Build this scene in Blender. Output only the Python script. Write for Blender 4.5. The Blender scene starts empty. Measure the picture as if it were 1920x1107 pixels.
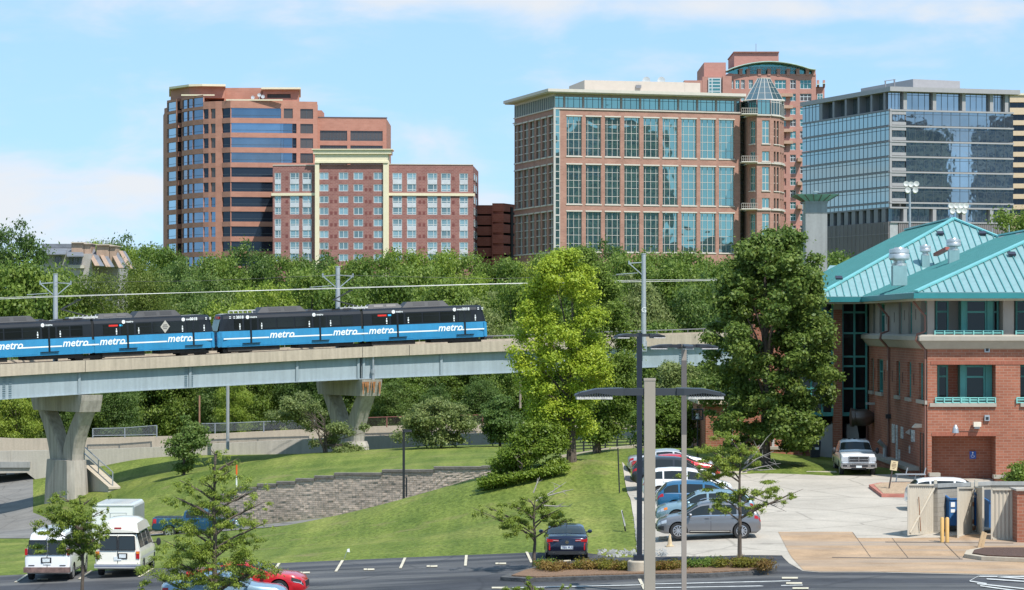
import bpy,bmesh,math,random
import numpy as np
from mathutils import Vector,Matrix
FL,CX,HY,CZ=5000.0,960.0,610.0,10.0
SC=bpy.context.scene
COL=SC.collection
R=math.radians
random.seed(7)
UP=Vector((0,0,1))
def P(px,py,D):
 """a point seen at (px, py) in the 1920-wide photograph, D metres away"""
 return Vector(((px-CX)/FL*D,D,CZ-(py-HY)/FL*D))
def PX(px,D):return(px-CX)/FL*D
def PZ(py,D):return CZ-(py-HY)/FL*D
# ------------------------------------------------------------------ materials
MATS={}
def nt(m):
 m.use_nodes=True
 return m.node_tree.nodes,m.node_tree.links
def M(name,col=(.5,.5,.5),rough=.6,metal=0.0,var=.12,scale=1.0,bump=0.0,bscale=None,spec=.5,stretch=(1,1,1),streak=0.0,coat=0.0,fine=0.0):
 if name in MATS:return MATS[name]
 m=bpy.data.materials.new(name);N,L=nt(m)
 b=N['Principled BSDF']
 b.inputs['Roughness'].default_value=rough
 b.inputs['Metallic'].default_value=metal
 b.inputs['Specular IOR Level'].default_value=spec
 if coat:b.inputs['Coat Weight'].default_value=coat;b.inputs['Coat Roughness'].default_value=.06
 b.inputs['Base Color'].default_value=(*col,1)
 if var or bump or streak:
  tc=N.new('ShaderNodeTexCoord');mp=N.new('ShaderNodeMapping')
  mp.inputs['Scale'].default_value=stretch
  L.new(tc.outputs['Object'],mp.inputs['Vector'])
  n=N.new('ShaderNodeTexNoise');n.inputs['Scale'].default_value=scale
  n.inputs['Detail'].default_value=6;n.inputs['Roughness'].default_value=.65
  L.new(mp.outputs[0],n.inputs['Vector'])
  src=n.outputs['Fac']
  if fine:
   n3=N.new('ShaderNodeTexNoise');n3.inputs['Scale'].default_value=fine;n3.inputs['Detail'].default_value=3
   L.new(mp.outputs[0],n3.inputs['Vector'])
   mx=N.new('ShaderNodeMath');mx.operation='MULTIPLY_ADD';mx.inputs[1].default_value=.5
   ms=N.new('ShaderNodeMath');ms.operation='MULTIPLY';ms.inputs[1].default_value=.5
   L.new(n3.outputs['Fac'],ms.inputs[0]);L.new(src,mx.inputs[0]);L.new(ms.outputs[0],mx.inputs[2]);src=mx.outputs[0]
  if streak:
   m2=N.new('ShaderNodeMapping');m2.inputs['Scale'].default_value=(1.6,1.6,.12)
   L.new(tc.outputs['Object'],m2.inputs['Vector'])
   n2=N.new('ShaderNodeTexNoise');n2.inputs['Scale'].default_value=2.0;n2.inputs['Detail'].default_value=5
   L.new(m2.outputs[0],n2.inputs['Vector'])
   mm=N.new('ShaderNodeMix');mm.data_type='FLOAT';mm.inputs[0].default_value=streak
   L.new(src,mm.inputs[2]);L.new(n2.outputs['Fac'],mm.inputs[3]);src=mm.outputs[0]
  r=N.new('ShaderNodeValToRGB')
  r.color_ramp.elements[0].position=.3;r.color_ramp.elements[1].position=.7
  r.color_ramp.elements[0].color=(*[c*(1-var)for c in col],1)
  r.color_ramp.elements[1].color=(*[min(1,c*(1+var))for c in col],1)
  L.new(src,r.inputs[0]);L.new(r.outputs[0],b.inputs['Base Color'])
  if bump:
   bn=N.new('ShaderNodeTexNoise');bn.inputs['Scale'].default_value=bscale or scale*4;bn.inputs['Detail'].default_value=4
   L.new(mp.outputs[0],bn.inputs['Vector'])
   bp=N.new('ShaderNodeBump');bp.inputs['Strength'].default_value=bump;bp.inputs['Distance'].default_value=.05
   L.new(bn.outputs['Fac'],bp.inputs['Height']);L.new(bp.outputs[0],b.inputs['Normal'])
 MATS[name]=m;return m
def brick(name,c1,c2,mortar,bw=.4,bh=.13,var=.18,ms=.02,bump=.0):
 if name in MATS:return MATS[name]
 m=bpy.data.materials.new(name);N,L=nt(m);b=N['Principled BSDF']
 b.inputs['Roughness'].default_value=.85;b.inputs['Specular IOR Level'].default_value=.25
 tc=N.new('ShaderNodeTexCoord')
 t=N.new('ShaderNodeTexBrick');t.inputs['Scale'].default_value=1
 t.inputs['Brick Width'].default_value=bw;t.inputs['Row Height'].default_value=bh
 t.inputs['Mortar Size'].default_value=ms;t.inputs['Mortar Smooth'].default_value=.3
 t.inputs['Color1'].default_value=(*c1,1);t.inputs['Color2'].default_value=(*c2,1);t.inputs['Mortar'].default_value=(*mortar,1)
 L.new(tc.outputs['UV'],t.inputs['Vector'])
 n=N.new('ShaderNodeTexNoise');n.inputs['Scale'].default_value=.35;n.inputs['Detail'].default_value=8
 L.new(tc.outputs['UV'],n.inputs['Vector'])
 mr=N.new('ShaderNodeMapRange');mr.inputs[1].default_value=.3;mr.inputs[2].default_value=.7
 mr.inputs[3].default_value=1-var;mr.inputs[4].default_value=1+var
 L.new(n.outputs['Fac'],mr.inputs[0])
 mx=N.new('ShaderNodeMix');mx.data_type='RGBA';mx.blend_type='MULTIPLY';mx.inputs[0].default_value=1
 L.new(t.outputs['Color'],mx.inputs[6]);L.new(mr.outputs[0],mx.inputs[7]);L.new(mx.outputs[2],b.inputs['Base Color'])
 if bump:
  bp=N.new('ShaderNodeBump');bp.inputs['Strength'].default_value=bump;bp.inputs['Distance'].default_value=.03;bp.invert=True
  L.new(t.outputs['Fac'],bp.inputs['Height']);L.new(bp.outputs[0],b.inputs['Normal'])
 MATS[name]=m;return m
def glass(name,col,metal=.8,rough=.03,wave=.15,wscale=.5,var=.15,base=None):
 """coated window glass: tinted mirror over a dark room, slightly wavy panes"""
 if name in MATS:return MATS[name]
 m=bpy.data.materials.new(name);N,L=nt(m);b=N['Principled BSDF']
 b.inputs['Roughness'].default_value=rough;b.inputs['Metallic'].default_value=metal
 tc=N.new('ShaderNodeTexCoord')
 n=N.new('ShaderNodeTexNoise');n.inputs['Scale'].default_value=.25;n.inputs['Detail'].default_value=3
 L.new(tc.outputs['Object'],n.inputs['Vector'])
 r=N.new('ShaderNodeValToRGB');r.color_ramp.elements[0].position=.35;r.color_ramp.elements[1].position=.65
 r.color_ramp.elements[0].color=(*[c*(1-var)for c in col],1);r.color_ramp.elements[1].color=(*[min(1,c*(1+var))for c in col],1)
 oi=N.new('ShaderNodeObjectInfo');am=N.new('ShaderNodeMath');am.operation='MULTIPLY_ADD';am.inputs[1].default_value=.5;L.new(oi.outputs['Random'],am.inputs[0])
 ah=N.new('ShaderNodeMath');ah.operation='MULTIPLY';ah.inputs[1].default_value=.5;L.new(n.outputs['Fac'],ah.inputs[0]);L.new(ah.outputs[0],am.inputs[2])
 r.color_ramp.elements[0].position=.2;r.color_ramp.elements[1].position=.8
 L.new(am.outputs[0],r.inputs[0]);L.new(r.outputs[0],b.inputs['Base Color'])
 n2=N.new('ShaderNodeTexNoise');n2.inputs['Scale'].default_value=wscale;n2.inputs['Detail'].default_value=2
 L.new(tc.outputs['Object'],n2.inputs['Vector'])
 bp=N.new('ShaderNodeBump');bp.inputs['Strength'].default_value=wave;bp.inputs['Distance'].default_value=.1
 L.new(n2.outputs['Fac'],bp.inputs['Height']);L.new(bp.outputs[0],b.inputs['Normal'])
 MATS[name]=m;return m
def leafmat(name,dark,mid,light,trans=.45,tip=None):
 if name in MATS:return MATS[name]
 m=bpy.data.materials.new(name);N,L=nt(m);b=N['Principled BSDF']
 b.inputs['Roughness'].default_value=.5;b.inputs['Specular IOR Level'].default_value=.35
 g=N.new('ShaderNodeNewGeometry');tc=N.new('ShaderNodeTexCoord')
 n=N.new('ShaderNodeTexNoise');n.inputs['Scale'].default_value=.55;n.inputs['Detail'].default_value=2
 L.new(tc.outputs['Object'],n.inputs['Vector'])
 oi=N.new('ShaderNodeObjectInfo')
 a=N.new('ShaderNodeMath');a.operation='MULTIPLY_ADD';a.inputs[1].default_value=.45
 L.new(g.outputs['Random Per Island'],a.inputs[0])
 a2=N.new('ShaderNodeMath');a2.operation='MULTIPLY_ADD';a2.inputs[1].default_value=.75;a2.inputs[2].default_value=-.22
 L.new(n.outputs['Fac'],a2.inputs[0]);L.new(a2.outputs[0],a.inputs[2])
 a3=N.new('ShaderNodeMath');a3.operation='MULTIPLY_ADD';a3.inputs[1].default_value=.3
 L.new(oi.outputs['Random'],a3.inputs[0]);L.new(a.outputs[0],a3.inputs[2])
 r=N.new('ShaderNodeValToRGB');r.color_ramp.elements[0].position=.1;r.color_ramp.elements[1].position=.9
 r.color_ramp.elements[0].color=(*dark,1);r.color_ramp.elements[1].color=(*light,1)
 e=r.color_ramp.elements.new(.5);e.color=(*mid,1)
 L.new(a3.outputs[0],r.inputs[0])
 L.new(r.outputs[0],b.inputs['Base Color'])
 t=N.new('ShaderNodeBsdfTranslucent');L.new(r.outputs[0],t.inputs['Color'])
 mx=N.new('ShaderNodeMixShader');mx.inputs[0].default_value=trans
 out=N['Material Output']
 L.new(b.outputs[0],mx.inputs[1]);L.new(t.outputs[0],mx.inputs[2]);L.new(mx.outputs[0],out.inputs['Surface'])
 MATS[name]=m;return m
# ------------------------------------------------------------------ mesh builder
class MB:
 def __init__(s):s.v=[];s.f=[];s.m=[]
 def face(s,pts,m=0):
  i=len(s.v);s.v+=[tuple(p)for p in pts];s.f.append(tuple(range(i,i+len(pts))));s.m.append(m)
 def hexa(s,q,m=0):
  i=len(s.v);s.v+=[tuple(p)for p in q]
  for f in((3,2,1,0),(4,5,6,7),(0,1,5,4),(1,2,6,5),(2,3,7,6),(3,0,4,7)):
   s.f.append(tuple(i+k for k in f));s.m.append(m)
 def box(s,x0,x1,y0,y1,z0,z1,m=0):
  s.hexa([(x0,y0,z0),(x1,y0,z0),(x1,y1,z0),(x0,y1,z0),(x0,y0,z1),(x1,y0,z1),(x1,y1,z1),(x0,y1,z1)],m)
 def prism(s,poly,z0,z1,m=0,mt=None):
  n=len(poly);i=len(s.v)
  s.v+=[(p[0],p[1],z0)for p in poly]+[(p[0],p[1],z1)for p in poly]
  for k in range(n):
   s.f.append((i+k,i+(k+1)%n,i+n+(k+1)%n,i+n+k));s.m.append(m)
  s.f.append(tuple(i+n+k for k in range(n)));s.m.append(m if mt is None else mt)
  s.f.append(tuple(i+k for k in reversed(range(n))));s.m.append(m)
 def obox(s,c,U,V,W,m=0):
  c,U,V,W=Vector(c),Vector(U),Vector(V),Vector(W)
  s.hexa([c-U-V-W,c+U-V-W,c+U+V-W,c-U+V-W,c-U-V+W,c+U-V+W,c+U+V+W,c-U+V+W],m)
 def beam(s,a,b,w,h=None,m=0,up=UP):
  a,b=Vector(a),Vector(b);h=h or w;d=b-a
  if d.length<1e-6:return
  d.normalize();x=d.cross(up)
  if x.length<1e-3:x=Vector((1,0,0))
  x.normalize();y=x.cross(d);s.obox((a+b)/2,(b-a)/2,x*w/2,y*h/2,m)
 def tube(s,pts,rad,n=8,m=0,caps=True):
  pts=[Vector(p)for p in pts];k=len(pts)
  if not hasattr(rad,'__len__'):rad=[rad]*k
  i=len(s.v);px=None
  for j,p in enumerate(pts):
   d=(pts[min(j+1,k-1)]-pts[max(j-1,0)]).normalized()
   x=d.cross(UP if abs(d.z)<.95 else Vector((0,1,0)))if px is None else px-d*px.dot(d)
   if x.length<1e-4:x=d.orthogonal()
   x.normalize();px=x;y=d.cross(x)
   for a in range(n):
    t=2*math.pi*a/n;s.v.append(tuple(p+(x*math.cos(t)+y*math.sin(t))*rad[j]))
  for j in range(k-1):
   for a in range(n):
    b=(a+1)%n;s.f.append((i+j*n+a,i+j*n+b,i+(j+1)*n+b,i+(j+1)*n+a));s.m.append(m)
  if caps:
   s.f.append(tuple(i+a for a in reversed(range(n))));s.m.append(m)
   s.f.append(tuple(i+(k-1)*n+a for a in range(n)));s.m.append(m)
 def cyl(s,a,b,r0,r1=None,n=12,m=0,caps=True):s.tube([a,b],[r0,r0 if r1 is None else r1],n,m,caps)
 def lathe(s,c,prof,n=16,m=0,axis='z'):
  i=len(s.v);k=len(prof);c=Vector(c)
  for r_,h in prof:
   for a in range(n):
    t=2*math.pi*a/n;u,v=r_*math.cos(t),r_*math.sin(t)
    s.v.append(tuple(c+(Vector((u,v,h))if axis=='z' else Vector((u,h,v))if axis=='y' else Vector((h,u,v)))))
  for j in range(k-1):
   for a in range(n):
    b=(a+1)%n;s.f.append((i+j*n+a,i+j*n+b,i+(j+1)*n+b,i+(j+1)*n+a));s.m.append(m)
  s.f.append(tuple(i+a for a in reversed(range(n))));s.m.append(m)
  s.f.append(tuple(i+(k-1)*n+a for a in range(n)));s.m.append(m)
 def grid(s,rows,m=0,closed=False):
  i=len(s.v);nr=len(rows);nc=len(rows[0])
  for r_ in rows:s.v+=[tuple(p)for p in r_]
  for a in range(nr-1):
   for b in range(nc if closed else nc-1):
    c=(b+1)%nc
    s.f.append((i+a*nc+b,i+a*nc+c,i+(a+1)*nc+c,i+(a+1)*nc+b));s.m.append(m)
  return i
 def build(s,name,mats,parent=None,org=None,smooth=False,uv=False,loc=None):
  me=bpy.data.meshes.new(name)
  v=s.v if org is None else[(p[0]-org[0],p[1]-org[1],p[2]-org[2])for p in s.v]
  me.from_pydata(v,[],s.f)
  if not isinstance(mats,(list,tuple)):mats=[mats]
  for m in mats:me.materials.append(m)
  if len(mats)>1:me.polygons.foreach_set('material_index',s.m)
  if smooth:
   me.polygons.foreach_set('use_smooth',[True]*len(s.f))
  me.update()
  if uv:
   ul=me.uv_layers.new(name='UVMap');d=ul.data
   for p in me.polygons:
    n=p.normal
    if uv=='x':t=Vector((1,0,0));w=UP
    elif abs(n.z)>.75:t=Vector((1,0,0));w=Vector((0,1,0))
    else:
     t=Vector((-n.y,n.x,0)).normalized();w=UP
    for li in p.loop_indices:
     q=me.vertices[me.loops[li].vertex_index].co
     d[li].uv=(q.dot(t),q.dot(w))
  o=bpy.data.objects.new(name,me);COL.objects.link(o)
  if parent is not None:o.parent=parent
  if loc is not None:o.location=loc
  if smooth is True or smooth=='auto':
   try:me.set_sharp_from_angle(angle=R(38))
   except Exception:pass
  return o
def tag(o,label=None,cat=None,group=None,kind=None):
 if label:o['label']=label
 if cat:o['category']=cat
 if group:o['group']=group
 if kind:o['kind']=kind
 return o
def thing(name,label,cat,loc=(0,0,0),rot=0,group=None):
 o=bpy.data.objects.new(name,None);COL.objects.link(o);o.empty_display_size=.3
 o.location=loc;o.rotation_euler=(0,0,rot)
 return tag(o,label,cat,group)
def structure(o):o['kind']='structure';return o
def dup(o,parent=None,loc=None,rot=None,scale=None,label=None):
 c=o.copy();COL.objects.link(c)
 if parent is not None:c.parent=parent
 for ch in list(o.children):dup(ch,c)
 if loc is not None:c.location=loc
 if rot is not None:c.rotation_euler=(0,0,rot)
 if scale is not None:c.scale=scale
 if label:c['label']=label
 return c
class Face:
 """a vertical wall plane; A to B runs left to right as seen from outside"""
 def __init__(s,A,B):
  s.A=Vector((A[0],A[1],0));s.B=Vector((B[0],B[1],0));s.u=(s.B-s.A).normalized()
  s.n=Vector((s.u.y,-s.u.x,0));s.w=(s.B-s.A).length
 def pt(s,u,z,d=0):
  q=s.A+s.u*u+s.n*d;return Vector((q.x,q.y,z))
 def U(s,px):
  k=(px-CX)/FL;return(k*s.A.y-s.A.x)/(s.u.x-k*s.u.y)
 def Z(s,px,py):return PZ(py,s.pt(s.U(px),0).y)
def fbox(mb,f,u0,u1,z0,z1,d0,d1,m=0):
 p=f.pt
 mb.hexa([p(u0,z0,d1),p(u1,z0,d1),p(u1,z0,d0),p(u0,z0,d0),p(u0,z1,d1),p(u1,z1,d1),p(u1,z1,d0),p(u0,z1,d0)],m)
def grid_wall(mb,f,us,zs,openc,depth,m=0,d=0.0):
 """wall surface with real openings: reveals run back by depth"""
 nu,nz=len(us)-1,len(zs)-1
 op=lambda i,j:0<=i<nu and 0<=j<nz and openc(i,j)
 for i in range(nu):
  for j in range(nz):
   u0,u1,z0,z1=us[i],us[i+1],zs[j],zs[j+1];p=f.pt
   if not openc(i,j):mb.face([p(u0,z0,d),p(u1,z0,d),p(u1,z1,d),p(u0,z1,d)],m)
   else:
    e=d-depth
    if not op(i-1,j):mb.face([p(u0,z0,d),p(u0,z1,d),p(u0,z1,e),p(u0,z0,e)],m)
    if not op(i+1,j):mb.face([p(u1,z0,d),p(u1,z0,e),p(u1,z1,e),p(u1,z1,d)],m)
    if not op(i,j-1):mb.face([p(u0,z0,d),p(u0,z0,e),p(u1,z0,e),p(u1,z0,d)],m)
    if not op(i,j+1):mb.face([p(u0,z1,d),p(u1,z1,d),p(u1,z1,e),p(u0,z1,e)],m)
def window(f,u0,u1,z0,z1,depth,cols,rows,parent,org,gm,fm,fw=.09,name='window',fname='window_frame',edge=True,proud=.07):
 """one window: pane set back in the wall, bars as a child"""
 b=MB();e=-depth
 b.face([f.pt(u0,z0,e),f.pt(u1,z0,e),f.pt(u1,z1,e),f.pt(u0,z1,e)])
 w=b.build(name,gm,parent,org)
 if isinstance(cols,int):cols=[k/cols for k in range(1,cols)]
 if isinstance(rows,int):rows=[k/rows for k in range(1,rows)]
 if fm is None:return w
 b=MB();h=fw/2;a0,a1=e-.01,e+proud
 if edge:
  fbox(b,f,u0,u0+fw,z0,z1,a0,a1);fbox(b,f,u1-fw,u1,z0,z1,a0,a1)
  fbox(b,f,u0+fw,u1-fw,z0,z0+fw,a0,a1);fbox(b,f,u0+fw,u1-fw,z1-fw,z1,a0,a1)
 g=fw if edge else 0
 for c in cols:
  u=u0+(u1-u0)*c;fbox(b,f,u-h,u+h,z0+g,z1-g,a0,a1-.005)
 for r_ in rows:
  z=z0+(z1-z0)*r_;fbox(b,f,u0+g,u1-g,z-h,z+h,a0,a1-.012)
 if b.f:b.build(fname,fm,w,org)
 return w
def text_mesh(txt,size,mat,name,parent,mtx,shear=0.0,bold=0.0,ext=.004,align='LEFT',space=1.0):
 c=bpy.data.curves.new('lettering','FONT');c.body=txt;c.size=size;c.shear=shear;c.offset=bold;c.extrude=ext
 c.align_x=align;c.space_character=space;c.resolution_u=2
 t=bpy.data.objects.new('lettering',c);COL.objects.link(t)
 dg=bpy.context.evaluated_depsgraph_get()
 me=bpy.data.meshes.new_from_object(t.evaluated_get(dg));bpy.data.objects.remove(t);bpy.data.curves.remove(c)
 me.transform(mtx);me.materials.clear();me.materials.append(mat)
 o=bpy.data.objects.new(name,me);COL.objects.link(o);o.parent=parent
 return o
def frame_mtx(o,x,y):
 x=Vector(x).normalized();y=Vector(y).normalized();z=x.cross(y)
 m=Matrix((x,y,z)).transposed().to_4x4();m.translation=Vector(o);return m
# ------------------------------------------------------------------ camera, sun, sky
cam=bpy.data.cameras.new('camera');co=bpy.data.objects.new('camera',cam);COL.objects.link(co)
co.location=(0,0,CZ);co.rotation_euler=(R(90),0,0)
cam.sensor_width=36;cam.lens=36*FL/1920;cam.shift_y=(HY-553.5)/1920
cam.clip_start=1;cam.clip_end=20000
SC.camera=co
SUN=Vector((.58,-.815,0)).normalized()*math.cos(R(55))+UP*math.sin(R(55))
sl=bpy.data.lights.new('sun','SUN');sl.energy=3.7;sl.angle=R(.5);sl.color=(1,.965,.91)
so=bpy.data.objects.new('sun',sl);COL.objects.link(so);so.rotation_euler=SUN.to_track_quat('Z','Y').to_euler();so.location=(0,0,300)
SC.view_settings.view_transform='Standard';SC.view_settings.look='None';SC.view_settings.gamma=1
SC.view_settings.exposure=.6
W=bpy.data.worlds.new('World');SC.world=W;W.use_nodes=True
N,L=W.node_tree.nodes,W.node_tree.links
bg=N['Background'];bg.inputs['Strength'].default_value=.17
sky=N.new('ShaderNodeTexSky');sky.sky_type='NISHITA';sky.sun_disc=False
sky.sun_elevation=R(55);sky.sun_rotation=math.atan2(SUN.x,SUN.y);sky.altitude=300;sky.air_density=1.0;sky.dust_density=0.0;sky.ozone_density=2.0
tc=N.new('ShaderNodeTexCoord');sep=N.new('ShaderNodeSeparateXYZ');L.new(tc.outputs['Generated'],sep.inputs[0])
def mth(op,a,b=None,c=None):
 n=N.new('ShaderNodeMath');n.operation=op
 for i,v in enumerate((a,b,c)):
  if v is None:continue
  if isinstance(v,(int,float)):n.inputs[i].default_value=v
  else:L.new(v,n.inputs[i])
 return n.outputs[0]
dx,dy,dz=sep.outputs
def spot(px,py,sx,sy,amp):
 a=mth('POWER',mth('ABSOLUTE',mth('MULTIPLY_ADD',dx,FL/sx,-(px-CX)/sx)),2.0)
 b=mth('POWER',mth('ABSOLUTE',mth('MULTIPLY_ADD',dz,FL/sy,-(HY-py)/sy)),2.0)
 return mth('MULTIPLY',mth('EXPONENT',mth('MULTIPLY',mth('ADD',a,b),-1.0)),mth('MULTIPLY',mth('GREATER_THAN',dy,0.0),amp))
va=N.new('ShaderNodeVectorMath');va.operation='ADD';va.inputs[1].default_value=(0,0,.12);L.new(tc.outputs['Generated'],va.inputs[0])
vn=N.new('ShaderNodeVectorMath');vn.operation='NORMALIZE';L.new(va.outputs[0],vn.inputs[0]);L.new(vn.outputs[0],sky.inputs[0])
mp=N.new('ShaderNodeMapping');mp.inputs['Scale'].default_value=(16,3,46);L.new(tc.outputs['Generated'],mp.inputs[0])
cn=N.new('ShaderNodeTexNoise');cn.inputs['Scale'].default_value=1.0;cn.inputs['Detail'].default_value=9;cn.inputs['Roughness'].default_value=.55
cn.inputs['Distortion'].default_value=.25
L.new(mp.outputs[0],cn.inputs['Vector'])
acc=mth('MULTIPLY',cn.outputs['Fac'],1.0)
for sp in((60,395,340,70,.34),(200,300,260,26,.16),(270,345,60,22,.2),(780,268,90,22,.12),(920,385,90,40,.22),
           (1550,25,480,24,.26),(1750,45,240,14,.1),(150,20,330,40,.14),(1150,5,330,22,.16),(700,-10,300,40,.12),(1500,130,330,8,.05)):
 acc=mth('ADD',acc,spot(*sp))
cr=N.new('ShaderNodeMapRange');cr.interpolation_type='SMOOTHSTEP';cr.inputs[1].default_value=.45;cr.inputs[2].default_value=.88
L.new(acc,cr.inputs[0])
cm=N.new('ShaderNodeMix');cm.data_type='RGBA'
L.new(mth('MULTIPLY',cr.outputs[0],.9),cm.inputs[0]);hz=N.new('ShaderNodeMix');hz.data_type='RGBA';hz.inputs[0].default_value=.6;L.new(sky.outputs[0],hz.inputs[6]);hz.inputs[7].default_value=(1.42,2.52,3.45,1)
L.new(hz.outputs[2],cm.inputs[6]);cm.inputs[7].default_value=(3.35,3.4,3.5,1)
L.new(cm.outputs[2],bg.inputs['Color'])
# ------------------------------------------------------------------ terrain
WALL=[(262,181,998,1002.5),(300,180.5,985,1000),(350,180,965,994),(440,178,915,987),(510,176.5,908,981),(620,174,899,968),(757,171,884,956),(905,168,880,907),(965,167,888,889)]
WX=np.array([PX(a,d)for a,d,t,f in WALL]);WY=np.array([float(d)for a,d,t,f in WALL])
WT=np.array([PZ(t,d)for a,d,t,f in WALL]);WF=np.array([PZ(f,d)for a,d,t,f in WALL])
WXe=np.concatenate([[WX[0]-300,WX[0]-2],WX,[WX[-1]+2,WX[-1]+300]])
WYe=np.concatenate([[181.5,181.2],WY,[166.9,166.5]]);WHe=np.concatenate([[0,0],WT-WF,[0,0]])
def wall_y(x):return np.interp(x,WXe,WYe)
def wall_h(x):return np.interp(x,WXe,WHe)
def lot_z(x,y):
 """the paved lots: falls to the left, rises away on the right"""
 return-.25+.045*np.clip(x,-40,10)+.034*np.maximum(0,y-112)*np.clip((x-3)/4,0,1)
ctl=[]
for x in(-34,-26,-18,-10,-3,3):ctl+=[(x,d,lot_z(x,d))for d in(40,80,104,112,120)]
for x in(8,14,20,28,40):ctl+=[(x,d,lot_z(x,d))for d in(40,80,104,112,120,130,140,150)]
for x,d,z in zip(WX,WY,WF):ctl.append((x,d-.1,z))
fpts=[(1090,940,136),(1075,862,152),(1165,893,149),(1190,960,133),(1000,960,138),(900,985,140),(757,1000,142),(500,1022,145),
  (285,1040,145),(100,1050,140),(30,1040,150),(-150,1050,150),(30,1018,180),(-150,1015,185),(150,1018,185),(30,1000,218),(-150,1000,218),(120,990,226),
  (30,950,250),(-200,950,250),(20,900,290),(-200,900,290),(20,880,312),(-200,880,312),(1010,900,150),(960,880,160),(210,1006,192),
  (1115,845,165),(1100,838,190),(1240,848,175),(1320,842,172),(1435,872,155),(1500,882,152),(1560,884,152),(1165,865,158),(1300,868,157),
  (1700,880,165),(1900,880,170),(1600,840,185),(1300,815,200),(1150,826,205)]
bpts=[(757,870,195),(600,880,205),(445,908,196),(690,850,250),(900,840,250),(800,846,252),(300,905,225),(210,938,230),(195,915,240),(260,861,262),(450,853,262),
  (600,850,262),(990,832,250),(880,858,200),(940,845,215),(380,885,230),(500,866,240),(330,960,200),(270,985,196)]
for a,b,d in fpts+bpts:
 q=P(a,b,d);ctl.append((q.x,q.y,q.z))
for x in(-70,-40,-15,10,40,70):ctl+=[(x,280,-2.5),(x,320,-1.8),(x,420,0)]
ctl+=[(x,d,z)for x in(-400,-150,0,150,400)for d,z in((700,2),(1200,3),(3500,4))]+[(-120,150,-3),(-150,230,-6),(120,150,1.8),(150,230,1),(-150,60,-1),(150,60,.2)]
ctl=np.array([c for c in ctl if not(c[0]<-34 and c[1]==280)],float)
S_=lambda x,y:np.where(y>wall_y(x),np.exp(-np.maximum(0,y-wall_y(x))/30.0),0)*wall_h(x)
SCL=100.0
def _phi(r2):return np.where(r2>0,.5*r2*np.log(np.maximum(r2,1e-12)),0)
_c=ctl[:,:2]/SCL;_n=len(_c)
_A=np.zeros((_n+3,_n+3));_A[:_n,:_n]=_phi(((_c[:,None]-_c[None])**2).sum(-1))+np.eye(_n)*2e-4
_A[:_n,_n]=1;_A[:_n,_n+1:]=_c;_A[_n,:_n]=1;_A[_n+1:,:_n]=_c.T
_b=np.concatenate([ctl[:,2]-S_(ctl[:,0],ctl[:,1]),[0,0,0]])
_w=np.linalg.solve(_A,_b)
def ground(x,y,back=None):
 x=np.atleast_1d(np.asarray(x,float));y=np.atleast_1d(np.asarray(y,float))
 q=np.stack([x,y],-1)/SCL;out=np.empty(len(q))
 for i in range(0,len(q),20000):
  s=q[i:i+20000];out[i:i+20000]=_phi(((s[:,None]-_c[None])**2).sum(-1))@_w[:_n]+_w[_n]+s@_w[_n+1:]
 st=S_(x,y)if back is None else(wall_h(x)*np.exp(-np.maximum(0,y-wall_y(x))/30.0)if back else 0)
 inlot=np.clip((118.5-y)/1.5,0,1);right=np.clip((x-6.6)/.6,0,1)*np.clip((150-y)/3,0,1)
 k=np.maximum(inlot,right)*np.clip((y-20)/20,0,1)
 return(out+st)*(1-k)+lot_z(x,y)*k
def gz(x,y):return float(ground(x,y)[0])
def gp(px,D):
 x=PX(px,D);return Vector((x,D,gz(x,D)))
xs=np.unique(np.concatenate([np.linspace(-60,60,161),np.linspace(-2500,-60,22),np.linspace(60,2500,22),WX]))
fr=np.concatenate([[0],np.linspace(.2,.55,10),np.linspace(.56,1,80)[0:]])
bk=np.concatenate([[0,.004,.012],np.linspace(.02,1,100)**1.0])
rows=[]
for t in fr:
 y=15+(wall_y(xs)-15)*t;rows.append((xs,y,ground(xs,y,False)))
nfr=len(rows)
for t in bk:
 y=wall_y(xs)+t*(330-wall_y(xs));rows.append((xs,y,ground(xs,y,True)))
for yy in(360,400,450,520,620,750,950,1300,1900,2600,3500):
 y=np.full_like(xs,yy);rows.append((xs,y,ground(xs,y,True)))
b=MB();b.grid([list(zip(*r_))for r_ in rows])
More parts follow.
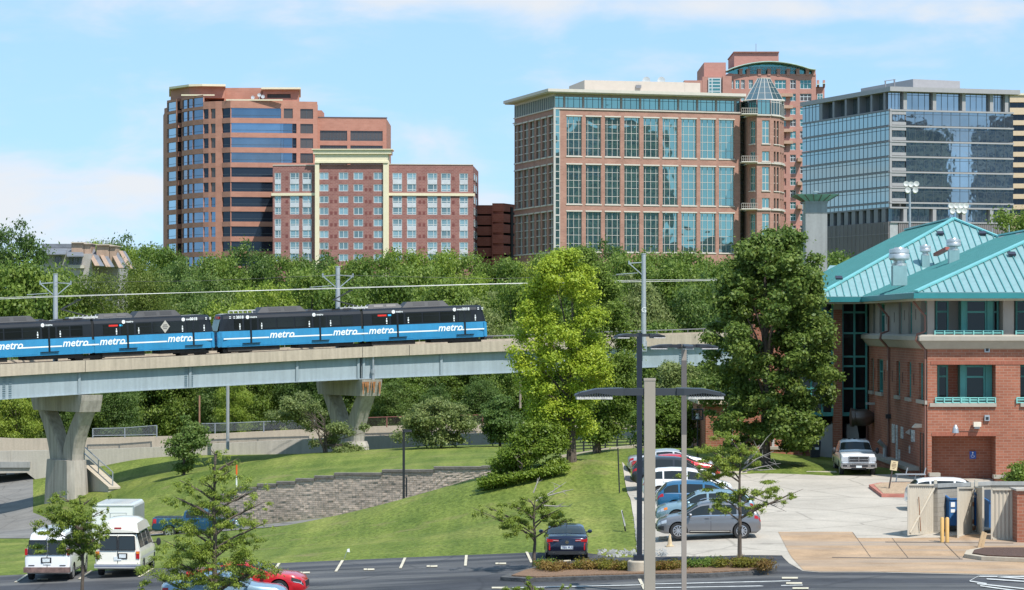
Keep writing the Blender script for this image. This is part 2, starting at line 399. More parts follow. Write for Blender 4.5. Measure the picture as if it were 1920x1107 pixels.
def grass_mat():
 m=bpy.data.materials.new('grass');N,L=nt(m);bs=N['Principled BSDF'];bs.inputs['Roughness'].default_value=.9;bs.inputs['Specular IOR Level'].default_value=.15
 tc=N.new('ShaderNodeTexCoord')
 def noise(sc,det,stretch=(1,1,1),rot=0):
  mp=N.new('ShaderNodeMapping');mp.inputs['Scale'].default_value=stretch;mp.inputs['Rotation'].default_value=(0,0,rot);L.new(tc.outputs['Object'],mp.inputs[0])
  n=N.new('ShaderNodeTexNoise');n.inputs['Scale'].default_value=sc;n.inputs['Detail'].default_value=det;n.inputs['Roughness'].default_value=.6
  L.new(mp.outputs[0],n.inputs[0]);return n.outputs['Fac']
 def ramp(f,cols):
  r=N.new('ShaderNodeValToRGB');L.new(f,r.inputs[0]);e=r.color_ramp.elements
  e[0].position,e[0].color=cols[0][0],(*cols[0][1],1);e[1].position,e[1].color=cols[-1][0],(*cols[-1][1],1)
  for p,c in cols[1:-1]:k=e.new(p);k.color=(*c,1)
  return r.outputs[0]
 big=ramp(noise(.12,6),[(.3,(.098,.14,.025)),(.5,(.138,.178,.035)),(.7,(.2,.218,.056))])
 fine=ramp(noise(5,4,(1,.45,1)),[(.25,(.5,.55,.45)),(.5,(1,1,1)),(.78,(1.5,1.45,1.5))])
 mow=ramp(noise(.5,2,(1.4,.08,1),.35),[(.35,(.78,.83,.78)),(.65,(1.2,1.14,1.15))])
 m1=N.new('ShaderNodeMix');m1.data_type='RGBA';m1.blend_type='MULTIPLY';m1.inputs[0].default_value=1;L.new(big,m1.inputs[6]);L.new(fine,m1.inputs[7])
 m2=N.new('ShaderNodeMix');m2.data_type='RGBA';m2.blend_type='MULTIPLY';m2.inputs[0].default_value=1;L.new(m1.outputs[2],m2.inputs[6]);L.new(mow,m2.inputs[7])
 bare=N.new('ShaderNodeMapRange');bare.inputs[1].default_value=.58;bare.inputs[2].default_value=.8;L.new(noise(.3,5),bare.inputs[0])
 m3=N.new('ShaderNodeMix');m3.data_type='RGBA';L.new(bare.outputs[0],m3.inputs[0]);L.new(m2.outputs[2],m3.inputs[6]);m3.inputs[7].default_value=(.22,.19,.085,1)
 L.new(m3.outputs[2],bs.inputs['Base Color'])
 bp=N.new('ShaderNodeBump');bp.inputs['Strength'].default_value=.6;bp.inputs['Distance'].default_value=.15;L.new(noise(7,3),bp.inputs['Height']);L.new(bp.outputs[0],bs.inputs['Normal'])
 MATS['grass']=m;return m
structure(b.build('ground',grass_mat(),smooth=True))
def drape(name,poly,dz,mat,nx=40,thick=None,step=1.0):
 """a paved sheet laid dz above the ground: polygon in plan, gridded so that it follows the ground"""
 bm=bmesh.new();vs=[bm.verts.new((p[0],p[1],0))for p in poly];bm.faces.new(vs)
 x0,x1=min(p[0]for p in poly),max(p[0]for p in poly);y0,y1=min(p[1]for p in poly),max(p[1]for p in poly)
 for k in np.arange(math.ceil(x0/step)*step,x1,step):
  bmesh.ops.bisect_plane(bm,geom=bm.verts[:]+bm.edges[:]+bm.faces[:],plane_co=(k,0,0),plane_no=(1,0,0))
 for k in np.arange(math.ceil(y0/step)*step,y1,step):
  bmesh.ops.bisect_plane(bm,geom=bm.verts[:]+bm.edges[:]+bm.faces[:],plane_co=(0,k,0),plane_no=(0,1,0))
 bm.verts.ensure_lookup_table()
 z=ground([v.co.x for v in bm.verts],[v.co.y for v in bm.verts])
 for v,q in zip(bm.verts,z):v.co.z=q+dz
 if thick:
  r_=bmesh.ops.extrude_face_region(bm,geom=bm.faces[:])
  for e in r_['geom']:
   if isinstance(e,bmesh.types.BMVert):e.co.z+=thick
 bmesh.ops.recalc_face_normals(bm,faces=bm.faces[:])
 if not thick:
  for f in bm.faces:
   if f.normal.z<0:f.normal_flip()
 me=bpy.data.meshes.new(name);bm.to_mesh(me);bm.free();me.materials.append(mat)
 o=bpy.data.objects.new(name,me);COL.objects.link(o);return o
def gpoly(pts):
 """plan polygon from (px, D)"""
 return[(PX(a,d),d)for a,d in pts]
def lotD(px,py,it=30):
 """distance at which the lot shows at (px, py)"""
 d=115.0
 for _ in range(it):d=(CZ-float(lot_z(PX(px,d),d)))*FL/(py-HY)
 return d
def lp(px,py):
 d=lotD(px,py);return(PX(px,d),d)
# ------------------------------------------------------------------ paving
def paving(name,c,rough,crack=.6,stain=(.3,.25,.2),samt=0.0,scale=.25,cscale=.35,lo=.8,hi=1.2,tint=None):
 m=bpy.data.materials.new(name);N,L=nt(m);bs=N['Principled BSDF'];bs.inputs['Roughness'].default_value=rough;bs.inputs['Specular IOR Level'].default_value=.25
 tc=N.new('ShaderNodeTexCoord')
 n=N.new('ShaderNodeTexNoise');n.inputs['Scale'].default_value=scale;n.inputs['Detail'].default_value=10;n.inputs['Roughness'].default_value=.65;L.new(tc.outputs['Object'],n.inputs[0])
 r=N.new('ShaderNodeValToRGB');r.color_ramp.elements[0].position=.3;r.color_ramp.elements[1].position=.7
 r.color_ramp.elements[0].color=(*[k*lo for k in c],1);r.color_ramp.elements[1].color=(*[k*hi for k in c],1);L.new(n.outputs['Fac'],r.inputs[0])
 f=N.new('ShaderNodeTexNoise');f.inputs['Scale'].default_value=9;f.inputs['Detail'].default_value=3;L.new(tc.outputs['Object'],f.inputs[0])
 fr=N.new('ShaderNodeMapRange');fr.inputs[3].default_value=.78;fr.inputs[4].default_value=1.22;L.new(f.outputs['Fac'],fr.inputs[0])
 m0=N.new('ShaderNodeMix');m0.data_type='RGBA';m0.blend_type='MULTIPLY';m0.inputs[0].default_value=1;L.new(r.outputs[0],m0.inputs[6]);L.new(fr.outputs[0],m0.inputs[7])
 col=m0.outputs[2]
 mp=N.new('ShaderNodeMapping');mp.inputs['Scale'].default_value=(.05,.5,1);L.new(tc.outputs['Object'],mp.inputs[0])
 s=N.new('ShaderNodeTexNoise');s.inputs['Scale'].default_value=1.3;s.inputs['Detail'].default_value=6;L.new(mp.outputs[0],s.inputs[0])
 sr=N.new('ShaderNodeMapRange');sr.inputs[1].default_value=.45;sr.inputs[2].default_value=.75;sr.inputs[4].default_value=samt;L.new(s.outputs['Fac'],sr.inputs[0])
 m1=N.new('ShaderNodeMix');m1.data_type='RGBA';L.new(sr.outputs[0],m1.inputs[0]);L.new(col,m1.inputs[6]);m1.inputs[7].default_value=(*stain,1);col=m1.outputs[2]
 w=N.new('ShaderNodeTexNoise');w.inputs['Scale'].default_value=.8;w.inputs['Detail'].default_value=4;L.new(tc.outputs['Object'],w.inputs[0])
 mv=N.new('ShaderNodeMix');mv.data_type='VECTOR';mv.inputs[0].default_value=.22;L.new(tc.outputs['Object'],mv.inputs[4]);L.new(w.outputs['Color'],mv.inputs[5])
 v=N.new('ShaderNodeTexVoronoi');v.feature='DISTANCE_TO_EDGE';v.inputs['Scale'].default_value=cscale;L.new(mv.outputs[1],v.inputs['Vector'])
 vr=N.new('ShaderNodeMapRange');vr.inputs[1].default_value=.004;vr.inputs[2].default_value=.02;vr.inputs[3].default_value=crack;vr.inputs[4].default_value=0;L.new(v.outputs['Distance'],vr.inputs[0])
 m2=N.new('ShaderNodeMix');m2.data_type='RGBA';L.new(vr.outputs[0],m2.inputs[0]);L.new(col,m2.inputs[6]);m2.inputs[7].default_value=(*[k*.45 for k in c],1)
 o_=N.new('ShaderNodeTexNoise');o_.inputs['Scale'].default_value=.9;o_.inputs['Detail'].default_value=2;L.new(tc.outputs['Object'],o_.inputs[0])
 orr=N.new('ShaderNodeMapRange');orr.inputs[1].default_value=.66;orr.inputs[2].default_value=.78;orr.inputs[4].default_value=.5;L.new(o_.outputs['Fac'],orr.inputs[0])
 m4=N.new('ShaderNodeMix');m4.data_type='RGBA';L.new(orr.outputs[0],m4.inputs[0]);L.new(m2.outputs[2],m4.inputs[6]);m4.inputs[7].default_value=(*[k*.5 for k in c],1)
 L.new(m4.outputs[2],bs.inputs['Base Color'])
 bp=N.new('ShaderNodeBump');bp.inputs['Strength'].default_value=.25;bp.inputs['Distance'].default_value=.03;L.new(f.outputs['Fac'],bp.inputs['Height']);L.new(bp.outputs[0],bs.inputs['Normal'])
 MATS[name]=m;return m
ASPH=paving('asphalt',(.05,.051,.057),.85,crack=.35,stain=(.17,.165,.155),samt=.85,scale=.22,cscale=.22,lo=.65,hi=1.4)
CONC_LOT=paving('pale_lot',(.42,.375,.315),.9,crack=.5,stain=(.36,.33,.28),samt=.35,cscale=.26)
APRON=paving('rust_concrete',(.4,.27,.165),.9,crack=.3,stain=(.3,.255,.215),samt=1.0,cscale=.1,scale=.5,lo=.72,hi=1.2)
ROAD=paving('road_grey',(.2,.19,.175),.9,crack=.5,stain=(.12,.12,.12),samt=.5)
CONC=M('concrete',(.42,.385,.33),.85,var=.2,scale=.5,bump=.2,bscale=6,streak=.5,fine=6)
CONC_D=M('concrete_weathered',(.36,.325,.275),.88,var=.32,scale=.6,bump=.25,bscale=5,streak=.75,fine=5)
CONC_T=M('concrete_tan',(.44,.375,.285),.85,var=.2,scale=.5,bump=.2,bscale=6,streak=.4,fine=6)
CONC_G=M('concrete_grey',(.3,.3,.285),.85,var=.2,scale=.6,bump=.2,streak=.5,fine=5)
STEEL_G=M('galvanised',(.42,.44,.46),.45,metal=.6,var=.1)
BLACK=M('black_paint',(.018,.019,.022),.45,var=.1)
RUBBER=M('rubber',(.02,.02,.021),.85,var=.15)
LINE=M('line_paint',(.55,.49,.37),.8,var=.3,scale=3)
LINE_W=M('line_paint_white',(.5,.5,.48),.8,var=.3,scale=3)
structure(drape('parking_lot',[lp(a,b)for a,b in((1100,1037.5),(1122,1041),(1150,1046.5),(1200,1046),(1330,1045),(1466,1043),(1480,1058),(1505,1072),(1536,1074.6),(1640,1074.6),(1920,1081),(2150,1083))]
    +[(33,40),(-40,40),(-40,120),(-20,120.1),(-8,119.9),(1,119.8)],.02,ASPH))
lotp=[lp(a,b)for a,b in((1466,1043),(1330,1045),(1200,1046),(1196,1030),(1188,975),(1177,930),(1166,896))]+[(PX(1185,149),149),(PX(1300,150.5),150.5),(PX(1420,151),151),(PX(1560,149.6),149.6),(PX(1650,151),151),(45,151),(45,105)]+[lp(a,b)for a,b in((1920,1081),(1640,1074.6),(1536,1074.6),(1505,1072),(1480,1058))]
structure(drape('concrete_lot',lotp,.03,CONC_LOT))
structure(drape('concrete_apron',[lp(a,b)for a,b in((1459,999),(1598,999),(1606,1010.6),(1700,1010.6),(1762,1010),(1800,1004),(1990,1004),(2100,1060),(1920,1080),(1640,1073.6),(1536,1073.6),(1506,1071),(1480,1040))],.042,APRON))
structure(drape('road',gpoly([(262,179.5),(350,178.5),(440,176.6),(510,175.2),(620,172.8),(757,169.8),(830,168.4),(830,167),(757,166.4),(620,168),(510,170),(400,173),(300,176),(200,182),(60,197),(-160,203),(-160,330),(56,330),(62,300),(62,236),(150,222),(215,202)]),.03,ROAD))
def mark(pts,mat=LINE,name='road_marking',dz=.05):
 b=MB();q=[lp(*p)for p in pts];b.face([(x,y,float(lot_z(x,y))+dz)for x,y in q]);return structure(b.build(name,mat))
def stroke(p0,p1,w,mat=LINE):
 (x0,y0),(x1,y1)=p0,p1
 if abs(y1-y0)>abs(x1-x0)*.35:mark([(x0,y0),(x0+w,y0),(x1+w,y1),(x1,y1)],mat)
 else:mark([(x0,y0),(x1,y1),(x1,y1+w),(x0,y0+w)],mat)
for p0,p1 in(((521,1058),(508,1078)),((640,1052.5),(627,1074)),((757,1048),(748,1068)),((872,1043),(870,1063)),((985,1037),(994,1057)),((50,1079),(26,1094)),((170,1072),(146,1088)),((284,1068),(258,1084))):stroke(p0,p1,5)
for x,y in((561,1075.5),(682,1069.5),(800,1063.5),(929,1058.5),(1050,1053),(190,1078),(70,1088)):
 for dx0,dx1 in((0,6),(7,20)):mark([(x+dx0,y-1),(x+dx1,y-1.3),(x+dx1,y+1.7),(x+dx0,y+2)])
for p0,p1 in(((960,1104),(1205,1098.5)),((1205,1097.5),(1482,1091)),((1215,1104.5),(1505,1099))):stroke(p0,p1,1.4,LINE_W)
stroke((1196,1088),(1206,1108),6)
for x,y in((1466,1085.5),(1474,1095.5),(1486,1105),(922,1104)):mark([(x,y-1),(x+30,y-1),(x+30,y+2),(x,y+2)],LINE)
for p0,p1 in(((1835,1082),(1925,1083)),((1818,1091),(1835,1082)),((1818,1091),(1850,1096)),((1832,1096),(1925,1106)),((1850,1087),(1925,1092)),((1838,1100),(1925,1112)),((1870,1083),(1925,1087))):stroke(p0,p1,2.0,LINE_W)
JNT=M('joint_dark',(.1,.08,.065),.95)
for p0,p1 in(((1598,1000),(1632,1047)),((1672,1011),(1702,1048)),((1760,1010),(1800,1050)),((1560,1047),(1805,1050)),((1900,1020),(1660,1018))):stroke(p0,p1,1.1,JNT)
MULCH=M('mulch',(.2,.12,.07),.95,var=.5,scale=6,bump=.8,bscale=14,fine=20)
ASPH_K=M('asphalt_kerb',(.085,.083,.08),.9,var=.4,scale=3,bump=.6,bscale=9)
isl=[lp(a,b)for a,b in((938,1090),(965,1079),(1000,1071),(1080,1066),(1200,1063),(1330,1061),(1405,1060),(1447,1066),(1457,1073),(1440,1078),(1330,1084.5),(1200,1087),(1080,1090),(985,1093))]
def inset(poly,k):
 c=Vector((sum(p[0]for p in poly)/len(poly),sum(p[1]for p in poly)/len(poly)))
 return[tuple(c+(Vector(p)-c)*(1-min(.4,k/max(.5,(Vector(p)-c).length))))for p in poly]
structure(drape('island_kerb',isl,.02,ASPH_K,thick=.15))
structure(drape('island_mulch',inset(isl,.45),.03,MULCH,thick=.19))
bed=[lp(a,b)for a,b in((1808,1048),(1812,1041),(1835,1036),(1950,1036),(2050,1036),(2050,1060),(1920,1056.5),(1840,1053))]
structure(drape('bed_kerb',bed,.05,CONC_T,thick=.15));structure(drape('bed_mulch',inset(bed,.35),.06,M('mulch_dark',(.09,.05,.035),.95,var=.5,scale=6,bump=.8,fine=20),thick=.19))
bed2=[lp(a,b)for a,b in((1629,916),(1650,912),(1720,911),(1760,911),(1760,935),(1653,934))]
structure(drape('planter_kerb',bed2,.04,M('red_kerb',(.42,.16,.12),.8,var=.25,scale=2),thick=.16));structure(drape('planter_gravel',inset(bed2,.3),.05,M('gravel',(.4,.29,.19),.95,var=.5,scale=5,bump=.8,fine=18),thick=.17))
rub=MB();rr=random.Random(3)
for k in range(330):
 t=rr.random()
 if k<240:px,py=1199-34*t**1.6+rr.gauss(0,1.3),1040-145*t
 else:px,py=1120+130*rr.random(),1045-12*rr.random()
 x,y=lp(px,py);s=rr.uniform(.03,.1);z=float(lot_z(x,y))+.05
 rub.obox((x,y,z),Vector((s,rr.uniform(-.1,.1),rr.uniform(-.05,.05))),Vector((0,s*.8,0)),Vector((0,.02,s*.6)))
tag(rub.build('rubble',CONC_G),'strip of broken grey stones along the edge of the pale lot and the lawn','rubble',kind='stuff')
# ------------------------------------------------------------------ viaduct
NEAR=[(-160,228.5,692.5,717,762),(0,232.5,682.5,705,749.5),(250,238.5,672.5,693.5,734),(480,244,661,681,721),(700,248.5,649.5,669,710.5),(940,252,639.5,659,700.5),(1210,254,629.5,650,690),(1400,254.5,623,644,683),(1650,253,616,637,676)]
NE=np.array([(PX(a,d),d,PZ(t,d),PZ(c,d),PZ(g,d))for a,d,t,c,g in NEAR])
def near_at(px):
 """interpolated near edge of the deck at a pixel column"""
 a=[n[0]for n in NEAR]
 d=np.interp(px,a,[n[1]for n in NEAR]);return[PX(px,d),d]+[PZ(np.interp(px,a,[n[k]for n in NEAR]),d)for k in(2,3,4)]
pxs=list(range(-160,1651,30));E=[near_at(p)for p in pxs]
for _ in range(30):
 for k in range(1,len(E)-1):
  for j in range(2,5):E[k][j]=.5*E[k][j]+.25*(E[k-1][j]+E[k+1][j])
def tang(k):
 a,b=E[max(0,k-1)],E[min(len(E)-1,k+1)];v=Vector((b[0]-a[0],b[1]-a[1],0));return v.normalized()
def off(k,d,z):
 t=tang(k);n=Vector((-t.y,t.x,0));return Vector((E[k][0],E[k][1],z))+n*d
DW=9.0
br=thing('viaduct','long light rail viaduct with pale grey steel girders and a concrete deck edge','railway bridge',tuple(off(20,4,0)))
BO=br.location
def sweep(name,prof,mat,smooth=False):
 """prof(k) -> list of points at station k"""
 b=MB();b.grid([prof(k)for k in range(len(E))],closed=True);n=len(prof(0))
 b.f.append(tuple(range(n))[::-1]);b.m.append(0);m=(len(E)-1)*n;b.f.append(tuple(m+i for i in range(n)));b.m.append(0)
 return b.build(name,mat,br,BO)
PANEL=M('deck_edge_concrete',(.43,.36,.275),.88,var=.22,scale=.35,bump=.25,bscale=5,streak=.65,fine=4)
def prof_edge(k):z0,z1=E[k][3],E[k][2];return[off(k,0,z0),off(k,0,z1),off(k,.35,z1),off(k,.35,z1-.25),off(k,1.5,z1-.25),off(k,1.5,z1-.55),off(k,.45,z0)]
sweep('deck_edge',prof_edge,PANEL)
sweep('deck',lambda k:[off(k,1.5,E[k][2]-.56),off(k,1.5,E[k][2]-.3),off(k,DW-.4,E[k][2]-.3),off(k,DW-.4,E[k][2]-.56)],CONC_D)
sweep('deck_edge',lambda k:[off(k,DW,E[k][3]),off(k,DW,E[k][2]+.1),off(k,DW-.35,E[k][2]+.1),off(k,DW-.35,E[k][3])],PANEL)
GIRD=M('girder_paint',(.3,.355,.38),.55,var=.16,scale=.35,streak=.6,fine=3)
for d0 in(.55,DW-1.0):
 sweep('girder',lambda k:[off(k,d0-.2,E[k][4]),off(k,d0-.2,E[k][4]+.07),off(k,d0,E[k][4]+.07),off(k,d0,E[k][3]-.02),off(k,d0+.06,E[k][3]-.02),off(k,d0+.06,E[k][4]+.07),off(k,d0+.3,E[k][4]+.07),off(k,d0+.3,E[k][4])],GIRD)
b=MB();bs_=MB()
def kpx(px):return(px+160)/30
def edge_pt(px,d,which,dz=0):
 k=kpx(px);i=min(int(k),len(E)-2);t=k-i;return off(i,d,E[i][which]+dz).lerp(off(i+1,d,E[i+1][which]+dz),t)
for px in(152,360,560,675,685,830,1080):
 b=MB();a,c=edge_pt(px,.43,4,.08),edge_pt(px,.43,3,-.03);b.beam(a,c,.1,.22,up=Vector((1,0,0)));b.build('stiffener',GIRD,br,BO)
for px in(17,358,1283):
 for q in range(10):
  for s in(-.28,.28):
   z0,z1=edge_pt(px,.5,4),edge_pt(px,.5,3);c=z0.lerp(z1,.08+.86*q/9);t=tang(int(kpx(px)));bs_.obox(c+t*s,t*.13,Vector((0,.025,0)),UP*.035)
bs_.build('splice_bolts',M('girder_dark',(.2,.26,.29),.5),br,BO)
b=MB();b.beam(edge_pt(680,.44,4),edge_pt(680,.44,3),.2,.05,up=Vector((1,0,0)));b.build('joint',BLACK,br,BO)
for px in(160,680,768,1000):
 b=MB();b.beam(edge_pt(px,-.005,3,.02),edge_pt(px,-.005,2,-.02),.06,.03,up=Vector((1,0,0)));b.build('joint',BLACK,br,BO)
b=MB();q=edge_pt(701,.25,3);g=edge_pt(701,.25,4)
b.tube([q,g+UP*.3],.1,8);b.tube([g+UP*.9,g+UP*.5],.19,8);b.tube([g+UP*.4,g-UP*.8,g-UP*1.0],[.13,.13,.2],8)
b.build('drain_pipe',STEEL_G,br,BO,smooth=True)
b=MB()
for d0 in(1.75,3.2,5.9,7.35):
 b=MB()
 for k in range(len(E)-1):b.beam(off(k,d0,E[k][2]-.22),off(k+1,d0,E[k+1][2]-.22),.08,.2)
 b.build('rail',M('rail_steel',(.1,.08,.07),.5,metal=.5,var=.3),br,BO)
b=MB()
for k in range(0,len(E)-1):b.beam(off(k,DW-.2,E[k][2]+.42),off(k+1,DW-.2,E[k+1][2]+.42),.07,.1);
for k in range(len(E)):b.beam(off(k,DW-.2,E[k][2]+.08),off(k,DW-.2,E[k][2]+.4),.06)
b.build('cable_rail',M('rail_grey',(.2,.2,.2),.6),br,BO)
def pier(px,cap_top,cap_bot,joint,foot,label,w=9.3,rot=9):
 i=int(kpx(px));t=tang(i);t=Matrix.Rotation(R(rot),3,'Z')@t;n=Vector((-t.y,t.x,0));c0=edge_pt(px,0,2);c0.z=0
 D0=c0.y;z=lambda y:PZ(y,D0)
 r=thing('bridge_pier',label,'bridge pier',(c0.x,c0.y,z(foot)));O=r.location
 pt=lambda d,a,zz:Vector((c0.x,c0.y,zz))+n*d+t*a
 zt,zb,zj,zf=z(cap_top),z(cap_bot),z(joint),z(foot)
 b=MB();h=1.05
 prof=[(-.1,zt),(w,zt),(w+.1,zt-.6),(w-.3,zb),(.35,zb),(0,zt-.5)]
 b.v+=[tuple(pt(d,-h,zz))for d,zz in prof]+[tuple(pt(d,h,zz))for d,zz in prof];m=len(prof)
 b.f+=[tuple(range(m))[::-1],tuple(range(m,2*m))]+[(k,(k+1)%m,m+(k+1)%m,m+k)for k in range(m)];b.m+=[0]*(m+2)
 b.build('pier_cap',CONC_D,r,O)
 for side in(0,1):
  b=MB();rows=[]
  for q in range(9):
   u=q/8;zz=zj+(zb-zj)*u;f=u**1.6
   inn0,inn1=2.4-2.0*f,4.6-2.8*f
   if side:inn0,inn1=w-inn1,w-inn0
   a=.56+.14*u;ch=.18
   rows.append([pt(inn0+ch,-a,zz),pt(inn1-ch,-a,zz),pt(inn1,-a+ch,zz),pt(inn1,a-ch,zz),pt(inn1-ch,a,zz),pt(inn0+ch,a,zz),pt(inn0,a-ch,zz),pt(inn0,-a+ch,zz)])
  b.grid(rows,closed=True);b.f.append(tuple(range(8))[::-1]);b.m.append(0);b.f.append(tuple(64+k for k in range(8)));b.m.append(0)
  b.build('pier_leg',CONC_D,r,O)
 b=MB();rows=[]
 for zz,ex in((zf-1.5,.55),(zf+.6*(zj-zf),.3),(zj,.1)):
  a=.95+ex*.35;i0,i1=2.4-ex,w-2.4+ex;ch=.5
  rows.append([pt(i0+ch,-a,zz),pt(i1-ch,-a,zz),pt(i1,-a+ch,zz),pt(i1,a-ch,zz),pt(i1-ch,a,zz),pt(i0+ch,a,zz),pt(i0,a-ch,zz),pt(i0,-a+ch,zz)])
 b.grid(rows,closed=True);b.f.append(tuple(range(16,24)));b.m.append(0)
 b.build('pier_base',CONC_D,r,O)
 return r
pier(172,741,773,866,992,'tall forked concrete pier standing on its block beside the road at left')
p2=pier(697,712,743,830,850,'forked concrete pier with rust stained cap, rising behind the open branched shrub')
i=int(kpx(697));t=Matrix.Rotation(R(9),3,'Z')@tang(i);c0=edge_pt(697,0,2)
b=MB();rj=random.Random(5)
for k in range(9):
 a=rj.uniform(-.95,.95);w_=rj.uniform(.04,.16);n_=Vector((-t.y,t.x,0));zt=PZ(714,c0.y)
 zz=zt-rj.uniform(.5,1.3);c=Vector((c0.x,c0.y,0))-n_*.02+t*a
 b.face([(c.x-t.x*w_,c.y-t.y*w_-.12,zt-.1),(c.x+t.x*w_,c.y+t.y*w_-.12,zt-.1),(c.x+t.x*w_*.4,c.y+t.y*w_*.4-.02,zz),(c.x-t.x*w_*.4,c.y-t.y*w_*.4-.02,zz)])
b.build('rust_stain',M('rust',(.3,.13,.05),.9,var=.5,scale=3),p2,p2.location)
# ------------------------------------------------------------------ overhead line
POLE_G=M('pole_grey',(.4,.42,.44),.5,metal=.3,var=.08)
def cat_pole(px,top,mid,label,both=True,brk=False):
 c=edge_pt(px,4.5 if both else-.3,2,-.6);
 c.x=PX(px,c.y);D=c.y
 r=thing('catenary_pole',label,'pole',tuple(c),group='overhead line poles on the viaduct');O=c
 zt=PZ(top,D);b=MB();b.cyl((c.x,D,c.z if both else c.z-.4),(c.x,D,zt),.24,.2,12);b.cyl((c.x,D,zt),(c.x,D,zt+.08),.23,.23,12);b.build('mast',POLE_G,r,O,smooth=True)
 t=tang(int(kpx(px)));s=D/FL
 for sg in((-1,1)if both else(-1,)):
  b=MB();X=Vector((1,.15,0))
  a1=Vector((c.x,D,zt-15*s));tip=a1+X*sg*28*s-UP*2*s
  b.beam(a1,tip,.09);b.beam(tip,Vector((c.x,D,zt-41*s)),.09);b.cyl(tip-UP*.1,tip+UP*.25,.07)
  if sg<0:b.beam(tip+X*16*s-UP*18*s,tip+X*-24*s-UP*21*s,.06)
  b.build('bracket_arm',STEEL_G,r,O)
 if brk:
  b=MB();b.box(c.x-.3,c.x+.3,D-.1,D+.35,c.z-.9,c.z+.1);b.build('mounting_bracket',STEEL_G,r,O)
  text_mesh('G',.7,M('white_paint',(.8,.8,.8),.5),'pole_number',r,frame_mtx((-.25,-.26,PZ(586,D)-O.z),(1,0,0),(0,0,1)))
 return r
cat_pole(104,515,560,'grey overhead line mast rising behind the train at far left')
cat_pole(633.5,501,540,'grey overhead line mast behind the middle of the front train')
cat_pole(1207,477,520,'grey overhead line mast bolted to the deck edge right of the yellow green tree',both=False,brk=True)
def wire(name,pts,r_,label):
 b=MB();b.tube(pts,r_,5);o=b.build(name,M('wire_grey',(.5,.5,.48),.5,metal=.2),smooth=True);tag(o,label,'wire','overhead wires of the railway');return o
def wp(px,py,d):q=edge_pt(max(-150,min(1640,px)),d,2);return P(px,py,q.y)
wire('contact_wire',[wp(a,b_,2.5)for a,b_ in((-150,567),(104,557),(370,548.5),(633,541.5),(900,533.5),(1207,528.5),(1420,525),(1640,521))],.024,'pale contact wire over the near track')
wire('contact_wire',[wp(a,b_,6.6)for a,b_ in((-150,563),(104,555.3),(370,548.5),(633,540),(900,533),(1207,525.5),(1420,523.3),(1640,520))],.02,'pale contact wire over the far track')
w3=wire('messenger_wire',[wp(a,b_,4)for a,b_ in((104,530),(380,527),(633,516),(920,523),(1190,516))],.015,'thin dark messenger wire strung between the masts')
w3.data.materials.clear();w3.data.materials.append(BLACK)
# ------------------------------------------------------------------ light rail trains
TB=M('train_black',(.012,.014,.019),.35,var=.15,spec=.4,coat=.1)
TBLUE=M('train_blue',(.03,.235,.45),.35,var=.14,scale=.5,streak=.4,coat=.4)
TGL=glass('train_glass',(.015,.018,.018),metal=.0,rough=.06,wave=.02,var=.3);TGL.node_tree.nodes['Principled BSDF'].inputs['Specular IOR Level'].default_value=.25
TWH=M('train_white',(.8,.82,.82),.4,var=.03)
TROOF=M('train_roof',(.5,.5,.48),.6,var=.25)
TGEAR=M('roof_gear',(.03,.031,.035),.55,var=.3)
TUND=M('underframe',(.03,.027,.024),.8,var=.4,scale=2)
TRED=M('sign_red',(.7,.03,.02),.4);TCY=M('sign_cyan',(.05,.45,.75),.4)
def tramcar(A,B,lead,label,cab_left,cab_right,signtext='RED'):
 """half of an articulated car: A left end, B right end of the near lower edge of the body; local x along, y into the picture"""
 d=(B-A);Ln=Vector((d.x,d.y,0)).length;ang=math.atan2(d.y,d.x);gr=d.z/Ln
 return Ln,ang,gr
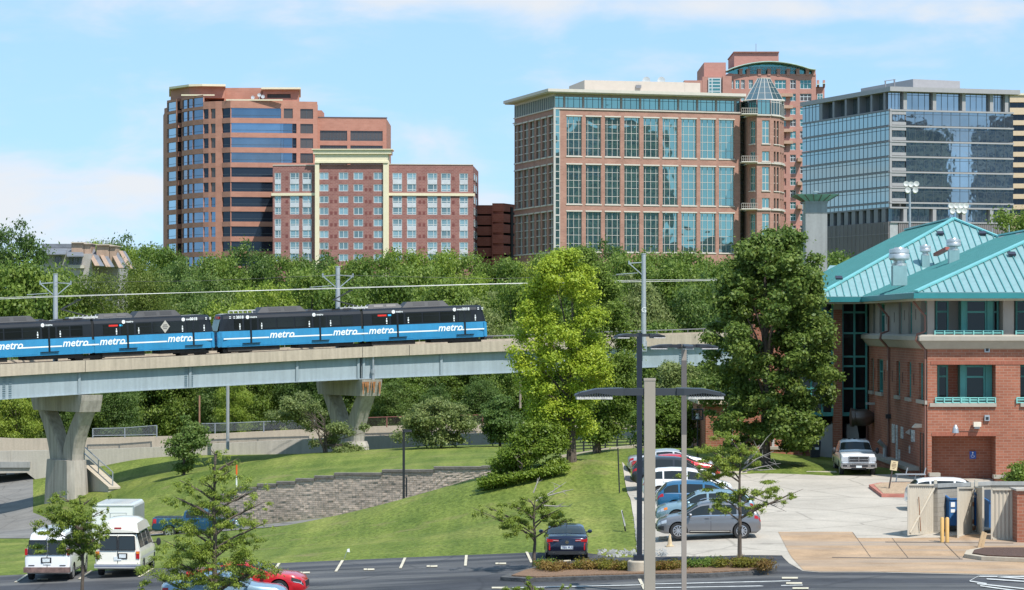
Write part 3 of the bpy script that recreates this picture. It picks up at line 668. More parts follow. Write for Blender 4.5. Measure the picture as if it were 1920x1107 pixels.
def train(joints,label,name='light_rail_train'):
 """joints: three near-lower-edge points (left end, joint, right end)"""
 O=joints[1].copy();root=thing(name,label,'train',tuple(O),group='coupled light rail trains on the viaduct')
 for seg in(0,1):
  A,B=joints[seg],joints[seg+1];d=B-A;Ln=d.length;x=d.normalized();y=Vector((-x.y,x.x,0)).normalized();z=x.cross(y)
  m=Matrix((x,y,z)).transposed().to_4x4();m.translation=A-O
  def put(b,nm,mat,par=root,smooth=False):
   o=b.build(nm,mat,par,smooth=smooth)
   o.data.transform(m);return o
  W_=2.65;H=3.05
  L0,L1=(.0 if seg==0 else .12),(Ln-.12 if seg==0 else Ln)
  left_cab,right_cab=seg==0,seg==1
  prof=[(0,0),(-.03,.9),(0,1.45),(.02,2.6),(.1,2.85),(.4,H)];full=prof+[(W_-p,q)for p,q in reversed(prof)]
  st=[(L0,1)]if not left_cab else[(0,.0),(.35,.5),(1.0,1)]
  st+=[(L1,1)]if not right_cab else[(L1-1.0,1),(L1-.35,.5),(L1,0)]
  b=MB();rows=[]
  for xs_,k in st:
   row=[]
   for py_,pz_ in full:
    rake=0
    if k<1:
     dirn=1 if xs_<Ln/2 else-1;rake=dirn*max(0,pz_-1.1)*.22*(1-k)
    yy=W_/2+(py_-W_/2)*(1-.18*(1-k));row.append((xs_+rake,yy,pz_ if k==1 else pz_-.06*(1-k)*(pz_>2)))
   rows.append(row)
  b.grid(rows,closed=True);n=len(full);b.f.append(tuple(range(n)));b.m.append(0);k0=(len(rows)-1)*n;b.f.append(tuple(k0+i for i in range(n))[::-1]);b.m.append(0)
  for i,f in enumerate(b.f):
   zc=sum(b.v[v][2]for v in f)/len(f);b.m[i]=1 if zc<1.44 else(2 if zc>H-.03 and len(f)==4 else 0)
  body=put(b,'body',[TB,TBLUE,TROOF])
  for cab,xe,dr in((left_cab,0,1),(right_cab,Ln,-1)):
   if not cab:continue
   b=MB();b.hexa([(xe-dr*.06,.3,.05),(xe+dr*.3,.05,.05),(xe+dr*.3,W_-.05,.05),(xe-dr*.06,W_-.3,.05),(xe-dr*.05,.32,1.38),(xe+dr*.3,.06,1.4),(xe+dr*.3,W_-.06,1.4),(xe-dr*.05,W_-.32,1.38)]);put(b,'cab_apron',TBLUE)
   b=MB();x0,x1=xe-dr*.02,xe+dr*.3
   b.hexa([(x0,.42,1.5),(x0+dr*.03,.42,1.5),(x0+dr*.03,W_-.42,1.5),(x0,W_-.42,1.5),(x1-dr*.02,.44,2.5),(x1,.44,2.5),(x1,W_-.44,2.5),(x1-dr*.02,W_-.44,2.5)]);put(b,'windscreen',glass('cab_glass',(.16,.22,.18),metal=.3,rough=.05,wave=.02))
   b=MB();b.hexa([(x1-dr*.02,.7,2.6),(x1+dr*.02,.7,2.6),(x1+dr*.02,1.7,2.6),(x1-dr*.02,1.7,2.6),(x1-dr*.01,.7,2.82),(x1+dr*.03,.7,2.82),(x1+dr*.03,1.7,2.82),(x1-dr*.01,1.7,2.82)]);put(b,'destination_sign',TRED)
   b=MB();b.box(min(xe-dr*.07,xe-dr*.09),max(xe-dr*.07,xe-dr*.09),1.0,1.6,.55,1.08);lg=put(b,'line_emblem',TRED)
   mt=m@frame_mtx((xe-dr*.095,1.12 if dr>0 else 1.48,.62),(0,1*dr,0),(0,0,1))if dr<0 else m@frame_mtx((xe-.095,1.52,.62),(0,-1,0),(0,0,1))
   text_mesh('M',.5,TWH,'emblem_letter',lg,mt,bold=.02)
   b=MB();b.box(xe-.25,xe+.25,1.05,1.6,-.3,.02);b.box(xe-dr*.6-.3,xe-dr*.6+.3,1.2,1.45,-.2,0);put(b,'coupler',TUND)
  doors=(Ln*.27,Ln*.82)if seg==0 else(Ln*.28,Ln*.82)
  if seg==0:doors=(Ln*.22,Ln*.70)
  k=1.45 if left_cab else .9;wins=[]
  end=Ln-(1.5 if right_cab else .9)
  edges=[k]
  for dd in doors:edges+=[dd-.75,dd+.75]
  edges.append(end)
  for e0,e1 in((edges[0],edges[1]),(edges[2],edges[3]),(edges[4],edges[5])):
   ln=e1-e0
   if ln<.5:continue
   nw=max(1,round(ln/1.5));
   for q in range(nw):wins.append((e0+ln*q/nw+.07,e0+ln*(q+1)/nw-.07))
  for a,c in wins:
   b=MB();b.box(a,c,-.028,.06,1.62,2.5);w=put(b,'window',TGL)
   if c-a>.8:
    b=MB();b.box(a+.02,c-.02,-.034,-.026,2.18,2.22);put(b,'window_bar',TB,w)
  for dd in doors:
   b=MB()
   for s in(-1,1):b.box(dd+(.06 if s>0 else-.6),dd+(.6 if s>0 else-.06),-.035,.05,1.5,2.48)
   dr_=put(b,'door',TGL)
   b=MB();b.box(dd-.09,dd+.09,-.045,0,.34,2.55);put(b,'door_post',TB,dr_)
   b=MB();b.box(dd-.85,dd+.85,-.16,.02,.27,.33);put(b,'door_step',TB,dr_)
   b=MB()
   for s in(-1.05,1.05):
    b.box(dd+s-.06,dd+s+.06,-.04,0,1.75,1.95);b.box(dd+s-.04,dd+s+.04,-.04,0,2.0,2.12);b.box(dd+s-.05,dd+s+.05,-.04,0,1.58,1.68)
   put(b,'door_notice',TWH,dr_)
  b=MB();words=(Ln*.30,Ln*.67)if seg==0 else(Ln*.17,Ln*.62)
  if seg==0:words=(Ln*.25,Ln*.80)if False else(Ln*.345,Ln*.78+.1)
  else:words=(.55,Ln*.6)
  tw=2.05;zs=.7;cuts=[-1+1];segs=[];cur=.45 if left_cab else 0.0
  for wx in words:segs.append((cur,wx-.02));cur=wx+tw-.15
  segs.append((cur,Ln-(.3 if right_cab else 0)))
  for a,c in segs:
   if c>a:b.box(a,c,-.037,-.02,zs,zs+.12)
  put(b,'stripe',TWH)
  for wx in words:
   o=text_mesh('metro',.95,TWH,'lettering',root,m@frame_mtx((wx,-.04,zs),(1,0,0),(0,0,1)),shear=.28,bold=.018)
  for cx in((Ln*.2,Ln*.66)if seg==0 else(Ln*.25,Ln*.74)):
   b=MB();b.lathe((cx,-.012,2.68),[(.17,.02),(.17,0)],14,axis='y');put(b,'roundel',TWH)
   text_mesh('metro',.26,TWH,'small_lettering',root,m@frame_mtx((cx+.25,-.03,2.6),(1,0,0),(0,0,1)),bold=.006)
  if left_cab:text_mesh('3018',.36,TWH,'fleet_number',root,m@frame_mtx((1.7,-.02,2.58),(1,0,0),(0,0,1)),bold=.012)
  if right_cab:text_mesh('3018',.36,TWH,'fleet_number',root,m@frame_mtx((Ln-2.4,-.02,2.58),(1,0,0),(0,0,1)),bold=.012)
  b=MB()
  for xx in((1.05,1.45)if left_cab else(Ln-.9,Ln-.5)):b.box(xx,xx+.16,-.02,.02,2.6,2.67);b.box(xx,xx+.16,-.02,.02,2.74,2.8)
  put(b,'marker_lights',TWH)
  if seg==1:
   b=MB();b.box(1.5,2.35,-.035,-.02,2.3,2.46);put(b,'side_destination',TRED)
   b=MB();b.box(2.5,2.8,-.035,-.02,2.3,2.46);put(b,'side_line',TCY)
  b=MB()
  for a,c in((.8,Ln*.4),(Ln*.45,Ln*.62)):b.box(a,c,-.012,0,.1,.13)
  b.box(Ln*.3,Ln*.3+.02,-.012,0,0,.6);put(b,'panel_seams',M('train_blue_dark',(.01,.16,.36),.4))
  b=MB();b.box(.9,Ln*.42,.2,W_-.2,-.42,-.002);b.box(Ln*.55,Ln-.9,.25,W_-.25,-.36,-.002)
  put(b,'underframe',TUND)
  for bx in((1.9,Ln-.2)if seg==0 else(Ln-1.9,)):
   b=MB()
   for s in(-.9,.9):
    for yy in(.55,2.0):b.lathe((bx+s,yy,-.36),[(.35,0),(.35,.12)],16,axis='y')
   b.box(bx-1.4,bx+1.4,.42,.54,-.5,-.2);b.box(bx-1.4,bx+1.4,2.12,2.24,-.5,-.2);put(b,'bogie',TUND)
  def pod(x0,x1,h,y0=.35,y1=W_-.35,sl=.55,nm='roof_unit'):
   b=MB();b.hexa([(x0,y0,H-.02),(x1,y0,H-.02),(x1,y1,H-.02),(x0,y1,H-.02),(x0+sl,y0+.2,H+h),(x1-sl,y0+.2,H+h),(x1-sl,y1-.2,H+h),(x0+sl,y1-.2,H+h)])
   o=put(b,nm,TGEAR);b=MB()
   for q in(.2,.52):
    xa=x0+(x1-x0)*(q+.04);b.hexa([(xa,y0-.01+.05,H+.12),(xa+(x1-x0)*.24,y0-.01+.05,H+.12),(xa+(x1-x0)*.24,y0+.1,H+.12),(xa,y0+.1,H+.12),(xa,y0+.14,H+h-.08),(xa+(x1-x0)*.24,y0+.14,H+h-.08),(xa+(x1-x0)*.24,y0+.2,H+h-.08),(xa,y0+.2,H+h-.08)])
   put(b,'vent_grille',BLACK,o)
  if seg==0:pod(3.9,8.7,.5);pod(8.6,9.9,.16);pod(10.4,Ln-.2,.1,nm='cable_tray')
  else:pod(.5,4.3,.42,y0=.9,nm='roof_unit');pod(4.0,8.6,.52)
  if seg==0:
   b=MB()
   for xx in np.arange(1.2,3.6,.45):b.beam((xx,.7,H+.15),(xx+.5,1.9,H+.2),.07);b.beam((xx,.5,H),(xx,.5,H+.3),.06)
   b.box(1.3,3.8,.6,.7,H+.22,H+.3);put(b,'resistor_bank',TROOF)
  else:
   b=MB();b.box(-1.9,.8,.8,1.9,H+.05,H+.22)
   for xx in np.arange(-1.6,.6,.4):b.beam((xx,.7,H),(xx+.2,.7,H+.35),.06)
   put(b,'roof_frame',TROOF)
   b=MB();k0=Vector((.2,1.3,H+.2));k1=Vector((-2.4,1.3,H+.95));k2=Vector((-.7,1.3,H+1.75))
   for s in(-.35,.35):b.beam(k0+Vector((0,s,0)),k1+Vector((0,s*.6,0)),.08);b.beam(k1+Vector((0,s*.6,0)),k2+Vector((0,s,0)),.06)
   b.beam(k2+Vector((0,-.85,.02)),k2+Vector((0,.85,.02)),.07);b.beam(k2+Vector((-.25,-.8,-.04)),k2+Vector((-.25,.8,-.04)),.05)
   put(b,'pantograph',TGEAR if joints[0].x<-20 else STEEL_G)
 b=MB();J=joints[1]-O;d=(joints[2]-joints[0]).normalized();y=Vector((-d.y,d.x,0)).normalized()
 b.obox(J+y*1.32+UP*1.5,d*.2,y*1.22,UP*1.35);b.build('bellows',M('bellows',(.02,.02,.022),.9),root)
 b=MB();b.obox(J+y*1.32+UP*.62,d*.14,y*1.3,UP*.58);b.build('joint_skirt',TBLUE,root)
 return root
def tp(px,py):
 q=edge_pt(max(-150,px),1.25,2);return P(px,py,q.y)
train([tp(411,652),tp(680.5,641),tp(914,631.5)],'black and blue light rail train standing whole on the bridge, front cab at left')
t2=train([tp(-105,676),tp(175.5,662.5),tp(404,652)],'rear light rail train cut by the left edge, grey diamond notice in its window')
q0,q1=tp(175.5,662.5),tp(404,652);d=(q1-q0).normalized();y=Vector((-d.y,d.x,0)).normalized()
b=MB();c=q0.lerp(q1,.58)+UP*2.1-y*.05;s=.58
b.face([c-d*s*.78,c-UP*s,c+d*s*.78,c+UP*s]);dn=b.build('diamond_notice',M('notice_grey',(.45,.42,.37),.6),t2,t2.location)
b=MB();
for k in(-.16,0,.16):b.obox(c-y*.012+UP*k,d*(.26-abs(k)*.5),y*.002,UP*.045)
b.build('notice_print',M('notice_print',(.18,.17,.16),.6),dn,t2.location)
# ------------------------------------------------------------------ road ramp behind the viaduct
RD=[(-160,262,815,852,871,900),(0,262,823,846,865,880),(150,262,821,844,861,880),(300,262,818,838.5,857,880),(450,262,810,830,852,880),(560,262,805,824,846,880),(700,262,799.5,818,840,870),(800,262,797,815.5,836,860),(990,262,793,810,829,850),(1120,262,790,806,825,845),(1300,262,788,802,820,840),(1450,262,786,800,818,838)]
ramp=thing('road_ramp','concrete road ramp with solid parapets passing behind the viaduct piers','road ramp',(PX(500,262),262,-3));RO=ramp.location
def ramp_bar(name,fy0,fy1,D,dep,mat,px0=-160,px1=1450):
 b=MB();rows=[]
 for a in range(px0,px1+1,35):
  xx=[r_[0]for r_ in RD];z1=PZ(np.interp(a,xx,[r_[fy0]for r_ in RD]),D);z0=PZ(np.interp(a,xx,[r_[fy1]for r_ in RD]),D)-(1.2 if fy1==4 else 0);x=PX(a,262)
  if fy1==4 and a>60:z0-=1.5
  rows.append([(x,D,z0),(x,D,z1),(x,D+dep,z1),(x,D+dep,z0)])
 b.grid(rows,closed=True);n=len(rows);b.f+=[(0,1,2,3),tuple((n-1)*4+k for k in(3,2,1,0))];b.m+=[0,0]
 return b.build(name,mat,ramp,RO)
ramp_bar('near_parapet',3,4,262,.5,CONC)
ramp_bar('far_parapet',2,3,272,.4,CONC_T)
b=MB();rows=[]
for a in range(-160,1451,35):
 xx=[r_[0]for r_ in RD];z=PZ(np.interp(a,xx,[r_[3]for r_ in RD]),262)-.55;x=PX(a,262);rows.append([(x,262.5,z),(x,272.2,z-.1)])
b.grid(rows);b.build('roadway',ROAD,ramp,RO)
b=MB();b.box(PX(-160,262),PX(57,262),261.8,272,PZ(877,262),PZ(866,262));b.build('deck_soffit',CONC_G,ramp,RO)
b=MB()
for a in(20,150,325,480,620,770,880):x=PX(a,262);z1=PZ(np.interp(a,xx,[r_[3]for r_ in RD]),262);b.box(x-.03,x+.03,261.98,262.05,z1-1.1,z1+.01)
b.build('parapet_joint',CONC_D,ramp,RO)
GALV=STEEL_G
def mesh_mat(name,col):
 m=bpy.data.materials.new(name);N,L=nt(m);bs=N['Principled BSDF'];bs.inputs['Base Color'].default_value=(*col,1);bs.inputs['Metallic'].default_value=.5;bs.inputs['Roughness'].default_value=.5
 tc=N.new('ShaderNodeTexCoord');mp=N.new('ShaderNodeMapping');mp.inputs['Rotation'].default_value=(0,R(45),0);mp.inputs['Scale'].default_value=(9,9,9);L.new(tc.outputs['Object'],mp.inputs[0])
 s=N.new('ShaderNodeSeparateXYZ');L.new(mp.outputs[0],s.inputs[0]);ms=[]
 for o in(0,2):
  f=N.new('ShaderNodeMath');f.operation='FRACT';L.new(s.outputs[o],f.inputs[0]);g=N.new('ShaderNodeMath');g.operation='LESS_THAN';g.inputs[1].default_value=.16;L.new(f.outputs[0],g.inputs[0]);ms.append(g.outputs[0])
 mx=N.new('ShaderNodeMath');mx.operation='MAXIMUM';L.new(ms[0],mx.inputs[0]);L.new(ms[1],mx.inputs[1])
 t=N.new('ShaderNodeBsdfTransparent');k=N.new('ShaderNodeMixShader');L.new(mx.outputs[0],k.inputs[0]);L.new(t.outputs[0],k.inputs[1]);L.new(bs.outputs[0],k.inputs[2]);L.new(k.outputs[0],N['Material Output'].inputs[0]);return m
CHAIN=mesh_mat('chain_link',(.3,.31,.32));CHAIN_D=mesh_mat('chain_link_dark',(.1,.08,.07))
def fence(name,pts,posts,label,mat,chain,cat='fence',rails=(1.0,),group=None):
 """pts: (px, top y, bottom y, D)"""
 q=[(P(a,t,D),P(a,b_,D))for a,t,b_,D in pts];r=thing(name,label,cat,tuple(q[0][1]),group=group);O=r.location
 for t in posts:
  k=t*(len(q)-1);i=min(int(k),len(q)-2);f=k-i;b=MB();b.cyl(q[i][1].lerp(q[i+1][1],f)-UP*.2,q[i][0].lerp(q[i+1][0],f),.06,n=8);b.build('fence_post',mat,r,O)
 b=MB()
 for k in rails:
  for i in range(len(q)-1):b.beam(q[i][1].lerp(q[i][0],k),q[i+1][1].lerp(q[i+1][0],k),.075)
 b.build('fence_rail',mat,r,O)
 if chain:
  b=MB()
  for i in range(len(q)-1):b.face([q[i][1],q[i+1][1],q[i+1][0],q[i][0]])
  b.build('fence_mesh',chain,r,O)
 return r
fence('chain_link_fence',[(174,804,818,271),(234,802.5,817,271),(294,798,816,271)],(0,.5,1),'short chain link fence with pale rails on the ramp near the left pier',GALV,CHAIN,rails=(1.0,.05),group='fences on the road ramp')
fence('chain_link_fence',[(352,795,811,271),(413,794,809,271),(515,790,806,271),(590,788,803,271)],(0,.28,.6,1),'chain link fence with white top rail left of the open branched shrub',GALV,CHAIN,group='fences on the road ramp')
fence('chain_link_fence',[(672,784,800,271),(724,782,798,271),(784,781,797,271),(905,778,795,271)],(0,.34,.66,1),'rust brown chain link fence on the ramp right of the second pier',M('rust_rail',(.22,.09,.07),.7,var=.3),CHAIN_D,group='fences on the road ramp')
st=thing('sloped_stair_wall','sloped concrete stair wall descending right of the tall left pier','stair wall',tuple(P(175,930,241)));O=st.location
b=MB();A,B=P(147,866,243),P(203,917,236);base=-8
t=(B-A);n=Vector((-t.y,t.x,0)).normalized()
for o_,w in((0,.8),):
 q=[Vector((A.x,A.y,base)),Vector((B.x,B.y,base)),Vector((B.x,B.y,base))+n*w,Vector((A.x,A.y,base))+n*w,A,B,B+n*w,A+n*w];b.hexa(q)
b.build('wall',CONC,st,O)
b=MB();q=[A+Vector((-.05,-.12,-.02)),B+Vector((.05,-.12,-.02))];b.hexa([q[0],q[1],q[1]+n*1.1,q[0]+n*1.1,q[0]+UP*.18,q[1]+UP*.18,q[1]+n*1.1+UP*.18,q[0]+n*1.1+UP*.18]);b.build('coping',CONC_T,st,O)
rl=thing('stair_handrail','galvanised double handrail sloping down over the concrete stair wall','handrail',tuple(A));O=rl.location
b=MB();A2,B2=A+n*.5+UP*.15,B+n*.5+UP*.15
for h in(.65,1.25):b.tube([A2-t*.1+UP*h,B2-t*.03+UP*h],.05,6)
b.build('rail',GALV,rl,O);
for k in(.02,.5,.97):b=MB();b.cyl(A2.lerp(B2,k)-UP*.1,A2.lerp(B2,k)+UP*1.3,.055,n=8);b.build('post',GALV,rl,O)
fence('rail_fence',[(1050,826,848,186),(1100,824,846,186),(1145,824,845,186),(1200,823,843,186),(1320,822,840,186)],[k/9 for k in range(10)],'low black rail fence on the lawn behind the tree trunks',BLACK,None,rails=(.98,.72,.46,.2))
b=MB();rows=[]
for a,D in((1050,181),(1150,181),(1200,181),(1300,181)):x=PX(a,D);z=gz(x,D);rows.append([(x,D,z-.3),(x,D,z+.45),(x,D+.4,z+.45),(x,D+.4,z-.3)])
b.grid(rows,closed=True);tag(b.build('kerb_wall',CONC_T),'low tan concrete kerb wall in front of the black rail fence','wall')
# ------------------------------------------------------------------ block retaining wall
BLK=brick('split_block',(.46,.37,.295),(.405,.325,.26),(.33,.26,.205),bw=.45,bh=.14,var=.25,ms=.02,bump=.7)
rw=thing('retaining_wall','curved grey brown split block retaining wall with stepped top below the upper lawn','retaining wall',(0,170,-2));O=rw.location
b=MB();cap=MB();steps=[(262,1000),(282,992),(303,984.5),(322,976.5),(352,968),(375,955),(395,942),(415,930),(440,918),(447,917),(483,911),(519,906.5),(555,901),(590,896),(627,890.5),(717,884.5),(814,878.8),(903,877.5),(965,886)]
nsub=260;px_=np.linspace(262,965,nsub);X=np.interp(px_,[w[0]for w in WALL],WX);Y=np.interp(X,WX,WY)
zt=[]
for a,x,y in zip(px_,X,Y):
 s=[s_ for s_ in steps if s_[0]<=a+.01][-1];nx=[s_ for s_ in steps if s_[0]>a];yy=s[1]if not nx else nx[0][1]if False else s[1]
 zt.append(PZ(yy,y))
rj=random.Random(11);rows=[]
NL=20;JT=[[rj.uniform(-.03,.03)for _ in range(NL+1)]for _ in range(120)]
for i in range(nsub):
 zf=gz(X[i],Y[i]-.6)-.4;ztop=max(zt[i],zf+.2);row=[]
 for k in range(NL+1):
  q=k/NL;z=zf+(ztop-zf)*q;row.append((X[i],Y[i]-.45+.12*q+JT[(i+(k%2)*2)//3][k]+rj.uniform(-.012,.012),z))
 row.append((X[i],Y[i]+.35,ztop));rows.append(row)
b.grid(rows);b.build('block_face',BLK,rw,O,uv='x')
for j in range(len(steps)-1):
 a0,a1=steps[j][0],steps[j+1][0];sub=np.linspace(a0,a1,5);rows=[]
 for a in sub:
  x=np.interp(a,[w[0]for w in WALL],WX);y=np.interp(x,WX,WY);z=PZ(steps[j][1],y);rows.append([(x,y-.42,z-.02),(x,y-.42,z+.13),(x,y+.3,z+.13),(x,y+.3,z-.02)])
 cap.grid(rows,closed=True);i0=len(cap.v)-20;cap.f+=[(i0,i0+1,i0+2,i0+3),(i0+19,i0+18,i0+17,i0+16)];cap.m+=[0,0]
cap.build('cap_course',M('cap_block',(.17,.145,.125),.9,var=.35,scale=2,bump=.4),rw,O)
# ------------------------------------------------------------------ distant buildings
def cityroot(name,label,cat,px,D):return thing(name,label,cat,(PX(px,D),D,0))
def seg_wall(root,f,zs,openrows,depth,mat,z_lo,z_hi,uv=True,name='wall',extra=None):
 pass
BR_A=brick('brick_orange',(.44,.215,.155),(.4,.19,.135),(.42,.23,.175),bw=1.2,bh=.5,var=.08,ms=.03)
BR_B=brick('brick_plum',(.29,.135,.115),(.235,.1,.09),(.33,.19,.17),bw=.9,bh=.38,var=.1,ms=.05)
BR_C=brick('brick_pink',(.39,.215,.165),(.33,.175,.135),(.38,.23,.18),bw=.9,bh=.38,var=.1,ms=.04)
BR_E=brick('brick_salmon',(.46,.235,.19),(.43,.215,.175),(.45,.25,.2),bw=1.4,bh=.6,var=.06,ms=.03)
BR_G=brick('brick_red',(.42,.135,.095),(.37,.115,.08),(.42,.17,.13),bw=1.0,bh=.45,var=.1,ms=.04)
CREAM=M('cream_trim',(.7,.62,.44),.7,var=.05)
CREAMW=M('pale_trim',(.56,.51,.44),.7,var=.06)
MULW=M('mullion_pale',(.5,.47,.43),.5,var=.05)
MULD=M('mullion_dark',(.07,.09,.11),.5,var=.1)
WHITEF=M('white_frame',(.5,.53,.54),.5,var=.05)
G_BLUE=glass('glass_blue',(.17,.25,.34),metal=.85,wave=.12,wscale=.12,var=.25)
G_BLUE_REFL=glass('glass_blue_bright_refl',(.34,.45,.52),metal=.85,wave=.1,wscale=.12)  # paler copy of the blue glass: one facet's lighter reflection put into the tint
G_DARK=glass('glass_dark',(.018,.028,.045),metal=.35,rough=.08,wave=.08)
G_GREY=glass('glass_grey',(.10,.085,.08),metal=.3,rough=.15,wave=.08)
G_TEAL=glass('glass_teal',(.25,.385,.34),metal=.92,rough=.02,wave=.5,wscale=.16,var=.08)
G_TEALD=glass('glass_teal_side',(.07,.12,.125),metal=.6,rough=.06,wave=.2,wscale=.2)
G_HOT=glass('glass_hotel',(.24,.34,.36),metal=.5,rough=.2,wave=.05,var=.4)
G_GRN=glass('glass_green',(.1,.26,.25),metal=.6,rough=.06,wave=.2,var=.4)
G_SKY=glass('glass_sky',(.33,.40,.385),metal=.92,rough=.03,wave=.08,wscale=.1,var=.06)
G_NAVY=glass('glass_navy',(.35,.38,.4),metal=.95,rough=.02,wave=.1,wscale=.3,var=.2)
METAL_D=M('grey_panel',(.24,.235,.245),.55,metal=.3,var=.06)
METAL_L=M('grey_panel_pale',(.36,.345,.345),.6,metal=.2,var=.06)
def core(root,poly,z0,z1,mat,name='roof'):
 b=MB();b.prism(poly,z0,z1);return b.build(name,mat,root,root.location,uv=True)
# --- A: the orange brick tower at left
A=cityroot('office_tower','orange brick office tower with blue ribbon windows and a rounded left corner','office building',430,684);O=A.location
tops=[202.8,231,258,286.3,314,341.6,369.6,396.9,424.9,453,481];bots=[221.3,249,276.6,304.9,331.9,359.5,387.8,415.8,443.7,471.5,499]
RZ=[(PZ(b_,684),PZ(t_,684))for t_,b_ in zip(tops,bots)]
ztopA=PZ(189,684);z0row=(PZ(202,692),PZ(185,692));ztower=PZ(180.5,692)
def a_zs(with0):
 z=[0]
 for lo,hi in reversed(RZ):z+=[lo,hi]
 if with0:z+=[z0row[0],z0row[1],ztower]
 else:z+=[ztopA]
 return z
segs=[(308,709,313,706,None,0),(313,706,331,700,G_BLUE_REFL,1),(331,700,341,701,G_DARK,1),(341,698,351,694.5,G_BLUE,1),(351,694.5,361,692,G_BLUE,1),(361,692,381,688,G_BLUE,1),(381,688,391,687,G_DARK,0),(391,687,395,686.7,None,0),
  (395,686.7,404,686,G_GREY,0),(404,686,416,685.5,None,0),(416,685.5,432,683.5,G_DARK,0),(432,683.5,527,685.5,G_BLUE,0),(527,685.5,532,685.6,G_BLUE,0),(532,685.6,549,686,G_BLUE,0),(549,686,556,686.5,G_DARK,0),(556,686.5,563,686.7,None,0),(563,686.7,587,687.3,G_GREY,0),(587,687.3,595,687.5,None,0)]
wall=MB();poly=[]
for(xa,da,xb,db,gm,w0)in segs:
 f=Face((PX(xa,da),da),(PX(xb,db),db));zs=a_zs(w0);poly+=[(f.A.x,f.A.y+1.7),(f.B.x,f.B.y+1.7)]
 n=len(zs)-1
 def isopen(i,j,gm=gm,xa=xa):
  if gm is None or j%2==0:return False
  r_=10-(j-1)//2
  if xa==527 and r_==0:return False
  if xa in(549,)and r_==0:return False
  return True
 grid_wall(wall,f,[0,f.w],zs,isopen,.35)
 for j in range(1,n,2):
  if not isopen(0,j):continue
  r_=10-(j-1)//2;g=gm
  if gm is G_GREY and xa==395 and r_>=6:g=G_BLUE
  if xa==381 and r_>=6:g=G_BLUE
  if r_>=4 and gm is G_BLUE and xa>=432:g=G_DARK
  if xa==532 and r_==0:g=G_GREY
  wd=(zs[j+1]-zs[j])
  window(f,0,f.w,zs[j],zs[j+1],.3,max(1,round(f.w/1.6))if g is G_GREY else 1,[.28]if g is not G_GREY else 1,A,O,g,MULD,fw=.09,name='ribbon_window',fname='window_bar',edge=False)
wall.build('wall',BR_A,A,O,uv=True)
core(A,poly+[(PX(595,720),720),(PX(320,740),740),(PX(306,725),725)],0,ztopA-.6,BR_A)
core(A,[(PX(314,706),707.8),(PX(331,700),701.9),(PX(341,698),699.8),(PX(361,692),693.8),(PX(378,688),690),(PX(380,700),700),(PX(425,712),712),(PX(318,725),725)],ztopA-.7,ztower-.05,BR_A,'corner_tower')
core(A,[(PX(320,706),706),(PX(355,697),697),(PX(377,696),696),(PX(421,697),697),(PX(421,720),720),(PX(320,725),725)],ztower-.1,PZ(165.5,700),BR_A,'penthouse')
core(A,[(PX(317,703),703),(PX(354,695),695),(PX(379,694),694),(PX(423,695),695),(PX(423,722),722),(PX(317,727),727)],PZ(165.4,700),PZ(161.5,700),CREAM,'cornice')
core(A,[(PX(420,699),699),(PX(495,699),699),(PX(495,718),718),(PX(420,718),718)],ztopA-.7,PZ(165,699),BR_A,'penthouse')
f=Face((PX(493,693),693),(PX(561,693),693));zs=[ztopA-.7,PZ(184,693),PZ(176.5,693),PZ(168.5,693)];b=MB()
grid_wall(b,f,[0,f.U(501),f.U(545),f.w],zs,lambda i,j:i==1 and j==1,.3);b.build('penthouse',BR_A,A,O,uv=True)
core(A,[(PX(493,693),693.4),(PX(561,693),693.4),(PX(561,715),715),(PX(493,715),715)],ztopA-.7,PZ(168.6,693),M('dark_louvre',(.06,.055,.05),.7),'plant_room')
core(A,[(PX(490,691.5),691.5),(PX(564,691.5),691.5),(PX(564,717),717),(PX(490,717),717)],PZ(168.4,693),PZ(165,693),CREAM,'cornice')
b=MB();b.box(PX(424,684.5),PX(530,684.5),684.2,684.9,ztopA+.02,ztopA+.35);b.build('coping',CREAM,A,O)
b=MB();b.box(PX(342,693),PX(404,693),690.5,691.2,ztower-.02,ztower+.3);b.build('coping',CREAM,A,O)
for k,(a,y)in enumerate(((474,183),(486,178.5),(493,181.5))):
 q=P(a,y,689);b=MB();b.lathe(q,[(.05,.25),(.45,.05),(.48,0),(.1,.12)],14,axis='y');b.cyl(q+UP*-.2,Vector((q.x,q.y+.5,ztopA-.6)),.09);b.build('satellite_dish',WHITEF,A,O,smooth=True)
f=Face((PX(595,690),690),(PX(724.5,692),692));zt=PZ(221,690)
wr=[(245,264),(272.6,291.5),(300,319),(327.5,346.5),(355,374)];zs=[0]
for t_,b_ in reversed(wr):zs+=[PZ(b_,690),PZ(t_,690)]
zs.append(zt);us=[0,f.U(600),f.U(651),f.U(657),f.U(717.5),f.w]
b=MB();grid_wall(b,f,us,zs,lambda i,j:i in(1,3)and j%2==1,.4);b.build('wing_wall',BR_A,A,O,uv=True)
for i in(1,3):
 for j in range(1,len(zs)-1,2):window(f,us[i],us[i+1],zs[j],zs[j+1],.35,8,[.22],A,O,G_GREY,MULD,fw=.08,name='ribbon_window',fname='window_bar',edge=False)
core(A,[(f.A.x,f.A.y+.5),(f.B.x,f.B.y+.5),(f.B.x,f.B.y+26),(f.A.x,f.A.y+26)],0,zt-.05,BR_A,'wing_core')
core(A,[(f.A.x,f.A.y+.3),(PX(603,690),690.3),(PX(603,690),700),(f.A.x,700)],zt-.1,PZ(207,690),BR_A,'wing_step')
core(A,[(f.A.x-.2,f.A.y-.12),(f.B.x+.2,f.B.y-.12),(f.B.x+.2,f.B.y+1),(f.A.x-.2,f.A.y+1)],zt,zt+.25,M('coping_dark',(.12,.1,.1),.6),'coping')
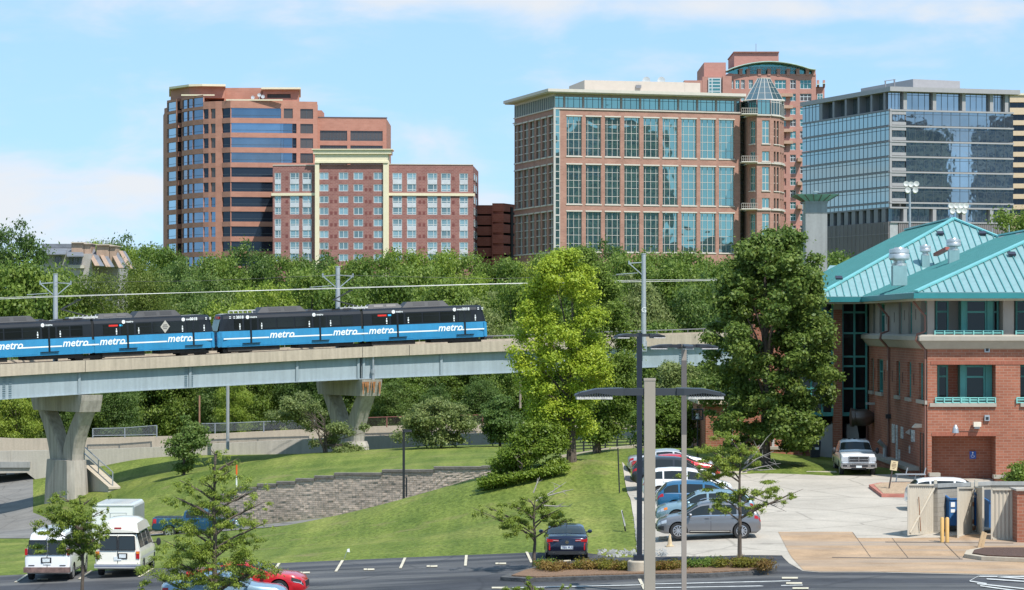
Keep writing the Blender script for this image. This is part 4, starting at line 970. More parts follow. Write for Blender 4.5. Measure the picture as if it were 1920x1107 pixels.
# --- B: the plum brick hotel
B_=cityroot('hotel','plum brick hotel with a cream portal frame and pale paired windows','hotel',662,660);O=B_.location
GR=M('vent_grille',(.17,.05,.045),.7)
def hotel_bay(f,cols,rows,pairs,zlo,zhi,nm='wall'):
 us=[0];
 for a,c in cols:us+=[f.U(a),f.U(c)]
 us.append(f.w);D=f.A.y;zs=[zlo]
 for t_,b_ in reversed(rows):zs+=[PZ(b_,D),PZ(t_,D)]
 zs.append(zhi);b=MB()
 grid_wall(b,f,us,zs,lambda i,j:i%2==1 and j%2==1,.3);b.build(nm,BR_B,B_,O,uv=True)
 nr=len(rows)
 for ci,(a,c)in enumerate(cols):
  for j in range(1,len(zs)-1,2):
   u0,u1=us[2*ci+1],us[2*ci+2]
   window(f,u0,u1,zs[j],zs[j+1],.18,[.5]if not pairs else[.62],[.26]if pairs else[],B_,O,G_HOT,WHITEF,fw=.16,proud=.12)
  if pairs:
   for k in range(0,nr-1,2):
    z1,z0=PZ(rows[k][1],D),PZ(rows[k+1][0],D);b=MB();fbox(b,f,us[2*ci+1]+.05,us[2*ci+2]-.05,z0,z1,-.05,.03);b.build('spandrel_panel',M('spandrel_white',(.5,.52,.55),.6),B_,O)
wrow=[(324.4,337.5),(345.4,359),(367.6,381.5),(389,402.5),(411,424.5),(432.4,446.5),(454,468),(476,490)]
crow=[(323.7,337),(346,359),(368,381),(389.6,403),(411.5,424.7),(433,446.6),(455,468),(477,490)]
zc=PZ(362.5,662)
fl=Face((PX(511.5,662),662),(PX(592,661),661));hotel_bay(fl,[(515,527),(543.5,561),(567,584.5)],wrow,True,0,PZ(311,662))
fr_=Face((PX(728,661),661),(PX(887,663.5),663.5));hotel_bay(fr_,[(736,754),(763,780.5),(801.5,820),(827,845),(861.5,877.5)],wrow,True,0,PZ(309.2,662))
fc=Face((PX(597,660),660),(PX(727,660),660));hotel_bay(fc,[(599,616),(635.3,653),(663,681),(700.5,717.5)],crow,False,0,PZ(309,660))
for(f,xs_)in((fc,(621.4,629.4,686.5,694.3)),(fr_,(787,795,850)),(fl,(537.8,))):
 for a in xs_:
  for t_,b_ in(crow if f is fc else wrow):b=MB();u=f.U(a);fbox(b,f,u-.32,u+.32,PZ(b_,f.A.y),PZ(b_-6,f.A.y),-.1,.02);b.build('vent_grille',GR,B_,O)
core(B_,[(fl.A.x,662.5),(fl.B.x,661.5),(fl.B.x,690),(fl.A.x,690)],0,PZ(312,662),BR_B);core(B_,[(fr_.A.x,661.5),(fr_.B.x-.02,664),(fr_.B.x+1.0,690),(fr_.A.x,690)],0,PZ(310,662),BR_B)
core(B_,[(fc.A.x,660.4),(fc.B.x,660.4),(fc.B.x,690),(fc.A.x,690)],0,PZ(309.2,660),BR_B)
fs=Face((fr_.B.x,fr_.B.y),(fr_.B.x+1.05,690))
for t_,b_ in wrow:
 for u0,u1 in((3,8),(12,17)):window(fs,u0,u1,PZ(b_,665),PZ(t_,665),-.04,1,1,B_,O,G_HOT,WHITEF,fw=.2)
for f,w0,w1 in((fl,0,fl.w),(fr_,0,fr_.w+.4)):
 b=MB();fbox(b,f,w0-.3,w1,PZ(367.5,662),PZ(362.5,662),-.1,.35);b.build('string_course',CREAM,B_,O)
b=MB();fbox(b,fl,0,fl.w,PZ(311,662),PZ(309.5,662),-.5,.15);b.build('coping',CREAMW,B_,O)
b=MB();fbox(b,fr_,0,fr_.w+.1,PZ(309.2,662),PZ(307.6,662),-.5,.15);b.build('coping',CREAMW,B_,O)
fp=Face((PX(590.5,659.4),659.4),(PX(732.5,659.4),659.4));zz=lambda y:PZ(y,659.4)
b=MB();fbox(b,fp,0,fp.U(598.5),0,zz(305),-30,0);fbox(b,fp,fp.U(718.5),fp.U(727),0,zz(305),-1.5,0);fbox(b,fp,fp.U(727),fp.w-.5,0,zz(305),-1.5,-.4)
fbox(b,fp,0,fp.U(727),zz(305),zz(289),-6,.0);fbox(b,fp,fp.U(727),fp.w-.5,zz(305),zz(289),-6,-.4);b.build('portal_frame',CREAM,B_,O)
b=MB();fbox(b,fp,-.4,fp.w+.2,zz(289),zz(281.5),-6.3,.5);fbox(b,fp,-.75,fp.w+.6,zz(281.5),zz(279.8),-6.6,.9);fbox(b,fp,-.05,fp.U(727.5),zz(306),zz(302.5),-.5,.25);b.build('portal_cornice',CREAM,B_,O)
# --- brick parking structure between hotel and the teal glass block
Gp=cityroot('parking_garage','dark red brick parking garage with long open slots beside the hotel','parking garage',923,680);O=Gp.location
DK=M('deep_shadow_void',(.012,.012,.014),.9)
def slots(f,rows,u0,u1,zt):
 zs=[0]
 for t_,b_ in reversed(rows):zs+=[PZ(b_,f.A.y),PZ(t_,f.A.y)]
 zs.append(zt);b=MB();grid_wall(b,f,[0,u0,u1,f.w],zs,lambda i,j:i==1 and j%2==1,3.0);b.build('wall',BR_G,Gp,O,uv=True)
f1=Face((PX(880,683),683),(PX(923,683),683));slots(f1,[(401.5,405),(421.8,425),(441.5,445),(461.5,465),(481,485)],.3,f1.w-.2,PZ(386,683))
f2=Face((PX(923,680),680),(PX(944,680),680));slots(f2,[(396.2,401),(416.2,420.5),(436.3,441),(456.5,461),(477,481)],.2,f2.w-.05,PZ(382.5,680))
f3=Face((PX(944,680),680),(PX(985,696),696));slots(f3,[(396.2,401),(416.2,420.5),(436.3,441),(456.5,461),(477,481)],.05,f3.w-.3,PZ(382.5,680))
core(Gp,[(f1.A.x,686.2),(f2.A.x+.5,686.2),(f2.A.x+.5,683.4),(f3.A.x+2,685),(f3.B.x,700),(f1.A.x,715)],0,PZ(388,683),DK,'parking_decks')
b=MB();fbox(b,f1,0,f1.w,PZ(386,683),PZ(385,683),-.4,.1);fbox(b,f2,0,f2.w,PZ(382.5,680),PZ(381.5,680),-.4,.1);fbox(b,f3,0,f3.w,PZ(382.5,680),PZ(381.5,680),-.4,.1);b.build('coping',M('coping_red',(.3,.12,.09),.8),Gp,O)
# --- C: pink brick block with tall teal windows and a glass capped turret
C=cityroot('teal_glass_office','pink brick office block with tall teal windows and a glass capped corner turret','office building',1200,640);O=C.location
cx,cy=PX(1040,640),640.0;ux=Vector((1,.3)).normalized()
ff=Face((cx,cy),(cx+ux.x*47.5,cy+ux.y*47.5));
fl=Face((cx-ux.y*33.5,cy+ux.x*33.5),(cx,cy))
zc=lambda y:PZ(y,640)
D1=ff.pt(ff.U(1076),0).y;z1=lambda y:PZ(y,D1)
groups=[(218.5,292.5),(308.8,382.5),(397,472)]
bays=[(1062.4,1090.8),(1098.6,1127),(1134.6,1163),(1170.7,1199),(1206.8,1235.4),(1242.5,1270.6),(1278,1306),(1313.4,1341.6),(1348.4,1376.6)]
us=[0,ff.U(1050),ff.U(1051)];
for a,c in bays:us+=[ff.U(a),ff.U(c)]
uend=ff.U(1388);us.append(uend);us=us[1:]
zs=[0]
for t_,b_ in reversed(groups):zs+=[z1(b_),z1(t_)]
ztopC=z1(205.5);zs.append(ztopC)
b=MB();us2=us
opencol=set(range(2,2+2*len(bays),2))
grid_wall(b,ff,us2,zs,lambda i,j:i in opencol and j%2==1,.55);b.build('wall',BR_C,C,O,uv=True)
vc=[.16,.5,.84]
rowsf=[1-(k-219)/73.5 for k in(232.8,248.5,262,277.7)]
for i in sorted(opencol):
 for j in range(1,len(zs)-1,2):window(ff,us2[i],us2[i+1],zs[j],zs[j+1],.5,vc,rowsf,C,O,G_TEAL,MULW,fw=.1,edge=True,proud=.12,name='window',fname='window_grid')
b=MB()
for i in sorted(opencol):
 for j in range(1,len(zs)-1,2):
  fbox(b,ff,us2[i]-.15,us2[i+1]+.15,zs[j]-.3,zs[j],-.1,.14);fbox(b,ff,us2[i]-.15,us2[i+1]+.15,zs[j+1],zs[j+1]+.3,-.1,.14)
b.build('sill_course',CREAMW,C,O)
b=MB()
for a,c in zip([1055]+[x[1]+3.8 for x in bays],[0]*10):
 u=ff.U(a+.0);
b.face([ff.pt(0,0,0)]*3)if False else None
for lo,hi in((0,z1(404)),(z1(404)+.01,z1(295)),(z1(295)+.01,z1(205))):
 n=max(1,round((hi-lo)/1.8));window(ff,.0,us[0],lo,hi,.05,1,n,C,O,G_TEAL,MULW,fw=.16,edge=True,name='corner_glazing',fname='window_grid')
b=MB();fbox(b,ff,0,uend,ztopC-.02,z1(203.5),-.6,.25);b.build('sill_band',CREAMW,C,O)
zt0,zt1=z1(203.5),z1(176.5)
tb=[(1053,1056.3)]
cols_=[1040,1057]+[1057+35.6*k for k in range(1,10)]
b=MB();us3=[0]
for k,a in enumerate(cols_[1:]):us3+=[ff.U(a-0.2),ff.U(a+3.4)]
us3.append(uend)
grid_wall(b,ff,us3,[zt0,zt0+.2,zt1-.7,zt1],lambda i,j:i%2==0 and j==1,.2,d=-.1);b.build('top_storey_frame',M('mauve_panel',(.3,.25,.24),.7),C,O)
for i in range(0,len(us3)-1,2):window(ff,us3[i],us3[i+1],zt0+.2,zt1-.7,.28,vc if i else 2,[.8],C,O,G_TEAL,MULD,fw=.1,edge=False,name='top_window',fname='window_grid')
q=lambda u,d:(ff.pt(u,0,d).x,ff.pt(u,0,d).y)
l_=lambda u,d:(fl.pt(u,0,d).x,fl.pt(u,0,d).y)
cor=ff.pt(0,0,2.1)+fl.n*2.1
core(C,[(l_(-1.5,2.1)),(cor.x,cor.y),q(uend+.5,2.1),q(uend+.5,-25),l_(-1.5,-30)],zt1,zt1+.25,M('soffit',(.5,.45,.36),.8),'eave_soffit')
cor=ff.pt(0,0,2.4)+fl.n*2.4
core(C,[(l_(-1.8,2.4)),(cor.x,cor.y),q(uend+.6,2.4),q(uend+.6,-24),l_(-1.8,-29)],zt1+.25,zt1+.95,CREAMW,'eave')
core(C,[l_(.3,-.7),(ff.pt(.6,0,-.7).x,ff.pt(.6,0,-.7).y),q(uend,-.7),q(uend,-30),l_(.3,-40)],0,zt1-.01,BR_C,'building_core')
zr=zt1+.95
def front_px_box(px0,px1,y0,D0,D1_,name,mat,zb=zr):
 core(C,[(PX(px0,D0),D0),(PX(px1,D0),D0+(px1-px0)*.035),(PX(px1,D0),D1_+(px1-px0)*.035),(PX(px0,D0),D1_)],zb-.3,PZ(y0,D0),mat,name)
PENT=M('penthouse_cream',(.52,.45,.38),.8,var=.05)
core(C,[(PX(1096,655),655),(PX(1284,661),661),(PX(1284,661),680),(PX(1067,672),672)],zr-.2,PZ(150.5,655),PENT,'penthouse')
core(C,[(PX(1284.2,661),661),(PX(1313,662),662),(PX(1313,662),680),(PX(1284.2,661),680)],zr-.2,PZ(156,662),PENT,'penthouse')
b=MB();b.box(PX(1193,656),PX(1203,656),657.6,658.1,PZ(166,658),PZ(160,658));b.build('vent_panel',METAL_D,C,O)
for a in(1212,1240):qd=P(a,151.5,660);b=MB();b.lathe(qd,[(.1,.5),(1.0,.1),(1.0,0),(.2,.25)],14,axis='y');b.cyl(qd,qd-UP*1.2,.1);b.build('satellite_dish',WHITEF,C,O,smooth=True)
zlr=[z1(b_)for b_ in(474,397.5)],0
lw=[(971,979.8),(982,990.5),(993,1001.8),(1004.5,1013.2),(1016,1025)]
us=[0,fl.U(962.6)if False else .3,2.6]
for a,c in lw:us+=[fl.U(a),fl.U(c)]
us+=[fl.U(1028.6),fl.U(1037)];us.append(fl.w)
b=MB();lopen={1}|set(range(3,3+2*len(lw),2))|{3+2*len(lw)}
grid_wall(b,fl,us,zs,lambda i,j:i in lopen and j%2==1,.6);b.build('side_wall',BR_C,C,O,uv=True)
for i in sorted(lopen):
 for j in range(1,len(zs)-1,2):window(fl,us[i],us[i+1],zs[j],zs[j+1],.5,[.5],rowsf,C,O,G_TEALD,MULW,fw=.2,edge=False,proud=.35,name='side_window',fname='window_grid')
b=MB()
for i in sorted(lopen):
 for j in range(1,len(zs)-1,2):
  fbox(b,fl,us[i]-.1,us[i+1]+.1,zs[j]-.35,zs[j],-.1,.25);fbox(b,fl,us[i]-.1,us[i+1]+.1,zs[j+1],zs[j+1]+.35,-.1,.25)
fbox(b,fl,0,fl.w-.02,ztopC,z1(203.5),-.3,.3);fbox(b,fl,0,1.8,z1(215),z1(213),-.2,.5);b.build('side_sill',CREAMW,C,O)
b=MB();b.beam(ff.pt(-.02,0,.05),ff.pt(-.02,z1(205),.05),.5);b.build('corner_mullion',MULW,C,O)
nb=22;us4=[fl.w*k/nb for k in range(nb+1)]
for k in range(0,nb):window(fl,us4[k]+.12,us4[k+1]-.12,zt0+.1,zt1-.5,.1,[.5],1,C,O,G_TEAL if k%2 else G_SKY,MULD,fw=.25,edge=False,name='side_top_window',fname='window_grid')
b=MB();fbox(b,fl,0,fl.w,zt1-.5,zt1,-.2,.0);fbox(b,fl,0,fl.w,zt0,zt0+.1,-.2,0)
for k in range(nb+1):fbox(b,fl,us4[k]-.12 if k else 0,min(fl.w,us4[k]+.12),zt0+.1,zt1-.5,-.15,.02)
b.build('side_top_frame',MULW,C,O)
Dt=650.0;tz=lambda y:PZ(y,Dt)
th=[(1388,657),(1394.6,655.5)]
fg=Face((PX(1388,653.6),653.6),(PX(1395,657),657));window(fg,0,fg.w,0,tz(188),0,1,26,C,O,G_TEAL,MULD,fw=.1,edge=False,name='link_glazing',fname='window_grid')
pts=[(1395,657),(1404,651),(1419,648),(1445,649),(1462,652),(1470,658)]
tp_=[(PX(a,d),d)for a,d in pts]
twin={1:[(1405.5,1415.5)],2:[(1429,1443)],3:[(1451,1454.5),(1456.5,1460.5)],4:[(1463,1465.5),(1467,1469.3)]}
tg=[(226.5,270.5),(284.5,303.5),(313.5,358.5),(372,391),(401,446.5),(456,476)]
for k in range(5):
 f=Face(tp_[k],tp_[k+1]);z=[0]
 for t_,b_ in reversed(tg):z+=[tz(b_),tz(t_)]
 z.append(tz(217));cols=twin.get(k,[]);us=[0]
 for a,c in cols:us+=[f.U(a),f.U(c)]
 us.append(f.w);b=MB();grid_wall(b,f,us,z,lambda i,j:i%2==1 and j%2==1,.4);b.build('turret_wall',BR_C,C,O,uv=True)
 for ci in range(len(cols)):
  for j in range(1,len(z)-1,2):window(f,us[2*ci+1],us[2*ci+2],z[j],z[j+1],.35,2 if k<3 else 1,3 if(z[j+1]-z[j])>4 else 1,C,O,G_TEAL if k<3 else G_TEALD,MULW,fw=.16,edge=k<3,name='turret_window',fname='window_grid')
 b=MB()
 for y in(217,307,394):fbox(b,f,0,f.w,tz(y+1.2),tz(y-1.2),-.1,.35)
 for a,c in cols:
  for t_,b_ in tg:fbox(b,f,f.U(a)-.2,f.U(c)+.2,tz(b_+1.6),tz(b_),-.1,.22)
 b.build('turret_course',CREAMW,C,O)
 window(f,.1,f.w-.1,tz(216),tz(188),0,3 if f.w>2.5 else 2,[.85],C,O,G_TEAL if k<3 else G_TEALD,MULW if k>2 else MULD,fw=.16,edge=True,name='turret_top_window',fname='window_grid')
core(C,[(p[0],p[1]+.8)for p in tp_]+[(PX(1468,668),668),(PX(1396,668),668)],0,tz(188),BR_C,'turret_core')
ctr=Vector((PX(1432,656),656,0))
def ringp(rx,z,n=8):return[ctr+Vector((rx*math.cos(R(-112.5+45*k)),rx*.75*math.sin(R(-112.5+45*k)),z))for k in range(n)]
b=MB();b.grid([ringp(5.35,tz(188)),ringp(5.5,tz(186)),ringp(5.35,tz(184.5)),ringp(4.9,tz(184.3))],closed=True);b.build('turret_eave',CREAMW,C,O)
for k in range(8):
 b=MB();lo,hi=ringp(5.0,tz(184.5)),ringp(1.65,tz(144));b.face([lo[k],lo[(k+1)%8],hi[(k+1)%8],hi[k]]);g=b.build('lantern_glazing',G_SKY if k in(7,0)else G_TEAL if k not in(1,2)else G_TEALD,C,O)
 b=MB();a0,a1,c1,c0=lo[k],lo[(k+1)%8],hi[(k+1)%8],hi[k]
 for s in(0,.5):b.beam(a0.lerp(a1,s),c0.lerp(c1,s),.09 if s else .14)
 for s in(.3,.58,.82):b.beam(a0.lerp(c0,s),a1.lerp(c1,s),.08)
 b.build('lantern_bars',MULW,g,O)
b=MB();b.prism([(p.x,p.y)for p in ringp(1.75,0)],tz(144),tz(142.6));b.build('lantern_cap',CREAMW,C,O)
for y in(216.5,306,394):
 b=MB();x0,x1=PX(1388.5,650),PX(1420,648);b.box(x0,x1,646.8,652,tz(y),tz(y-2));b.build('balcony_slab',CREAMW,C,O)
 b=MB()
 for k in range(9):x=x0+(x1-x0)*k/8;b.box(x-.05,x+.05,646.85,646.95,tz(y-2),tz(y-11))
 b.box(x0,x1,646.82,646.98,tz(y-11),tz(y-12));b.box(x0,x1,646.84,646.96,tz(y-5.5),tz(y-6.2));b.build('balcony_rail',M('rail_taupe',(.38,.33,.29),.6),C,O)
# --- E: salmon residential tower behind
E_=cityroot('apartment_tower','salmon brick apartment tower with green glazing and a curved glass roof','apartment tower',1450,900);O=E_.location
Dz=900.0;ez=lambda y:PZ(y,Dz)
def blk(px0,px1,y1,d0,d1,nm='block',mat=BR_E,y0=None):return core(E_,[(PX(px0,d0),d0),(PX(px1,d0),d0),(PX(px1,d0),d1),(PX(px0,d0),d1)],0 if y0 is None else PZ(y0,d0),PZ(y1,d0),mat,nm)
blk(1283,1317,151,898,930);blk(1355,1372,143,897,930);blk(1320,1361,117.5,906,940);blk(1376.5,1460,98.5,910,935,'lift_tower');
b=MB();b.box(PX(1375.5,909.5),PX(1461,909.5),909.3,935.5,PZ(99,910),PZ(97.3,910));b.build('coping',M('coping_brown',(.3,.14,.1),.8),E_,O)
b=MB();b.cyl(P(1417.5,98,920),P(1417.5,82,920),.08);b.build('mast',METAL_D,E_,O)
f=Face((PX(1317,897.5),897.5),(PX(1355,897.5),897.5));blk(1317,1355,144,897.9,930)
window(f,f.U(1328),f.U(1352),PZ(190,897),PZ(146,897),0,[.3],7,E_,O,G_GRN,WHITEF,fw=.35);
f=Face((PX(1362,900),900),(PX(1530,900),900));cols=[(1371,1376),(1379,1386.5),(1389.5,1396.5),(1404,1412),(1452.5,1474),(1481.5,1492.5),(1500,1521.5)]
us=[0]
for a,c in cols:us+=[f.U(a),f.U(c)]
us.append(f.w);rowsE=[(150,167),(176,190)]+[(202+22.1*k,215.5+22.1*k)for k in range(12)]
zs=[0]
for t_,b_ in reversed(rowsE):zs+=[ez(b_),ez(t_)]
zs.append(ez(139));b=MB();grid_wall(b,f,us,zs,lambda i,j:i%2==1 and j%2==1,.5);b.build('wall',BR_E,E_,O,uv=True)
for ci in range(len(cols)):
 for j in range(1,len(zs)-1,2):
  if ez(250)>zs[j]and cols[ci][1]<1478:continue
  window(f,us[2*ci+1],us[2*ci+2],zs[j],zs[j+1],.4,3 if us[2*ci+2]-us[2*ci+1]>2.5 else 2,[.6],E_,O,G_GRN if(j//2+ci)%3 else G_GREY,WHITEF,fw=.2)
core(E_,[(f.A.x,900.6),(f.B.x,900.6),(f.B.x,940),(f.A.x,940)],0,ez(140),BR_E,'building_core')
b=MB();us5=[1389,1403,1424,1442,1460,1478,1496,1514,1526]
for a in us5:u=f.U(a);fbox(b,f,u-.55,u+.55,ez(142),ez(131),-1,.25);fbox(b,f,u-.7,u+.7,ez(131),ez(129.5),-1.1,.35)
b.build('parapet_piers',BR_E,E_,O,uv=True)
window(f,f.U(1404),f.U(1500),ez(139.5),ez(124),2.5,18,2,E_,O,G_GRN,WHITEF,fw=.18,name='roof_glazing')
b=MB();rows=[]
for k in range(15):
 t=k/14;a=1362+168*t;y=133.5-17.5*math.sin(math.pi*min(1,t*1.02))**.8 if t<.98 else 131;rows.append([(PX(a,897.5),897.5,ez(y+1.4)),(PX(a,897.5),897.5,ez(y)),(PX(a,897.5),903,ez(y)),(PX(a,897.5),903,ez(y+1.4))])
g_=MB();g_.face([(r_[0][0],902.8,r_[0][2])for r_ in rows[::-1]]+[(PX(1376,902.8),902.8,PZ(139,902.8)),(PX(1524,902.8),902.8,PZ(139,902.8))]);g_.build('arched_glazing',G_GRN,E_,O)
b.grid(rows,closed=True);b.build('curved_roof',M('verdigris',(.45,.6,.55),.6,var=.15),E_,O)
for k in range(5):
 y=178+22.1*k;b=MB();fbox(b,f,f.U(1455),f.U(1486),ez(y+4),ez(y-2),0,1.6);b.build('balcony',M('balcony_tan',(.45,.28,.2),.8),E_,O)
blk(1530,1546,143+20,904,935,'side_wing');f2=Face((PX(1530,903.9),903.9),(PX(1546,903.9),903.9))
for k in range(8):window(f2,f2.U(1532),f2.U(1543),PZ(188+22.1*k,904),PZ(176+22.1*k,904),-.03,2,2,E_,O,G_GRN,WHITEF,fw=.2)
for a in(1531.5,1542.5):b=MB();b.box(PX(a,905),PX(a+4,905),904,905,PZ(165,905),PZ(151,905));b.build('pergola_pier',BR_E,E_,O,uv=True)
b=MB();b.hexa([P(1526,160.5,902),P(1549,157,902),P(1549,157,910),P(1526,160.5,910),P(1526,159,902),P(1549,155.5,902),P(1549,155.5,910),P(1526,159,910)]);b.build('pergola_roof',M('verdigris'),E_,O)
f4=Face((PX(1496,897),897),(PX(1505,897),897))
for k in range(5):q_=300+44*k;b=MB();fbox(b,f4,0,f4.w,ez(q_+4),ez(q_-3),-3,0);b.build('balcony',M('balcony_tan'),E_,O)
# --- D: grey glass office at right
D_=cityroot('grey_glass_office','grey glass office block with flat overhanging roof at upper right','office building',1668,700);O=D_.location
dx_,dy_=PX(1668,700),700.0;u_=Vector((1,.3)).normalized();
ff=Face((dx_,dy_),(dx_+u_.x*37,dy_+u_.y*37));vl=Vector((-.3636,1)).normalized()
fl=Face((dx_+vl.x*51.5,dy_+vl.y*51.5),(dx_,dy_));dz=lambda y:PZ(y,700)
fls=[206,235.8,264.5,293.2,322,350.6,379.5]
zroof,zfas=dz(172),dz(163.5)
nm=21
for k in range(7):
 t_=fls[k]+2.0;b_=(fls[k+1]-2.0)if k<6 else 388
 n=nm;window(fl,0,fl.w,dz(b_),dz(t_),.0,[q/n for q in range(1,n)],[.78]if k<6 else[],D_,O,G_SKY,MULD,fw=.14,edge=False,name='curtain_wall',fname='mullions')
b=MB()
for k in range(7):fbox(b,fl,0,fl.w-.02,dz(fls[k]+2.0),dz(fls[k]-1.2),-.3,.3)
fbox(b,fl,0,fl.w-.02,dz(391),dz(388),-.3,.2);b.build('floor_band',METAL_D,D_,O)
pil=[1538,1562.5,1585.5,1609.5,1633.5,1658]
prev=0;zt0=dz(fls[0]-1.2)
window(fl,0,fl.U(1536),zt0,zroof,.0,5,[.85],D_,O,G_SKY,MULD,fw=.14,edge=False,name='top_glazing',fname='mullions')
for k,a in enumerate(pil):
 u=fl.U(a);b=MB();fbox(b,fl,u,u+(3.2 if k==0 else 2.0)*.55,zt0,zroof,-2.0,.25);b.build('top_pier',METAL_D,D_,O)
 un=fl.U(pil[k+1])if k<5 else fl.w
 if k<5:window(fl,u+1.0,un,zt0,zroof,1.7,5,[.85],D_,O,G_SKY,MULD,fw=.14,edge=False,name='top_glazing',fname='mullions')
for k in range(12):
 u0=fl.w*k/12;b=MB();fbox(b,fl,u0,u0+fl.w/24,dz(416),dz(391),-.8,.1);b.build('lower_pier',METAL_D,D_,O)
window(fl,0,fl.w,dz(416),dz(391),.7,24,1,D_,O,G_SKY,MULD,fw=.2,edge=False,name='lower_glazing',fname='mullions')
POD=M('podium_stone',(.2,.18,.18),.8,var=.2,scale=.25,stretch=(2.5,2.5,.2))
b=MB();fbox(b,fl,0,fl.w,0,dz(416),-1,.35);fbox(b,ff,2.4,35,0,dz(418),-1,.35);b.build('podium',POD,D_,O)
b=MB()
for k in range(22):fbox(b,fl,fl.w*k/22,fl.w*k/22+.12,0,dz(417),.35,.5)
fbox(b,fl,0,fl.w,dz(439),dz(437.5),.35,.48);fbox(b,ff,2.4,35,dz(441),dz(439.5),.35,.48)
for k in range(60):fbox(b,ff,2.5+k*.54,2.5+k*.54+.1,0,dz(419),.35,.5)
b.build('podium_fins',M('podium_fin',(.27,.25,.25),.7),D_,O)
b=MB();fbox(b,ff,.0,2.3,0,dz(418),-1,.2);b.build('podium_corner',M('panel_pale_grey',(.42,.43,.43),.5,metal=.2),D_,O)
b=MB();fbox(b,ff,0,36,dz(417.9),dz(415.5),-1,.6);b.build('podium_coping',METAL_L,D_,O)
W2=ff.U(1900);ub=ff.U(1699)
for k in range(7):
 t_=fls[k]+2.2;b_=(fls[k+1]-1.6)if k<6 else 388
 if k<6:
  b=MB();zt_,zb_=dz(t_),dz(b_);fbox(b,ff,.6,ub-.1,zt_-.9,zt_,-.3,.2);fbox(b,ff,.6,ub-.1,zb_,zb_+.8,-.3,.2);b.build('corner_panel',METAL_L,D_,O)
  window(ff,.8,ub-.3,zb_+.8,zt_-.9,.1,4,1,D_,O,G_NAVY,MULD,fw=.1,name='corner_window',fname='mullions')
 window(ff,ub,W2,dz(b_),dz(t_),.1,12,[.8]if k<6 else[],D_,O,G_NAVY,MULD,fw=.11,edge=False,name='curtain_wall',fname='mullions')
b=MB()
for k in range(7):fbox(b,ff,0,W2,dz(fls[k]+2.2),dz(fls[k]-.8),-.3,.35)
fbox(b,ff,0,W2,dz(391),dz(388),-.3,.3);b.build('floor_band',METAL_L,D_,O)
b=MB();fbox(b,ff,-.05,.55,dz(391),dz(204),-.4,.25);b.build('corner_post',METAL_L,D_,O)
bp_=[1667,1700,1755,1810,1862,1890]
for k in range(5):
 u0,u1=ff.U(bp_[k])+.2,ff.U(bp_[k+1]);b=MB();fbox(b,ff,u1-1.0,u1,zt0,zroof,-1.6,.2);fbox(b,ff,u1-1.0,u1,dz(415.6),dz(391),-1.6,.2);b.build('top_pier',METAL_L,D_,O)
 window(ff,u0,u1-1.0,zt0,zroof,1.0,4,[.85],D_,O,G_NAVY,MULD,fw=.12,edge=False,name='top_glazing',fname='mullions')
 window(ff,u0,u1-1.0,dz(415.6),dz(391),1.0,4,[],D_,O,G_NAVY,MULD,fw=.12,edge=False,name='lower_glazing',fname='mullions')
q=lambda f,u,d:(f.pt(u,0,d).x,f.pt(u,0,d).y)
cr_=ff.pt(0,0,1.6)+fl.n*.6
core(D_,[q(fl,-.3,.6),(cr_.x,cr_.y),q(ff,W2+1.2,1.6),q(ff,W2+1.2,-30),q(fl,-.3,-30)],zroof,zfas,METAL_L,'roof_slab')
core(D_,[q(fl,.1,-2.2),q(ff,1.8,-2.0),q(ff,W2-.1,-1.8),q(ff,W2-.1,-32),q(fl,.1,-34)],0,zroof-.02,METAL_D,'building_core')
core(D_,[(PX(1712,716),716),(PX(1800,722),722),(PX(1800,722),740),(PX(1614,745),745)],zfas-.1,PZ(148.5,716),METAL_L,'penthouse')
b=MB();b.cyl(P(1660,169,712),P(1660,152,712),.18);b.cyl(P(1677,166,712),P(1677,149,712),.22);b.beam(P(1658,152.5,712),P(1679,149.5,712),.2);b.build('roof_davit',METAL_D,D_,O)
# --- F: tan and black banded garage at the right edge
F_=cityroot('banded_office','tan building with dark window bands at the right edge behind the grey glass block','office building',1905,770);O=F_.location
f=Face((PX(1880,770),770),(PX(2010,770),770));b=MB();zs=[0];rws=[(192,202.5)]+[(215+19.75*k,226+19.75*k)for k in range(12)]
for t_,b_ in reversed(rws):zs+=[PZ(b_,770),PZ(t_,770)]
zs.append(PZ(177,770));grid_wall(b,f,[0,.5,f.w-.5,f.w],zs,lambda i,j:i==1 and j%2==1,1.0);b.build('wall',M('tan_precast',(.62,.47,.32),.8,var=.06),F_,O)
for j in range(1,len(zs)-1,2):window(f,.5,f.w-.5,zs[j],zs[j+1],.9,10 if j<len(zs)-2 else[.2,.26,.3,.5],[],F_,O,G_DARK,M('mullion_dark'),fw=.12,edge=False,name='ribbon_window',fname='mullions')
core(F_,[(f.A.x+.1,771.2),(f.B.x-.1,771.2),(f.B.x,800),(f.A.x,800)],0,PZ(178,770),METAL_D,'building_core')
b=MB();fbox(b,f,-.5,f.w,PZ(179,770),PZ(175.5,770),-1,.4);b.build('cornice',CREAM,F_,O)
